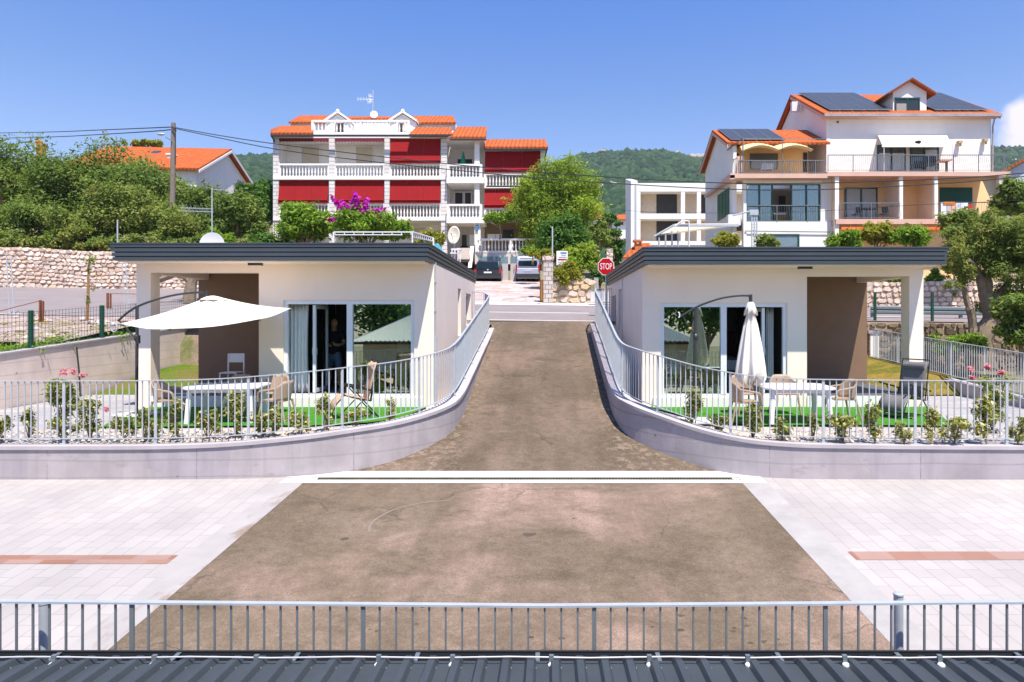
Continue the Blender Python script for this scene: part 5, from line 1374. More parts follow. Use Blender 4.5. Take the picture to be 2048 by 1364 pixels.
for a, b, y0, y1, mt in ((924,933,470,495,INTD),(939,949,469,490,WPLA),(921,936,492,518,DARK)):
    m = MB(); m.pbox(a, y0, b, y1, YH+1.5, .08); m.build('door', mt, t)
# things on the hotel
p_ = thing('folded_parasol', P(926, 350, YH-.1), 'small folded green parasol on the upper balcony of the guest house', 'parasol')
c = Vector(P(926.5, 330, YH+.3)); m = MB(); m.lathe((c.x, c.y, c.z), [(.24, 0), (.20, .15), (.10, .7), (.03, 1.0), (.015, 1.1)], 10); m.build('canopy', plain('green_canvas', (.0,.22,.12), .8, .1), p_)
m = MB(); m.tube([(c.x, c.y, c.z-.9), (c.x, c.y, c.z+1.1)], .025, 6); m.build('pole', WPLA, p_)
p_ = thing('roof_aerial', P(746, 236, YH+3.8), 'tall television aerial mast on the roof of the guest house', 'aerial'); Y = YH+3.8
m = MB(); m.tube([P(745.5, 238, Y), P(746.2, 180, Y)], .035, 6); m.build('mast', GALV, p_)
m = MB()
for y, dx in ((193, -8), (199, -30), (200, -8), (204, -10)):
    m.tube([P(745.5, y, Y), P(745.5+dx, y-1, Y)], .02, 5)
    for k in range(4): q = Vector(P(745.5+dx*(.4+.2*k), y-1, Y)); m.bar(q + Vector((0,0,.16)), q - Vector((0,0,.16)), .02)
m.build('antenna_array', WPLA, p_)
def dish(name, px, py, rx, ry, Y, label, mt, tilt, yaw, foot):
    p_ = thing(name, P(px, foot, Y), label, 'satellite dish'); c = Vector(P(px, py, Y)); r = ry*Y/F
    Rm = Matrix.Rotation(yaw, 3, 'Z') @ Matrix.Rotation(tilt, 3, 'X'); V = []; Fq = []; N = 24
    for i in range(6):
        for j in range(N):
            a = 2*math.pi*j/N; q = r*i/5; V.append(c + Rm @ Vector((q*math.cos(a)*rx/ry, .22*r*(i/5)**2*-1, q*math.sin(a))))
    for i in range(5):
        for j in range(N): Fq.append((i*N+j, i*N+(j+1) % N, (i+1)*N+(j+1) % N, (i+1)*N+j))
    o = link('reflector', npmesh('reflector', [tuple(v) for v in V], Fq), mt, p_, smooth=True); md = o.modifiers.new('thickness', 'SOLIDIFY'); md.thickness = .03
    m = MB(); m.tube([P(px-1, foot, Y+.35), c + Vector((-.02, .3, -.1))], .05, 6); m.tube([c + Rm @ Vector((0, 0, -r*.9)), c + Rm @ Vector((0, -r*.9, -.1*r))], .025, 5); m.ball(c + Rm @ Vector((0, -r*.9, 0)), .06); m.build('mount', GALV, p_)
dish('satellite_dish', 748, 230, 7.5, 8, YH+3.6, 'small white satellite dish at the foot of the roof aerial mast', WPLA, R(-12), R(10), 240)
dish('satellite_dish', 909, 471, 13.0, 18.5, 44.5, 'large cream oval satellite dish standing beside the white pilaster near the stairs', plain('cream_dish', (.66,.60,.50), .5, .05), R(-8), R(-14), 520)
# ---------------------------------------------------------------- cars
def wheel(m1, m2, x, y, z, r, w):
    for mm, rr, ww in ((m1, r, w), (m2, r*.62, w*1.04)): mm.tube([(x-ww/2, y, z), (x+ww/2, y, z)], rr, 16)
def car(px0, px1, pyb, pyt, Y, label, paint, kind):
    k = Y/F; cx = X_((px0+px1)/2, Y); W = (px1-px0)*k/2; z0 = Z_(pyb, Y); H = (pyb-pyt)*k; L = 4.4
    t = thing('parked_car', (cx, Y, z0), label, 'car'); v = lambda x, y, z: (cx + x, Y + y, z0 + z)
    # body: cross sections from tail (y=0) to nose (y=L): (y, half width, floor, sill, waist)
    hw = H*.56
    if kind == 'van':
        S = [(.0,.90,.32,.62,.50),(.06,.98,.26,.62,.54),(.5,1,.24,.62,.56),(3.0,1,.24,.62,.56),(3.9,.97,.24,.6,.50),(4.35,.86,.26,.52,.42)]
        G = [(.03,.86,.54,.86),(.12,.90,.55,.97),(.5,.92,.56,1.0),(2.4,.90,.56,.99),(3.0,.84,.56,.86),(3.7,.80,.54,.56)]
    else:
        S = [(.0,.88,.34,.58,.52),(.08,.97,.28,.58,.55),(.6,1,.26,.58,.56),(3.0,1,.26,.58,.56),(4.0,.96,.26,.56,.52),(4.4,.84,.28,.5,.42)]
        G = [(.10,.84,.55,.60),(.42,.80,.56,.93),(.75,.80,.56,.985),(2.2,.78,.56,1.0),(2.7,.74,.56,.92),(3.4,.72,.54,.56)]
    m = MB(); vs = []
    for y, w, f, s, tt in S:
        w *= W; vs += [v(-w*.9,y,f*H*.55), v(w*.9,y,f*H*.55), v(w,y,s*H*.62), v(w*.97,y,tt*H), v(-w*.97,y,tt*H), v(-w,y,s*H*.62)]
    n = len(S); fs = [tuple(range(5,-1,-1)), tuple(range((n-1)*6, n*6))]
    for i in range(n-1):
        for j in range(6): fs.append((i*6+j, i*6+(j+1) % 6, (i+1)*6+(j+1) % 6, (i+1)*6+j))
    m.add(vs, fs); vs = []
    for y, w, f, tt in G:
        w0 = W*.96; w1 = W*w; vs += [v(-w0,y,f*H), v(w0,y,f*H), v(w1,y,tt*H*.94+f*H*.06), v(w1*.9,y,tt*H), v(-w1*.9,y,tt*H), v(-w1,y,tt*H*.94+f*H*.06)]
    n = len(G); fs = [tuple(range(5,-1,-1)), tuple(range((n-1)*6, n*6))]
    for i in range(n-1):
        for j in range(6): fs.append((i*6+j, i*6+(j+1) % 6, (i+1)*6+(j+1) % 6, (i+1)*6+j))
    m.add(vs, fs); b = m.build('body', paint, t, bevel=.02)
    gl = plain('car_glass', (.006,.012,.018), .12, .05, spec=.35)
    m = MB()
    if kind == 'van': m.plate([v(-W*.74,-.012,.60*H), v(W*.74,-.012,.60*H), v(W*.78,.015,.72*H), v(W*.66,.05,.91*H), v(-W*.66,.05,.91*H), v(-W*.78,.015,.72*H)], (0,.03,0))
    else: m.plate([v(-W*.83,.06,.60*H), v(W*.83,.06,.60*H), v(W*.72,.385,.90*H), v(-W*.72,.385,.90*H)], (0,.03,0))
    m.build('rear_window', gl, t)
    m = MB()
    for s in (-1, 1):
        for ya, yb in ((.9,1.8),(1.9,2.7)): m.plate([v(s*W*.965,ya,.60*H), v(s*W*.965,yb,.60*H), v(s*W*.90,yb-.08,.88*H), v(s*W*.90,ya+.04,.88*H)], (s*.02,0,0))
    m.build('side_window', gl, t)
    for s in (-1, 1):
        m = MB(); z = (.40,.66) if kind == 'van' else (.38,.58); a, c_ = (s*W*.82, s*W*1.0) if kind != 'van' else (s*W*.86, s*W*1.0); x0, x1 = sorted((a, c_)); m.box(*v(x0,-.02,z[0]*H), *v(x1,.28,z[1]*H)); m.build('tail_light', plain('tail_red', (.35,.012,.012), .25, .1), t, bevel=.015)
        m = MB(); x0, x1 = sorted((s*W*1.0, s*W*1.16)); m.box(*v(x0,2.5,.56*H), *v(x1,2.6,.66*H)); m.build('mirror', BLACK, t, bevel=.02)
    m = MB(); m.box(*v(-W*.97,-.08,.16*H), *v(W*.97,.12,.31*H)); bp = m.build('bumper', plain('dark_bumper', (.03,.03,.032), .6, .1), t, bevel=.03)
    m = MB(); m.box(*v(-.26,-.03,.40*H), *v(.26,.0,.46*H)); m.build('number_plate', SIGW if kind != 'van' else plain('grey_plate', (.45,.47,.55), .5), t)
    if kind != 'van':
        m = MB(); m.ball(v(0,-.02,.54*H), .06, .03, .05); m.build('badge', GALV, t)
        m = MB()
        for s in (-1, 1): m.tube([v(s*W*.7,.5,1.0*H), v(s*W*.7,2.2,1.02*H)], .02, 5)
        m.build('roof_rail', GALV, t)
    for s in (-1, 1):
        for y in (.75, 3.5):
            m1, m2 = MB(), MB(); c = v(s*W*.86, y, .31); wheel(m1, m2, c[0], c[1], c[2], .31, .2); w_1 = m1.build('wheel', RUBB, t); m2.build('rim', GALV, w_1)
car(948, 1003, 565, 518, 46.5, 'dark blue estate car with roof rails, parked nose in before the garages', plain('dark_blue_paint', (.010,.014,.024), .18, .05, spec=.7), 'suv')
car(1031, 1080, 564, 511, 46.5, 'silver lilac passenger van parked before the garage doors beside the stone pier', plain('silver_paint', (.42,.44,.55), .28, .03, metal=.3, spec=.6), 'van')
t = thing('plastic_chair_stack', P(908, 515, 44), 'pale plastic chair and table beside the large cream dish', 'chair')
m = MB(); m.pbox(902, 497, 921, 499.5, 43.6, .6)
for px in (903, 909, 915, 919.5): m.pbox(px, 499, px+1.6, 524, 43.6+.1*(px % 3), .06)
m.pbox(900, 505, 912, 507, 43.2, .45); m.build('frame', WPLA, t)

# ---------------------------------------------------------------- white house with solar panels (right)
YW = 44.0
t = thing('villa', P(1700, 500, YW), 'large white and peach house with solar panels, a dormer and awnings', 'building')
X0, X1 = X_(1653, YW), X_(1982, YW); WZ = ground(15, 43) - 1
z_e = Z_(229, YW); zr_ = Z_(193, 49.6)
m = MB()
m.box(X0+.25, YW+.01, Z_(352, YW), X1-.25, YW+.25, z_e)                         # upper front
V3 = lambda x: [(x, YW, Z_(352, YW)), (x, 55.2, Z_(352, YW)), (x, 55.2, z_e), (x, 49.6, zr_-.15), (x, YW, z_e)]
m.plate(V3(X0), (.25, 0, 0)); m.plate(V3(X1), (-.25, 0, 0))
m.box(X0+.25, 55, WZ, X1-.25, 55.2, z_e)
m.box(X0+.25, YW+.2, Z_(352, YW), X1-.25, 55, Z_(350, YW))
m.build('wall', WALLW, t)
# main roof
def rplane(mm, name='roof', parent=t, mt=TILE, th=.14):
    m = MB(); m.plate(mm, (0, 0, th)); return m.build(name, mt, parent)
ov = .45; sl = (zr_ - z_e)/(49.6 - YW); ye = YW - ov; ze = z_e - sl*ov + .05
xa, xb = X0 - .35, X1 + .35
rfm = rplane([(xa, ye, ze), (xb, ye, ze), (xb, 49.6, zr_), (xa, 49.6, zr_)])
rplane([(xa, 49.6, zr_), (xb, 49.6, zr_), (xb, 55.6, zr_ - sl*6), (xa, 55.6, zr_ - sl*6)])
m = MB(); m.box(xa, ye-.12, ze-.08, xb, ye, ze+.10); m.tube([(xb-.4, ye-.05, ze-.05), (X1+.05, YW-.1, ze-.6), (X1+.05, YW-.08, Z_(345, YW))], .05, 6); m.build('gutter', CONC, rfm)
m = MB(); m.box(xa+.05, ye, ze-.10, xb-.05, YW, ze-.04); m.build('eave_soffit', PALEP, rfm)
for x in (xa, xb - .06):
    m = MB(); m.plate([(x, ye, ze-.22), (x, 49.6, zr_-.22), (x, 49.6, zr_-.0), (x, ye, ze)], (.06, 0, 0)); m.build('barge_board', PALEP, rfm)
def panels(px_l, px_r, n, ylo, yhi, sl_, y_e, z_e_, parent):
    """row of solar panels lying on a roof plane that rises from (y_e, z_e_) with slope sl_"""
    for i in range(n):
        a = px_l + (px_r-px_l)*i/n; b = px_l + (px_r-px_l)*(i+1)/n - .03
        pts = [(a, ylo, z_e_ + sl_*(ylo-y_e) + .24), (b, ylo, z_e_ + sl_*(ylo-y_e) + .24), (b, yhi, z_e_ + sl_*(yhi-y_e) + .24), (a, yhi, z_e_ + sl_*(yhi-y_e) + .24)]
        m = MB(); m.plate(pts, (0, 0, .04)); f = m.build('solar_panel', PVF, parent)
        ins = .045; q = [Vector(p) for p in pts]; c = sum(q, Vector())/4; m = MB()
        for u in range(2):
            for vv in range(5):
                def bl(s, w): return q[0].lerp(q[1], s).lerp(q[3].lerp(q[2], s), w) + Vector((0, 0, .046))
                s0, s1 = (.04 + u*.48), (.04 + u*.48 + .45); w0, w1 = .015 + vv*.195, .015 + vv*.195 + .185
                m.quad(bl(s0,w0), bl(s1,w0), bl(s1,w1), bl(s0,w1))
        m.build('cells', PV, f)
yl, yh = ye+.4, 49.45
panels(18.1, 22.15, 5, yl, yh, sl, ye, ze, rfm)
panels(24.9, xb-.5, 6, yl, yh, sl, ye, ze, rfm)
# dormer
Yd = YW + .35; dx0, dx1 = X_(1786, Yd), X_(1853, Yd); dzb = Z_(224, Yd); dze = Z_(184, Yd); dzp = Z_(163, Yd); dxm = (dx0+dx1)/2
m = MB(); m.plate([(dx0, Yd, dzb), (dx1, Yd, dzb), (dx1, Yd, dze), (dxm, Yd, dzp), (dx0, Yd, dze)], (0, 5.0, 0)); d = m.build('dormer', WALLW, t)
m = MB()
for s, x in ((-1, dx0), (1, dx1)):
    q = x + s*.45; zq = dze - (dzp-dze)/(dxm-dx0)*.45; m.plate([(dxm, Yd-.35, dzp+.02), (q, Yd-.35, zq+.02), (q, Yd+5.5, zq+.02), (dxm, Yd+5.5, dzp+.02)], (0, 0, .13))
m.build('dormer_roof', m_tile('dormer_tile', axis='Y'), d)
m = MB(); m.pbox(1791, 197, 1839, 223, Yd-.03, .04); wn = m.build('window', plain('dark_pane', (.03,.04,.045), .15, .1), d)
m = MB(); m.pbox(1790, 195, 1840, 198, Yd-.06, .05); m.pbox(1790, 198, 1792.5, 223, Yd-.06, .05); m.pbox(1837.5, 198, 1840, 223, Yd-.06, .05); m.pbox(1813.5, 198, 1816, 223, Yd-.06, .05); m.build('frame', GRNF, wn)
m = MB(); m.pbox(1793, 207, 1813, 223, Yd-.045, .01); m.build('blind', plain('grey_blind', (.30,.28,.26), .8), wn)
# upper doors, awning
def gdoor(px0, px1, y0, y1, Y, parent=t, n=2, blind=None):
    m = MB(); m.pbox(px0, y0, px1, y1, Y-.02, .03); f = m.build('glass_door', plain('pane_dark', (.05,.07,.08), .08, .1, spec=.8), parent)
    m = MB(); w = 2.2
    for i in range(n+1): x = px0 + (px1-px0)*i/n; m.pbox(x-w/2-(.5 if 0 < i < n else 0), y0, x+w/2, y1, Y-.07, .06)
    m.pbox(px0+w/2, y0, px1-w/2, y0+w, Y-.065, .05); m.build('frame', GRNF, f)
    if blind:
        m = MB()
        for a, b, c, d_ in blind: m.pbox(a, b, c, d_, Y-.035, .01)
        m.build('sheer_curtain', plain('sheer', (.42,.47,.50), .8, .1), f)
gdoor(1756, 1811, 290, 342, YW, blind=[(1758,306,1781,341),(1785,306,1809,341)])
gdoor(1822, 1877, 290, 342, YW, blind=[(1851,300,1875,341)])
m = MB(); aw = [(1756, 271, YW-.03), (1894, 271, YW-.03)]
a, b = Vector(P(*aw[0])), Vector(P(*aw[1])); c_ = Vector(P(1901, 289, YW-1.35)); d_ = Vector(P(1764, 289, YW-1.35)); m.plate([a, b, c_, d_], (0, 0, .03)); m.plate([d_, c_, c_ - Vector((0,0,.16)), d_ - Vector((0,0,.16))], (0, .02, 0)); m.build('awning', CANV, t)
m = MB(); m.tube([P(1768, 290, YW-1.3), P(1768, 343, YW-1.3)], .025, 6); m.tube([P(1906, 290, YW-1.3), P(1906, 343, YW-1.3)], .025, 6); m.build('awning_post', WPLA, t)
for px, py in ((1922, 283), (1973, 279)):
    m = MB(); m.pbox(px-4, py-2, px+4, py+3, YW-.35, .3); m.pbox(px-1.5, py+3, px+1.5, py+9, YW-.2, .1); m.build('wall_fixture', plain('buff_metal', (.45,.36,.22), .6), t)
m = MB(); m.ball(P(1675.5, 244, YW), .07, .05, .07); m.ball(P(1836, 284, YW-1.2), .2, .2, .1); m.build('vent', DARK, t)
# balcony slab and railings
def bal(px0, px1, y0, y1, Y, parent=t, wavy=True, step=.13, mt=GALVD):
    m = MB(); x0, x1 = X_(px0, Y), X_(px1, Y); z0, z1 = Z_(y1, Y), Z_(y0, Y); m.bar((x0, Y, z1), (x1, Y, z1), .05); m.bar((x0, Y, z0+.08), (x1, Y, z0+.08), .03)
    n = int((x1-x0)/step)
    for i in range(n+1):
        x = x0 + (x1-x0)*i/n
        if i % 12 == 0: m.bar((x, Y, z0), (x, Y, z1), .045)
        elif wavy: m.tube([(x, Y, z0+.08), (x+.02, Y-.03, z0+(z1-z0)*.3), (x-.02, Y+.02, z0+(z1-z0)*.62), (x, Y, z1)], .009, 4, False)
        else: m.bar((x, Y, z0+.08), (x, Y, z1), .018)
    return m.build('balcony_railing', mt, parent)
sb = 42.5
m = MB(); m.pbox(1655, 343, 2021, 352, sb, 1.6); m.pbox(1460, 347, 1655, 356, sb, 2.0); m.pbox(1672, 438, 1880, 448, sb, 2.4); m.build('balcony_slab', PALEP, t)
m = MB()
m.plate([P(1460, 350, sb), P(1460, 358, sb), P(1408, 395, 50.0), P(1408, 391, 50.0)][::-1], (.3, 0, 0)); m.build('eaves_band', PALEP, t)
bal(1656, 2016, 310, 343, sb+.05); bal(1478, 1652, 321, 347, sb+.08)
m = MB()
for i in range(14):
    q = i/13; a = Vector(P(1474, 347, sb)).lerp(Vector(P(1440, 356, 48.6)), q); m.bar(a, a + Vector((0,0,.95)), .02)
m.bar(Vector(P(1474, 347, sb)) + Vector((0,0,.95)), Vector(P(1440, 356, 48.6)) + Vector((0,0,.95)), .04); m.build('balcony_railing', GALVD, t)
for px in (1477, 1485):
    m = MB(); m.pbox(px-2.5, 312, px+2.5, 347, sb+.1, .16); m.build('column', PALEP, t)
# left wing upper
m = MB(); Yl = 44.6
m.pbox(1458, 283, 1616, 350, Yl, .25); m.build('wing_wall', YELW, t)
xl = X_(1455, 43.4); xr_ = X0
zle, zlr = Z_(289, 43.4), Z_(264, 47.4)
m = MB(); xg = X_(1462, 44.0)
m.plate([(xg, 43.6, WZ), (xg, 51.2, WZ), (xg, 51.2, zle), (xg, 47.4, zlr-.1), (xg, 43.6, zle)], (.25, 0, 0)); m.build('gable_wall', WALLW, t)
sl2 = (zlr-zle)/(47.4-43.4)
r2 = rplane([(xg-.4, 43.4, zle), (xr_, 43.4, zle), (xr_, 47.4, zlr), (xg-.4, 47.4, zlr)])
rplane([(xg-.4, 47.4, zlr), (xr_, 47.4, zlr), (xr_, 51.6, zlr-sl2*4.2), (xg-.4, 51.6, zlr-sl2*4.2)])
m = MB(); m.plate([(xg-.4, 43.4, zle-.2), (xg-.4, 47.4, zlr-.2), (xg-.4, 51.6, zlr-sl2*4.2-.2), (xg-.4, 51.6, zlr-sl2*4.2), (xg-.4, 47.4, zlr), (xg-.4, 43.4, zle)], (.06, 0, 0)); m.build('barge_board', PALEP, r2)
panels(xg-.1, X_(1558, 45), 4, 43.7, 47.1, sl2, 43.4, zle, r2)
# cream scalloped awning on the wing terrace
V = []; Fq = []; NX, NY = 32, 8; Ya, Yb2 = 44.4, 42.4
for j in range(NY+1):
    for i in range(NX+1):
        u = i/NX; v = j/NY; px = 1480 + (1614-1480)*u; y = Ya + (Yb2-Ya)*v; z = Z_(284, 44.4) + (Z_(296, 42.4)-Z_(284, 44.4))*v + .28*abs(math.sin(math.pi*u*2))*(.4+.6*v) - .22*abs(math.sin(math.pi*v*2)); V.append((X_(px, 43.4), y, z - .1))
for j in range(NY):
    for i in range(NX): a = j*(NX+1)+i; Fq.append((a, a+1, a+NX+2, a+NX+1))
o = link('shade_cloth', npmesh('shade_cloth', V, Fq), plain('cream_yellow_cloth', (.72,.54,.28), .8, .05), t, smooth=True); md = o.modifiers.new('thickness', 'SOLIDIFY'); md.thickness = .02
m = MB(); m.tube([P(1486, 275, 42.6), P(1486, 347, 42.6)], .045, 6); m.tube([P(1486, 276, 42.6), P(1455, 300, 44.2)], .045, 6); m.tube([P(1486, 277, 42.6), P(1648, 278, 42.9)], .025, 6); m.tube([P(1564.5, 280, 42.6), P(1565.5, 347, 42.6)], .03, 6); m.build('pergola_frame', GALVD, t)
for a, b, y0, y1, mt in ((1500,1556,307,338,'w'),(1461,1478,307,330,'d'),(1607,1615,305,345,'d')):
    m = MB(); m.pbox(a, y0, b, y1, Yl-.06, .05); wn = m.build('window', INTD if mt == 'd' else plain('pane_blue', (.10,.13,.14), .1, .1, spec=.7), t)
    if mt == 'w': m = MB(); m.pbox(1503, 322, 1553, 337, Yl-.08, .02); m.build('sheer_curtain', plain('sheer', (.42,.47,.50), .8, .1), wn)
m = MB(); m.pbox(1584, 203, 1600, 222, 48.0, .3); m.build('air_conditioner', WPLA, t)
# lower storey: recess, columns, partitions
m = MB(); Yr = YW+1.0
m.box(X_(1670, Yr), Yr, WZ, X_(2004, Yr), Yr+.25, Z_(352, YW)); m.box(X_(1670, sb+.3), sb+.3, WZ, X_(1672, sb+.3), Yr, Z_(352, YW)); m.build('recess_wall', PEACH, t)
m = MB(); m.pbox(1642, 352, 1674, 500, YW-.3, .3); m.pbox(1487, 355, 1645, 368, 43.2, .3); m.pbox(1487, 443, 1672, 505, 43.2, .4); m.pbox(1487, 355, 1493, 505, 43.15, .3); m.pbox(1640, 355, 1672, 445, 43.35, .3); m.build('lower_wall', WALLW, t)
for a, b in ((1781, 1800), (1850, 1870)):
    m = MB(); xx = X_(b, 42.9); m.box(xx, 42.9, Z_(440, 42.7), xx+.18, Yr, Z_(352, YW)); m.build('partition', plain('pale_partition', (.82,.66,.50), .85, .04), t)
for a, b, yb in ((1670,1678,500),(1799,1806,440),(1869,1876,440),(1998,2006,470)):
    m = MB(); m.pbox(a, 351, b, yb, sb+.12, .22); m.build('column', WALLW, t)
m = MB(); pquad(m, [(1962, 352, 43.0), (1992, 352, 43.0), (1998, 405, 43.0), (1985, 405, 43.0)], (0, .06, 0)); m.build('tied_curtain', plain('buff_cloth', (.60,.48,.34), .8), t)
gdoor(1691, 1754, 375, 438, Yr-.02, blind=[(1694,378,1721,437),(1725,378,1752,437)])
m = MB(); m.pbox(1880, 375, 1945, 445, Yr-.06, .05); m.build('shutter', plain('green_shutter', (.004,.075,.062), .6, .06), t)
bal(1680, 1800, 406, 438, sb+.06, step=.16); bal(1880, 2000, 405, 440, sb+.06, step=.16)
m = MB(); m.pbox(1672, 448, 1880, 462, YW+.8, .2); m.build('underside_wall', YELW, t)
m = MB(); pquad(m, [(1682, 463, 41.6), (1770, 463, 41.6), (1768, 456, 42.8), (1684, 456, 42.8)], (0, 0, .12)); pquad(m, [(1840, 463, 41.6), (1900, 463, 41.6), (1898, 456, 42.8), (1842, 456, 42.8)], (0, 0, .12)); m.build('canopy_roof', TILE, t)
# conservatory glazing
def glaz(px0, px1, y0, y1, Y, bars, name='conservatory'):
    m = MB(); m.pbox(px0, y0, px1, y0+3, Y, .1); m.pbox(px0, y1-3, px1, y1, Y, .1)
    for b in bars: m.pbox(b-1.6, y0+3, b+1.6, y1-3, Y, .1)
    f = m.build(name, GRNF, t)
    for a, b in zip(bars, bars[1:]):
        if not (1543 < (a+b)/2 < 1583): m = MB(); m.pbox(a+1.6, y0+3, b-1.6, y1-3, Y+.05, .012); m.build('pane', WGL, f)
    return f
glaz(1491, 1641, 367, 444, 43.3, [1492.5, 1519, 1544.5, 1583, 1613, 1639.5])
m = MB(); m.box(X_(1493, 46.2), 46.2, Z_(446, 43.3), X_(1650, 46.2), 46.4, Z_(360, 43.3)); m.box(X_(1487, 43.3), 43.35, Z_(444, 43.3)-.2, X_(1645, 43.3), 46.2, Z_(444, 43.3)-.02); m.build('conservatory_room', plain('tan_room', (.36,.28,.18), .85), t)
m = MB(); m.pbox(1558, 392, 1571, 425, 46.1, .06); m.build('inner_door', INTD, t)
for a, b in ((1497, 1517), (1600, 1611), (1617, 1628)):
    m = MB(); m.pbox(a, 371, b, 440, 43.7, .04); m.build('drape', plain('pale_drape', (.55,.58,.66), .8, .06), t)
m = MB()
for i, (a, b) in enumerate(((1456, 1464), (1466, 1474), (1476, 1484))): pass
for q0, q1 in ((.1, .30), (.34, .54), (.58, .78), (.80, .95)):
    A0, A1 = Vector((xg-.03, 44.0 + 3.6*q0, 0)), Vector((xg-.03, 44.0 + 3.6*q1, 0)); z0, z1 = Z_(428, 44), Z_(372, 44); m.box(xg-.04, A0.y, z0, xg+.01, A1.y, z1)
m.build('side_window', plain('green_pane', (.02,.07,.065), .12, .1, spec=.7), t)
m = MB(); m.box(X_(1487, 43.2)-.9, 43.4, Z_(440, 43.2)-.3, X_(1487, 43.2)-.1, 44.0, Z_(428, 43.2)); m.build('air_conditioner', WPLA, t)
bal(1493, 1640, 411, 444, 43.2, step=.16)
m = MB(); m.pbox(1541, 468, 1598, 500, 43.15, .04); wn = m.build('window', plain('pane_blue2', (.16,.22,.26), .1, .1, spec=.7), t)
m = MB()
for a in (1541, 1596): m.pbox(a, 468, a+3, 500, 43.1, .04)
m.pbox(1544, 468, 1596, 471, 43.1, .04); m.build('frame', GRNF, wn)
m = MB(); m.tube([P(1490, 462, 43.1), P(1668, 464, 43.1)], .03, 5); m.build('cable_duct', GALVD, t)
# objects on the villa's balconies
def tinychair(px, py, Y, label, mt, w=12, h=28):
    t = thing('balcony_chair', P(px, py, Y), label, 'chair'); m = MB(); m.pbox(px-w/2, py-h*.48, px+w/2, py-h*.40, Y-.2, .5); m.build('seat', mt, t)
    m = MB(); m.pbox(px-w/2, py-h, px+w/2, py-h*.5, Y+.26, .05); m.build('backrest', mt, t)
    m = MB()
    for dx in (-w/2, w/2-1.2):
        for dy in (-.18, .22): m.pbox(px+dx, py-h*.45, px+dx+1.2, py, Y+dy, .04)
    m.build('leg_frame', mt, t)
tinychair(1862, 342, 43.0, 'dark slatted chair on the top balcony under the white awning', DARK, 20, 30)
tinychair(1717, 438, 43.3, 'dark balcony chair nearer the green framed door on the peach loggia', DARK, 12, 24); tinychair(1770, 438, 43.3, 'dark balcony chair nearer the white column on the peach loggia', DARK, 12, 24)
t2 = thing('balcony_table', P(1893, 343, 43.0), 'small pale table on the top balcony beside the awning post', 'table'); m = MB(); m.pbox(1880, 318, 1905, 321, 42.8, .7); m.build('table_top', PALEP, t2); m = MB(); m.pbox(1892, 321, 1896, 343, 43.1, .1); m.build('pedestal', BARK, t2)
t2 = thing('balcony_table', P(1742, 438, 43.2), 'dark table between the two chairs on the peach loggia', 'table'); m = MB(); m.pbox(1729, 415, 1757, 417, 43.0, .7); m.build('table_top', DARK, t2); m = MB(); m.pbox(1732, 417, 1734, 438, 43.2, .05); m.pbox(1752, 417, 1754, 438, 43.2, .05); m.build('leg_frame', DARK, t2)
t2 = thing('dining_table', P(1557, 444, 44.5), 'small wooden table with white cloth behind the open green glazing', 'table'); m = MB(); m.pbox(1547, 425, 1572, 429, 44.2, .8); m.build('cloth', WPLA, t2); m = MB(); m.pbox(1549, 429, 1570, 442, 44.4, .5); m.build('base', plain('orange_wood', (.35,.16,.04), .7), t2)
for i, (a, b, y1, c, lab) in enumerate(((1882,1893,440,(.72,.72,.80),'pale striped towel'),(1894,1902,438,(.50,.47,.47),'grey towel'),(1903,1911,441,(.72,.38,.25),'orange patterned towel'),(1912,1921,434,(.66,.68,.80),'blue and white towel'),(1922,1936,436,(.74,.75,.82),'white bath towel'),(1937,1945,424,(.60,.02,.03),'red cloth'))):
    o = MB().pbox(a, 405.5 if i < 5 else 408, b, y1, sb-.02 - .004*i, .03).build('towel', plain('towel_%s' % 'abcdef'[i], c, .9, .12, 8)); tag(o, lab + ' hung over the balcony railing below the green shutter', 'towel', 'laundry on the balcony railing')
o = MB().pbox(1887, 403.5, 1910, 409, sb-.06, .05).build('towel', plain('towel_orange', (.70,.22,.03), .9, .1)); tag(o, 'bright orange cloth folded over the top of the balcony railing', 'towel', 'laundry on the balcony railing')
tinychair(1535, 345, 43.4, 'pale wicker chair on the terrace under the cream scalloped awning', WPLA, 24, 18)

# carport awning beside the villa
t = thing('carport', P(1400, 500, 41), 'beige awning carport with tubular posts beside the white house', 'carport')
m = MB(); pquad(m, [(1312, 472, 39), (1470, 452, 39), (1470, 449, 43.5), (1350, 450, 43.5)], (0, 0, .08)); m.build('roof_sheet', plain('beige_sheet', (.52,.44,.33), .7, .06), t)
m = MB(); m.pbox(1345, 448.5, 1478, 453, 38.6, .15); m.tube([P(1308, 473, 38.9), P(1345, 452, 38.9)], .06, 6); m.build('edge_beam', GALV, t)
for px, y0 in ((1318, 474), (1331, 468), (1344, 462), (1356, 462), (1378, 452)):
    m = MB(); m.tube([P(px, y0, 39), P(px, 505, 39)], .05, 6); m.build('post', GALV, t)
m = MB(); m.tube(smoothpath([P(1350, 452, 38.5), P(1362, 444, 38.5), P(1376, 442, 38.5), P(1378, 450, 38.5), P(1378, 500, 38.5)], 3), .04, 6); m.build('hoop', WPLA, t)
t = thing('shower_column', P(1509, 500, 40.5), 'white slatted metal mast with swing arm in front of the house', 'mast')
m = MB(); a = P(1503, 500, 40.3)
for px in (1503, 1508, 1513): m.pbox(px, 425, px+2, 500, 40.3, .07)
for y in range(430, 500, 6): m.pbox(1505, y, 1513, y+1, 40.31, .05)
m.pbox(1500, 419, 1517, 430, 40.25, .15); m.build('mast', GALV, t); m = MB(); m.tube([P(1502, 422, 40.3), P(1466, 431, 40.3)], .05, 6); m.build('swing_arm', GALV, t)

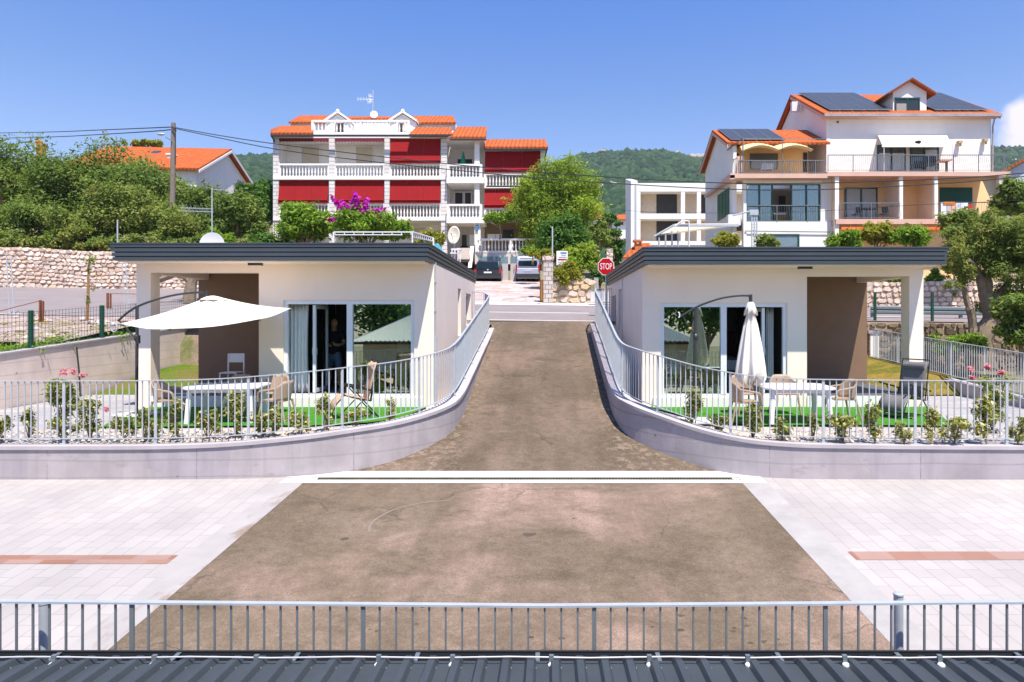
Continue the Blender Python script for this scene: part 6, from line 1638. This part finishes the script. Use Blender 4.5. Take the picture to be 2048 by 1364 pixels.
# ---------------------------------------------------------------- modern white block
YM = 72.0
t = thing('apartment_block', P(1330, 520, YM), 'unfinished looking white cubic block with deep beige loggias and dark windows', 'building')
m = MB(); xa = X_(1262, YM)
m.box(xa, YM+.3, 2, X_(1500, YM), YM+3, 2.5)
m.plate([(xa-.01, YM-.02, 4), (xa-.01, YM+5, 4), (xa-.01, YM+5, Z_(358, YM+5)), (xa-.01, YM-.02, Z_(362, YM))], (.7, 0, 0))
m.pbox(1262, 366, 1500, 383, YM, 3.2); m.pbox(1262, 427, 1500, 438, YM, 3.2); m.pbox(1262, 482, 1500, 490, YM, 3.2)
m.pbox(1270, 383, 1281, 560, YM+.02, .5)
for a, b in ((1362, 1370), (1394, 1402)): m.pbox(a, 383, b, 427, YM+.02, .4); m.pbox(a, 438, b, 482, YM+.02, .4)
m.pbox(1262, 490, 1500, 580, YM+.1, 3); m.build('wall', WALLW, t)
m = MB(); m.pbox(1275, 380, 1500, 490, YM+1.6, .3); m.build('loggia_wall', plain('beige_loggia', (.62,.50,.36), .85), t)
for a, b, y0, y1 in ((1313,1354,388,428),(1313,1356,441,484),(1402,1412,390,428)):
    m = MB(); m.pbox(a, y0, b, y1, YM+1.55, .08); m.build('window', INTD, t)
m = MB(); m.pbox(1270, 370, 1273, 500, YM-.1, .1); m.build('downpipe', GALV, t)
# little tiled hut with chimney
t = thing('tiled_shed', P(1262, 520, 34), 'small shed with bright orange tile roof and a tiled chimney cap', 'shed')
m = MB(); pquad(m, [(1246, 518, 33), (1300, 518, 33), (1300, 490, 35.2), (1272, 490, 35.2)], (0, 0, .1)); rfs = m.build('roof', TILE, t)
m = MB(); m.pbox(1253, 514, 1320, 560, 33.4, 2); m.build('wall', WALLW, t)
m = MB(); m.pbox(1270, 487, 1283, 505, 34.0, .3); m.build('chimney', plain('orange_brick', (.50,.16,.05), .8, .15, 8), rfs)
m = MB(); m.pbox(1268, 479, 1285, 483, 33.9, .5); m.pbox(1270, 483, 1273, 487, 34, .3); m.pbox(1280, 483, 1283, 487, 34, .3); m.build('chimney_cap', plain('orange_brick', (.50,.16,.05), .8, .15, 8), rfs)
# ---------------------------------------------------------------- house with orange roof behind the olives
t = thing('gable_house', P(440, 380, 62), 'white gabled house with a long orange tile roof behind the olive grove', 'house')
gx = X_(463, 62); xl = X_(212, 62); A = (gx, 62.0, Z_(301, 62)); B = (gx, 56.2, Z_(340, 56.2)); Cc = (gx, 66.4, Z_(366, 66.4))
m = MB(); m.plate([(gx-.45, 56.7, 4), (gx-.45, 66.0, 4), (gx-.45, 66.0, Cc[2]), (gx-.45, 62, A[2]-.2), (gx-.45, 56.7, B[2]+.1)], (-.3, 0, 0)); m.box(xl, 56.7, 4, gx-.75, 56.95, B[2]+.1); m.build('wall', WALLW, t)
m = MB(); m.plate([B, A, (xl, 62.0, A[2]+.25), (xl, 56.2, B[2]+.25)], (0, 0, .16)); rr_ = m.build('roof', m_tile('roof_tile_long', (.40,.080,.013), (.53,.130,.032)), t)
m = MB(); m.plate([A, Cc, (xl, 66.4, Cc[2]), (xl, 62, A[2])], (0, 0, .16)); m.build('roof', TILE, t)
m = MB(); m.plate([(gx, 56.2, B[2]-.2), (gx, 62, A[2]-.2), (gx, 66.4, Cc[2]-.2), Cc, A, B], (.08, 0, 0)); m.build('barge_board', WPLA, t)
q = Vector(P(310, 310, 60.2)); m = MB(); m.plate([P(299, 313, 60.0), P(313, 313, 60.0), P(322, 307, 60.6), P(307, 307, 60.6)], (0, 0, .25)); m.build('roof_window', PV, rr_)
m = MB(); m.pbox(333, 308, 345, 318, 58.8, .5); m.pbox(331, 306, 347, 309, 58.7, .7); m.build('chimney', WALLW, rr_)
t = thing('brick_chimney', P(78, 300, 60), 'orange brick chimney with rounded top rising from the olive crowns', 'chimney')
m = MB(); m.pbox(72, 285, 84, 330, 58, .5); m.build('shaft', plain('orange_brick', (.50,.16,.05), .8, .15, 8), t); m = MB(); m.ball(P(78, 284, 58.2), .28, .28, .22); m.build('cap', plain('orange_brick', (.50,.16,.05), .8, .15, 8), t)
yagi(207, 264, 300, 60, 'thin roof aerial above the olive crowns left of the wooden pole', [(266, 8, 3, .6)], rod=.05)
# far houses
def farhouse(px0, px1, y0, y1, yr, Y, label, roofm=TILE):
    t = thing('far_house', P((px0+px1)/2, y1, Y), label, 'house'); m = MB(); m.pbox(px0, y0, px1, y1+25, Y, 7); m.build('wall', WALLW, t)
    a, b = (px0-3, y0, Y-.8), (px1+3, y0, Y-.8); m = MB(); m.plate([P(*a), P(*b), P(px1-2, yr, Y+3.5), P(px0+2, yr, Y+3.5)], (0, 0, .2)); m.build('roof', roofm, t)
    m = MB(); m.pbox(px0+(px1-px0)*.3, y0+(y1-y0)*.3, px0+(px1-px0)*.5, y0+(y1-y0)*.7, Y-.05, .1); m.build('window', INTD, t)
farhouse(1188, 1206, 436, 458, 428, 128, 'distant cream house with red roof peeping beside the willow tree')
farhouse(1231, 1262, 440, 454, 431, 134, 'distant white house with orange roof right of the round dark tree')
t = thing('grey_house', P(2060, 350, 60), 'pale blue grey gable with a red tiled edge at the far right', 'house')
m = MB(); m.plate([P(2012, 345, 60), P(2180, 330, 60), P(2180, 460, 60), P(2012, 460, 60)][::-1], (0, .3, 0)); m.plate([P(2012, 345, 60), P(2075, 308, 60), P(2180, 330, 60)], (0, .3, 0)); m.build('wall', plain('blue_grey_wall', (.42,.47,.55), .85), t)
m = MB(); m.plate([P(2004, 347, 59.4), P(2078, 305, 59.4), P(2078, 305, 66), P(2004, 347, 66)], (0, 0, .25)); m.build('roof', TILE, t)
# ================================================================== trees
def T(px, py, rx, ry, Y, yb, label, leaf, n, size, seed, **k): return pxtree(k.pop('name', 'olive_tree'), px, py, rx, ry, Y, yb, label, leaf, n=n, size=size, seed=seed, **k)
OG = 'olive trees of the grove above the long stone wall'
T(15, 372, 95, 100, 46, 500, 'tall dark olive tree at the outer end of the grove', L_OLIVE, 26000, .25, 21, group=OG, low=-.95, nb=44, trunk=.3)
T(125, 388, 90, 88, 45, 500, 'dark olive tree below the brick chimney in the grove', L_OLIVE, 24000, .25, 22, group=OG, low=-.95, nb=40, trunk=.3)
T(225, 385, 85, 92, 46, 500, 'dark olive tree with its crown against the orange roof', L_OLIVE, 24000, .25, 23, group=OG, low=-.95, nb=40, trunk=.3)
T(318, 408, 80, 75, 45, 500, 'dark olive tree at the foot of the wooden power pole', L_OLIVE, 20000, .25, 24, group=OG, low=-.95, nb=36, trunk=.28)
T(400, 425, 62, 58, 44, 500, 'olive tree below the white gable with the aerial mast before it', L_OLIVE, 16000, .24, 25, group=OG, low=-.95, nb=30, trunk=.25)
T(45, 455, 80, 52, 40.5, 505, 'low dark olive right above the outer end of the stone wall', L_OLIVE, 14000, .21, 26, group=OG, low=-.95, nb=26, trunk=.2)
T(175, 462, 84, 44, 39.5, 505, 'low pale olive leaning over the middle of the stone wall', L_OLIV2, 14000, .20, 27, group=OG, low=-.95, nb=26, trunk=.16)
T(262, 425, 75, 55, 40.5, 505, 'lighter olive tree in the front row of the grove', L_OLIV2, 16000, .21, 28, group=OG, low=-.95, nb=30, trunk=.2)
T(345, 458, 66, 50, 39.5, 505, 'pale olive with dry twigs behind the flat anthracite roof', L_OLIV2, 13000, .20, 29, group=OG, low=-.95, nb=24, trunk=.16)
T(472, 440, 58, 60, 41, 505, 'soft green olive tree behind the round dish, near the guest house', L_OLIVE, 15000, .21, 30, group=OG, low=-.95, nb=28, trunk=.2)
T(528, 415, 42, 75, 54, 510, 'deep green broadleaf tree beside the corner of the guest house', L_DARK, 9000, .36, 31, name='broadleaf_tree', nb=28, trunk=.25)
T(540, 490, 42, 26, 38, 510, 'low deep green bush at the foot of the guest house corner', L_DARK, 3000, .26, 32, name='bush', cat='bush', nb=14, trunk=.08)
T(292, 292, 58, 11, 70, 310, 'yellow green treetop showing above the orange ridge', L_YEL, 4000, .3, 33, name='treetop', nb=30, trunk=.3, low=-.9)
T(432, 480, 36, 22, 37.5, 505, 'bright green bush behind the round dish', L_CITR, 2200, .24, 34, name='bush', cat='bush', nb=12, trunk=.06)
T(1112, 412, 88, 100, 48.6, 545, 'large feathery light green tree beside the guest house', L_WILL, 44000, .28, 35, dep=.55, name='feathery_tree', nb=90, trunk=.28, br=(.2,.34), aspect=.28, low=-.95, droop=.3, bx=-8)
T(1130, 478, 62, 52, 39.5, 560, 'lower shaded part of the hedge tree behind the notice board', L_DARK, 9000, .24, 36, name='broadleaf_tree', nb=34, trunk=.15, low=-.8)
T(1065, 503, 30, 16, 44, 520, 'bushy climber at the end of the terrace balustrade', L_CITR, 2500, .2, 37, name='climber', cat='climber', nb=12, trunk=.05)
T(1085, 512, 32, 12, 33.5, 530, 'bright green hedge behind the stone pier', L_YEL, 2600, .16, 38, name='hedge', cat='hedge', nb=12, trunk=.05)
T(1160, 525, 36, 40, 33.6, 580, 'round mid green shrub behind the boulder wall', L_WILL, 6000, .17, 39, name='bush', cat='bush', nb=24, trunk=.08)
T(1136, 548, 30, 26, 31.3, 575, 'yellow green shrub spilling over the boulder wall', L_YEL, 4200, .15, 40, name='bush', cat='bush', nb=18, trunk=.05, low=-.95)
T(1195, 470, 24, 40, 45, 540, 'loose grey green tree between the feathery tree and the cubic block', L_OLIV2, 4500, .22, 41, name='small_tree', nb=20, trunk=.1)
T(1232, 495, 16, 55, 50, 560, 'dark scrub tree against the cubic block beyond the stop sign', L_DARK, 4200, .26, 42, name='small_tree', nb=22, trunk=.12, low=-.95)
T(1200, 556, 15, 28, 32.5, 590, 'dark green bush right behind the stop sign pole', L_DARK, 2600, .15, 43, name='bush', cat='bush', nb=14, trunk=.05)
T(1216, 441, 16, 15, 116, 470, 'round dark green tree between the two distant houses', L_DARK, 2200, .5, 44, name='round_tree', nb=14, trunk=.3)
for i, (px, py, rx, Yq, lab) in enumerate(((1215, 470, 36, 95, 'olive green scrub below the distant houses, upper clump'), (1222, 486, 30, 78, 'olive green scrub below the distant houses, lower clump'))):
    T(px, py, rx, 13, Yq, py+15, lab, L_OLIV2, 2500, .4, 45+i, name='scrub', cat='bush', nb=14, trunk=.05)
T(612, 455, 58, 48, 38, 520, 'glossy citrus tree in front of the guest house', L_CITR, 9000, .27, 47, name='citrus_tree', nb=34, trunk=.14)
bg_ = T(738, 458, 92, 42, 37, 520, 'wide green bougainvillea with magenta flower spikes over the pergola', L_CITR, 11000, .25, 48, name='bougainvillea', cat='climber', nb=40, trunk=.1)
for (xa, ya, xb, yb) in ((700,440,664,394),(714,440,668,402),(706,428,684,402),(716,442,692,426),(712,408,710,386),(716,430,708,398),(726,424,734,398),(722,438,726,412),(738,428,768,418),(736,432,752,420),(734,442,744,428),(746,438,774,432),(690,436,658,440),(696,440,676,432)):
    pts = []
    for k in range(9):
        q = k/8; c = P(xa + (xb-xa)*q, ya + (yb-ya)*q, 36.2 + .2*math.sin(k)); pts.append((*c, .27*(1-.62*q), .20*(1-.5*q), .24*(1-.6*q)))
    p, nr = clump_points(pts, 420, .2); link('flower_spike', leafmesh('flower_spike', p, nr, .18, .85), L_PURP, bg_)
T(862, 488, 34, 24, 36, 520, 'yellow green vine at the lower end of the white pergola', L_YEL, 2600, .22, 49, name='vine', cat='climber', nb=14, trunk=.05)
T(1000, 436, 36, 9, 47.6, 470, 'bright vine covering the pergola below the red awning', L_CITR, 3200, .22, 50, name='vine', cat='climber', nb=34, trunk=.05, low=-.9, br=(.5,.9))
T(1452, 488, 36, 20, 36, 530, 'bright yellow green bush beside the carport behind the anthracite roof', L_YEL, 3600, .2, 51, name='bush', cat='bush', nb=16, trunk=.05)
T(1535, 486, 30, 19, 37, 530, 'loose grey green bush below the lower green framed window', L_OLIV2, 1500, .2, 52, name='bush', cat='bush', nb=12, trunk=.05)
T(1688, 484, 36, 22, 36.5, 530, 'green citrus bush at the left of the row behind the anthracite roof', L_CITR, 4200, .22, 53, name='citrus_bush', cat='bush', nb=18, trunk=.08)
T(1755, 474, 40, 28, 37.5, 530, 'yellow green citrus bush in the middle of the row behind the anthracite roof', L_YEL, 4600, .22, 54, name='citrus_bush', cat='bush', nb=18, trunk=.08)
T(1818, 476, 36, 30, 36.5, 530, 'darker green citrus bush at the right of the row next to the olive', L_CITR, 4800, .22, 55, name='citrus_bush', cat='bush', nb=18, trunk=.08)
for i, (px, py, rx, ry, Yq, lab) in enumerate(((40, 485, 70, 26, 38.6, 'low scrub at the outer end of the long stone wall'), (130, 488, 60, 22, 38.4, 'low scrub above the long stone wall below the pale olive'), (215, 490, 60, 20, 38.2, 'low scrub above the long stone wall nearest the roof corner'), (300, 488, 60, 22, 38.2, 'low scrub behind the roof corner of the open parasol bungalow'), (380, 488, 50, 22, 38.2, 'low scrub left of the round dish behind the roof'), (480, 490, 55, 24, 38.2, 'low scrub right of the round dish behind the roof'))):
    T(px, py, rx, ry, Yq, 505, lab, L_OLIV2 if i % 2 else L_OLIVE, 5000, .2, 120+i, name='scrub', cat='bush', nb=20, trunk=.03, low=-.95)
# big olive in the foreground right
def bigolive():
    Y = 22.3; base = Vector(P(1972, 722, Y)); t = thing('olive_tree', tuple(base), 'large gnarled olive tree with forked trunk beside the closed parasol bungalow', 'tree')
    q = lambda x, y, dy=0: Vector(P(x, y, Y+dy))
    m = MB()
    m.tube(smoothpath([q(1962,735), q(1960,700), q(1968,668), q(1984,640), q(1978,610), q(1968,585)], 3), [.46,.44,.42,.38,.36,.34,.33,.32,.30,.28,.26,.25,.23,.22,.2,.19], 9)
    m.tube(smoothpath([q(1950,720), q(1948,690), q(1946,655), q(1942,625), q(1934,605), q(1928,575)], 3), [.17]*6 + [.13]*5 + [.09]*5, 8)
    m.tube(smoothpath([q(1968,590), q(1962,560), q(1950,535), q(1938,520,-.5)], 3), [.16]*4 + [.11]*4 + [.06]*2, 7)
    m.tube(smoothpath([q(1974,590), q(1976,555), q(1972,520)], 3), [.15]*3 + [.09]*4, 7)
    m.tube(smoothpath([q(1980,610), q(2000,585), q(2022,560, .3)], 3), [.14]*3 + [.08]*4, 7)
    m.tube(smoothpath([q(1985,640), q(2010,645), q(2048,660)], 3), [.1]*3 + [.05]*4, 6)
    m.build('trunk', BARK, t)
    bl = []; rg = np.random.default_rng(77)
    for (x, y, rx, ry, n) in ((1965,490,72,62,34),(1910,505,36,50,14),(2030,500,60,70,26),(1905,570,24,20,7),(1945,550,45,30,12),(2030,600,45,60,20),(2050,440,40,40,10),(1960,428,40,22,9),(2020,540,60,40,16),(1995,600,40,40,14),(1935,470,50,40,16),(2010,470,60,45,18),(1985,440,40,25,8),(1918,545,30,28,9)):
        c = P(x, y, Y + rg.uniform(-.6, .6)); k = Y/F
        bl += crownblobs(c, (rx*k, rx*k*.9, ry*k), n, (.24,.4), int(rg.integers(9999)), low=-.9)
    p, nr = clump_points(bl, 50000, .35); link('crown', leafmesh('crown', p, nr, .14, .3), L_OLIV2, t)
bigolive()
T(2040, 640, 46, 60, 20.0, 730, 'dark shaded bush below the right hand olive branches', L_OLIVE, 7000, .16, 61, name='bush', cat='bush', nb=26, trunk=.08, low=-.9)
T(1900, 690, 70, 24, 21.5, 720, 'low green undergrowth behind the sloping railing', L_CITR, 4000, .14, 62, name='bush', cat='bush', nb=26, trunk=.03, low=-.9)
T(2030, 405, 45, 45, 40, 520, 'olive tree behind the laundry balcony at the far right', L_OLIVE, 7000, .28, 63, nb=26, trunk=.2)
T(1920, 455, 60, 30, 31, 560, 'pale olive foliage below the laundry balcony', L_OLIV2, 7000, .2, 64, nb=26, trunk=.1)
T(1790, 556, 34, 15, 33.4, 580, 'green creeper hanging over the stone wall beside the porch pillar', L_CITR, 2600, .15, 65, name='creeper', cat='climber', nb=14, trunk=.03, low=-.95)
T(1866, 556, 16, 26, 32.9, 580, 'leafy green bush on the stone wall right of the porch pillar', L_CITR, 2200, .14, 66, name='bush', cat='bush', nb=12, trunk=.03, low=-.95)
T(1908, 540, 20, 16, 34, 580, 'yellowish low bush on top of the stone wall behind the olive', L_YEL, 1600, .16, 67, name='bush', cat='bush', nb=10, trunk=.03)
# olive trunk behind the porch, young tree
t = thing('olive_tree', P(385, 600, 29), 'old olive with leaning bare trunk seen through the porch opening', 'tree'); Y = 29; m = MB(); q = lambda x, y, dy=0: Vector(P(x, y, Y+dy))
m.tube(smoothpath([q(378,606), q(381,580), q(384,563), q(392,545), q(400,520)], 3), [.28,.26,.25,.24,.23,.22,.21,.2,.19,.18,.16,.15,.14], 8)
m.tube(smoothpath([q(382,566), q(370,552), q(350,549), q(330,556), q(318,560)], 3), [.17]*6 + [.12]*7, 7); m.build('trunk', BARK, t)
p, nr = clump_points(crownblobs(P(395, 508, 30), (1.5, 1.2, .45), 12, (.3,.4), 5), 2500, .4); link('crown', leafmesh('crown', p, nr, .18, .3), L_OLIV2, t)
t = thing('young_tree', P(174, 640, 22), 'young staked sapling with few leaves in the gravel lot', 'tree'); Y = 22; m = MB()
m.tube([P(174, 640, Y), P(176, 600, Y), P(177, 540, Y), P(180, 505, Y)], [.05, .045, .03, .015], 7); m.tube([P(176, 580, Y), P(186, 565, Y)], .012, 5); m.build('trunk', plain('sapling_bark', (.28,.15,.06), .9, .2), t)
p, nr = clump_points([(*P(185, 578, Y), .12, .12, .1), (*P(176, 600, Y), .12, .12, .2), (*P(178, 540, Y), .14, .14, .12), (*P(182, 520, Y), .2, .2, .2)], 260, .1); link('crown', leafmesh('crown', p, nr, .10, .4), L_OLIV2, t)
for i, (px, w, Yq) in enumerate(((60, 120, 18.5), (200, 130, 20.5))):
    pass
p, nr = clump_points([(RNG.uniform(-13.9, -13.2), y, top(y) + .02, .4, .5, RNG.uniform(.10,.24)) for y in np.arange(15, 25.5, .35)], 9000, .1)
link('weeds', leafmesh('weeds', p, nr, .13, .3), L_CITR, kind='stuff', label='green weeds along the foot of the mesh fence', cat='weeds')
p, nr = clump_points([(x, y, ground(x, y), .7, .7, .16) for x, y in zip(RNG.uniform(-20, -13.5, 30), RNG.uniform(15, 23, 30))], 4000, .1)
link('dry_weeds', leafmesh('dry_weeds', p, nr, .12, .3), L_YEL, kind='stuff', label='sparse dry weeds in the rubble strip', cat='weeds')
# trees mirrored in the panes
for i, (x, y, lab) in enumerate(((-13, -24, 'tall dark trees behind the hip roofed house, outer one'), (-5, -26, 'tall dark trees behind the hip roofed house, inner one'), (5, -25, 'tall dark trees behind the hip roofed house, central one'), (13, -23, 'tall dark trees behind the hip roofed house, last one'))):
    tree('broadleaf_tree', (x, y, -2.5), (x, y, 2.4), (4.6, 3, 3.2), lab, L_DARK, n=4500, size=.55, nb=22, seed=80+i, trunk=.3)

# ------------------------------------------------------------------ power line
t = thing('power_pole', P(346, 345, 40), 'weathered wooden power pole with a curved street lamp arm', 'utility pole')
m = MB(); m.tube([P(343.5, 500, 40), P(347, 246, 40)], [.17, .12], 10); m.build('pole', WOODP, t)
m = MB(); m.tube([P(351, 330, 39.8), P(351, 256, 39.8)], .03, 5); m.tube([P(344, 254, 39.8), P(352, 262, 39.8)], .05, 5); m.build('cable_duct', DARK, t)
m = MB(); m.tube(smoothpath([P(345, 283, 39.9), P(338, 278, 39.6), P(330, 273, 39.3)], 3), .03, 6); a = m.build('lamp_arm', GALV, t)
m = MB(); c = P(322, 268.5, 39.1); m.ball(c, .24, .12, .07, 10, 6); m.build('lamp_head', GALV, a)
def wire(pts, lab, r=.022):
    o = MB().tube(smoothpath([P(*p) for p in pts], 5), r, 5).build('power_cable', DARK); tag(o, lab, 'cable', 'overhead power cables')
wire([(346, 254, 40), (300, 256, 43), (200, 260, 50), (100, 264, 58), (-60, 267, 75)], 'upper power cable running from the wooden pole towards the outer olives', .035)
wire([(346, 259, 40), (300, 263, 43), (200, 269, 50), (100, 274, 58), (-60, 278, 75)], 'lower power cable running from the wooden pole towards the outer olives', .035)
wire([(350, 255, 39.8), (440, 271, 39), (545, 287, 38.2), (700, 306, 37.2), (880, 326, 36), (1100, 346, 35), (1420, 365, 33.5), (1640, 366, 32.5), (1900, 357, 31.5), (2048, 346, 31), (2300, 322, 30)], 'upper power cable crossing the red awnings and the peach house', .025)
wire([(350, 257, 39.8), (440, 276, 39), (545, 297, 38.2), (700, 318, 37.2), (880, 337, 36), (1100, 358, 35), (1420, 377, 33.5), (1640, 379, 32.5), (1900, 366, 31.5), (2048, 353, 31), (2300, 330, 30)], 'lower power cable crossing the red awnings and the peach house', .025)
wire([(1190, 415, 60), (1300, 424, 50), (1420, 426, 44), (1600, 424, 38), (1830, 410, 34), (2060, 400, 31)], 'thin lower telephone wire crossing the cubic block and the peach house', .010)
# white pergola behind the bungalow roof
t = thing('pergola', P(780, 495, 33), 'low white metal pergola frame behind the anthracite roof under the magenta flowers', 'pergola'); m = MB()
a, b = P(668, 464, 33), P(826, 464, 33)
m.bar(a, b, .05); m.bar(P(670, 469.5, 33), P(805, 469.5, 33), .04)
for px in range(670, 826, 19): m.bar(P(px, 464, 33), P(px, 469.5, 33), .035)
m.bar(P(826, 464, 33), P(866, 476, 31), .05); m.bar(P(826, 474, 33), P(864, 482, 31), .04)
for k in range(11): m.bar(Vector(P(826, 464, 33)).lerp(Vector(P(866, 476, 31)), k/10), Vector(P(826, 474, 33)).lerp(Vector(P(864, 482, 31)), k/10), .03)
m.build('frame', WPLA, t)
for px, Yq, y0 in ((667, 33, 464), (825, 33, 464), (867, 31, 476)):
    m = MB(); m.bar(P(px, y0, Yq), P(px, 520, Yq), .06); m.build('post', WPLA, t)
t = thing('blue_tarp', P(878, 495, 32), 'small bright blue tarp edge behind the roof corner', 'tarp'); m = MB(); pquad(m, [(868, 488, 32), (876, 486, 32), (884, 497, 32), (884, 510, 32), (866, 510, 32)], (0, .05, 0)); m.build('sheet', plain('tarp_blue', (.10,.42,.55), .6, .1), t)

# ------------------------------------------------------------------ wooded hills
def ridge(X):
    px = VX + X * F / 900.0
    pts = [(-900,345),(-200,335),(200,330),(420,322),(470,317),(545,311),(620,318),(760,330),(900,336),(1040,340),(1090,337),(1130,320),(1160,311),(1200,306),(1260,304),(1330,306),(1400,317),(1500,320),(1700,305),(1900,295),(2048,297),(2400,310),(3000,330)]
    for (a, ya), (b, yb) in zip(pts, pts[1:]):
        if a <= px <= b: return CZ + (VY - (ya + (yb-ya)*(px-a)/(b-a)))*900/F
    return CZ + (VY-340)*900/F
def hh(X, Y):
    u = min(1, max(0, (Y-240)/660)); s = u**1.15
    und = 6*math.sin(X*.021 + Y*.013) + 4*math.sin(X*.05 - Y*.02)
    base = ground(X, 240) - 6
    return base + (ridge(X) - 3 - base)*s + und*math.sin(math.pi*u)*1.6 if Y <= 900 else ridge(X) - 3 - (Y-900)*.25
hx = np.concatenate([np.linspace(-1500, -620, 14), np.linspace(-600, 1000, 90), np.linspace(1030, 1700, 12)])
hy = np.concatenate([np.linspace(240, 900, 60), [960, 1100]])
HILL = m_drygrass('hill_ground', ((.020,.034,.018),(.03,.05,.022),(.06,.065,.035),(.10,.09,.06)))
hills = sheet('hills', hx, hy, hh, HILL, kind='structure')
ico = np.array([(0,0,1),(.894,0,.447),(.276,.851,.447),(-.724,.526,.447),(-.724,-.526,.447),(.276,-.851,.447),(.724,.526,-.447),(-.276,.851,-.447),(-.894,0,-.447),(-.276,-.851,-.447),(.724,-.526,-.447),(0,0,-1)])
icf = np.array([(0,1,2),(0,2,3),(0,3,4),(0,4,5),(0,5,1),(1,6,2),(2,7,3),(3,8,4),(4,9,5),(5,10,1),(6,7,2),(7,8,3),(8,9,4),(9,10,5),(10,6,1),(11,7,6),(11,8,7),(11,9,8),(11,10,9),(11,6,10)])
V = []; Fq = []; cnt = 0
def wood(n, pxa, pxb, s0, s1):
    global cnt
    for _ in range(n):
        Y = 250 + 665*RNG.random()**.8; X = X_(RNG.uniform(pxa, pxb), Y); s = RNG.uniform(s0, s1)
        g = math.sin(X*.03+1)*math.sin(Y*.024+X*.01) + .4*math.sin(X*.11)*math.sin(Y*.09)
        if g > .95 : continue
        z = hh(X, Y); M = ico * (1 + .18*RNG.standard_normal((12, 1))) * np.array([s, s, s*RNG.uniform(.7, 1.15)])
        V.append(M + np.array([X, Y, z + s*.35])); Fq.append(icf + 12*cnt); cnt += 1
wood(9000, 1085, 1440, 2.6, 6.0); wood(3600, 380, 560, 2.8, 6.0); wood(1500, 1940, 2120, 2.8, 6.0); wood(2600, 560, 1085, 3, 6.5); wood(2600, 1440, 1940, 3, 6.5); wood(1200, -200, 380, 3, 6.5); wood(800, 2120, 2500, 3, 6.5)
link('wood', npmesh('wood', np.concatenate(V), np.concatenate(Fq)), L_FOR, kind='stuff', label='dense green maquis wood covering the hills', cat='wood')
m = MB(); rg = np.random.default_rng(4)
for px, py, n, spread in ((1395,318,26,30),(1205,307,6,10),(1225,374,26,24),(1205,378,10,14),(1345,310,10,22),(2035,330,8,20)):
    for _ in range(n):
        x = px + rg.uniform(-spread, spread)*.6; yy = py + rg.uniform(-7, 7)*.7
        # find the hill depth seen at this position
        for Y in np.linspace(300, 900, 121):
            if hh(X_(x, Y), Y) >= Z_(yy, Y): break
        s = rg.uniform(1.8, 5); m.ball((X_(x, Y), Y-3, Z_(yy, Y)), s*1.3, s*.8, s, 6, 4)
m.build('rocks', ROCK, kind='stuff', label='pale limestone outcrops breaking through the wooded hill', cat='rocks')

# ------------------------------------------------------------------ sky: a soft cumulus bank at the right
nt = wt; tcn = nt.nodes.new('ShaderNodeTexCoord')
def wn(t_): return nt.nodes.new(t_)
vd = wn('ShaderNodeVectorMath'); vd.operation = 'NORMALIZE'; nt.links.new(tcn.outputs['Generated'], vd.inputs[0])
c = Vector(((2075-VX)/F, 1, (VY-262)/F)).normalized()
ds = wn('ShaderNodeVectorMath'); ds.operation = 'DISTANCE'; nt.links.new(vd.outputs[0], ds.inputs[0]); ds.inputs[1].default_value = c
nz = wn('ShaderNodeTexNoise'); nz.inputs['Scale'].default_value = 16; nz.inputs['Detail'].default_value = 6; nt.links.new(vd.outputs[0], nz.inputs['Vector'])
ma = wn('ShaderNodeMath'); ma.operation = 'MULTIPLY_ADD'; nt.links.new(nz.outputs['Fac'], ma.inputs[0]); ma.inputs[1].default_value = -.11; nt.links.new(ds.outputs['Value'], ma.inputs[2])
mr = wn('ShaderNodeMapRange'); mr.inputs['From Min'].default_value = .005; mr.inputs['From Max'].default_value = -.022; mr.interpolation_type = 'SMOOTHSTEP'; nt.links.new(ma.outputs[0], mr.inputs['Value'])
mx = wn('ShaderNodeMix'); mx.data_type = 'RGBA'; nt.links.new(mr.outputs[0], mx.inputs[0]); tn = wn('ShaderNodeMix'); tn.data_type = 'RGBA'; tn.blend_type = 'MULTIPLY'; tn.inputs[0].default_value = 1; nt.links.new(sky.outputs[0], tn.inputs[6]); szz = wn('ShaderNodeSeparateXYZ'); nt.links.new(vd.outputs[0], szz.inputs[0]); rp = wn('ShaderNodeValToRGB'); nt.links.new(szz.outputs[2], rp.inputs[0]); e = rp.color_ramp.elements; e[0].position = .16; e[0].color = (1.0, .89, .93, 1); e[1].position = .44; e[1].color = (.40, .68, 1.08, 1); q_ = e.new(.31); q_.color = (.64, .75, .95, 1); nt.links.new(rp.outputs[0], tn.inputs[7]); nt.links.new(tn.outputs[2], mx.inputs[6]); mx.inputs[7].default_value = (5.2, 4.9, 5.6, 1)
nt.links.new(mx.outputs[2], bg.inputs[0])

# thin summer haze filling the valley
hz = bpy.data.meshes.new('haze'); mb = MB(); mb.box(-1600, -330, -13, 1900, 1160, 330); hm = mb.build('haze', None, kind='stuff', label='thin pale summer haze between the houses and the hills', cat='haze')
hm.data.materials.clear(); m_ = bpy.data.materials.new('thin_haze'); m_.use_nodes = True; m_.node_tree.nodes.clear()
o_ = m_.node_tree.nodes.new('ShaderNodeOutputMaterial'); v_ = m_.node_tree.nodes.new('ShaderNodeVolumePrincipled'); v_.inputs['Density'].default_value = .00017; v_.inputs['Color'].default_value = (.86, .92, 1, 1); v_.inputs['Anisotropy'].default_value = .3
m_.node_tree.links.new(v_.outputs[0], o_.inputs['Volume']); hm.data.materials.append(m_)
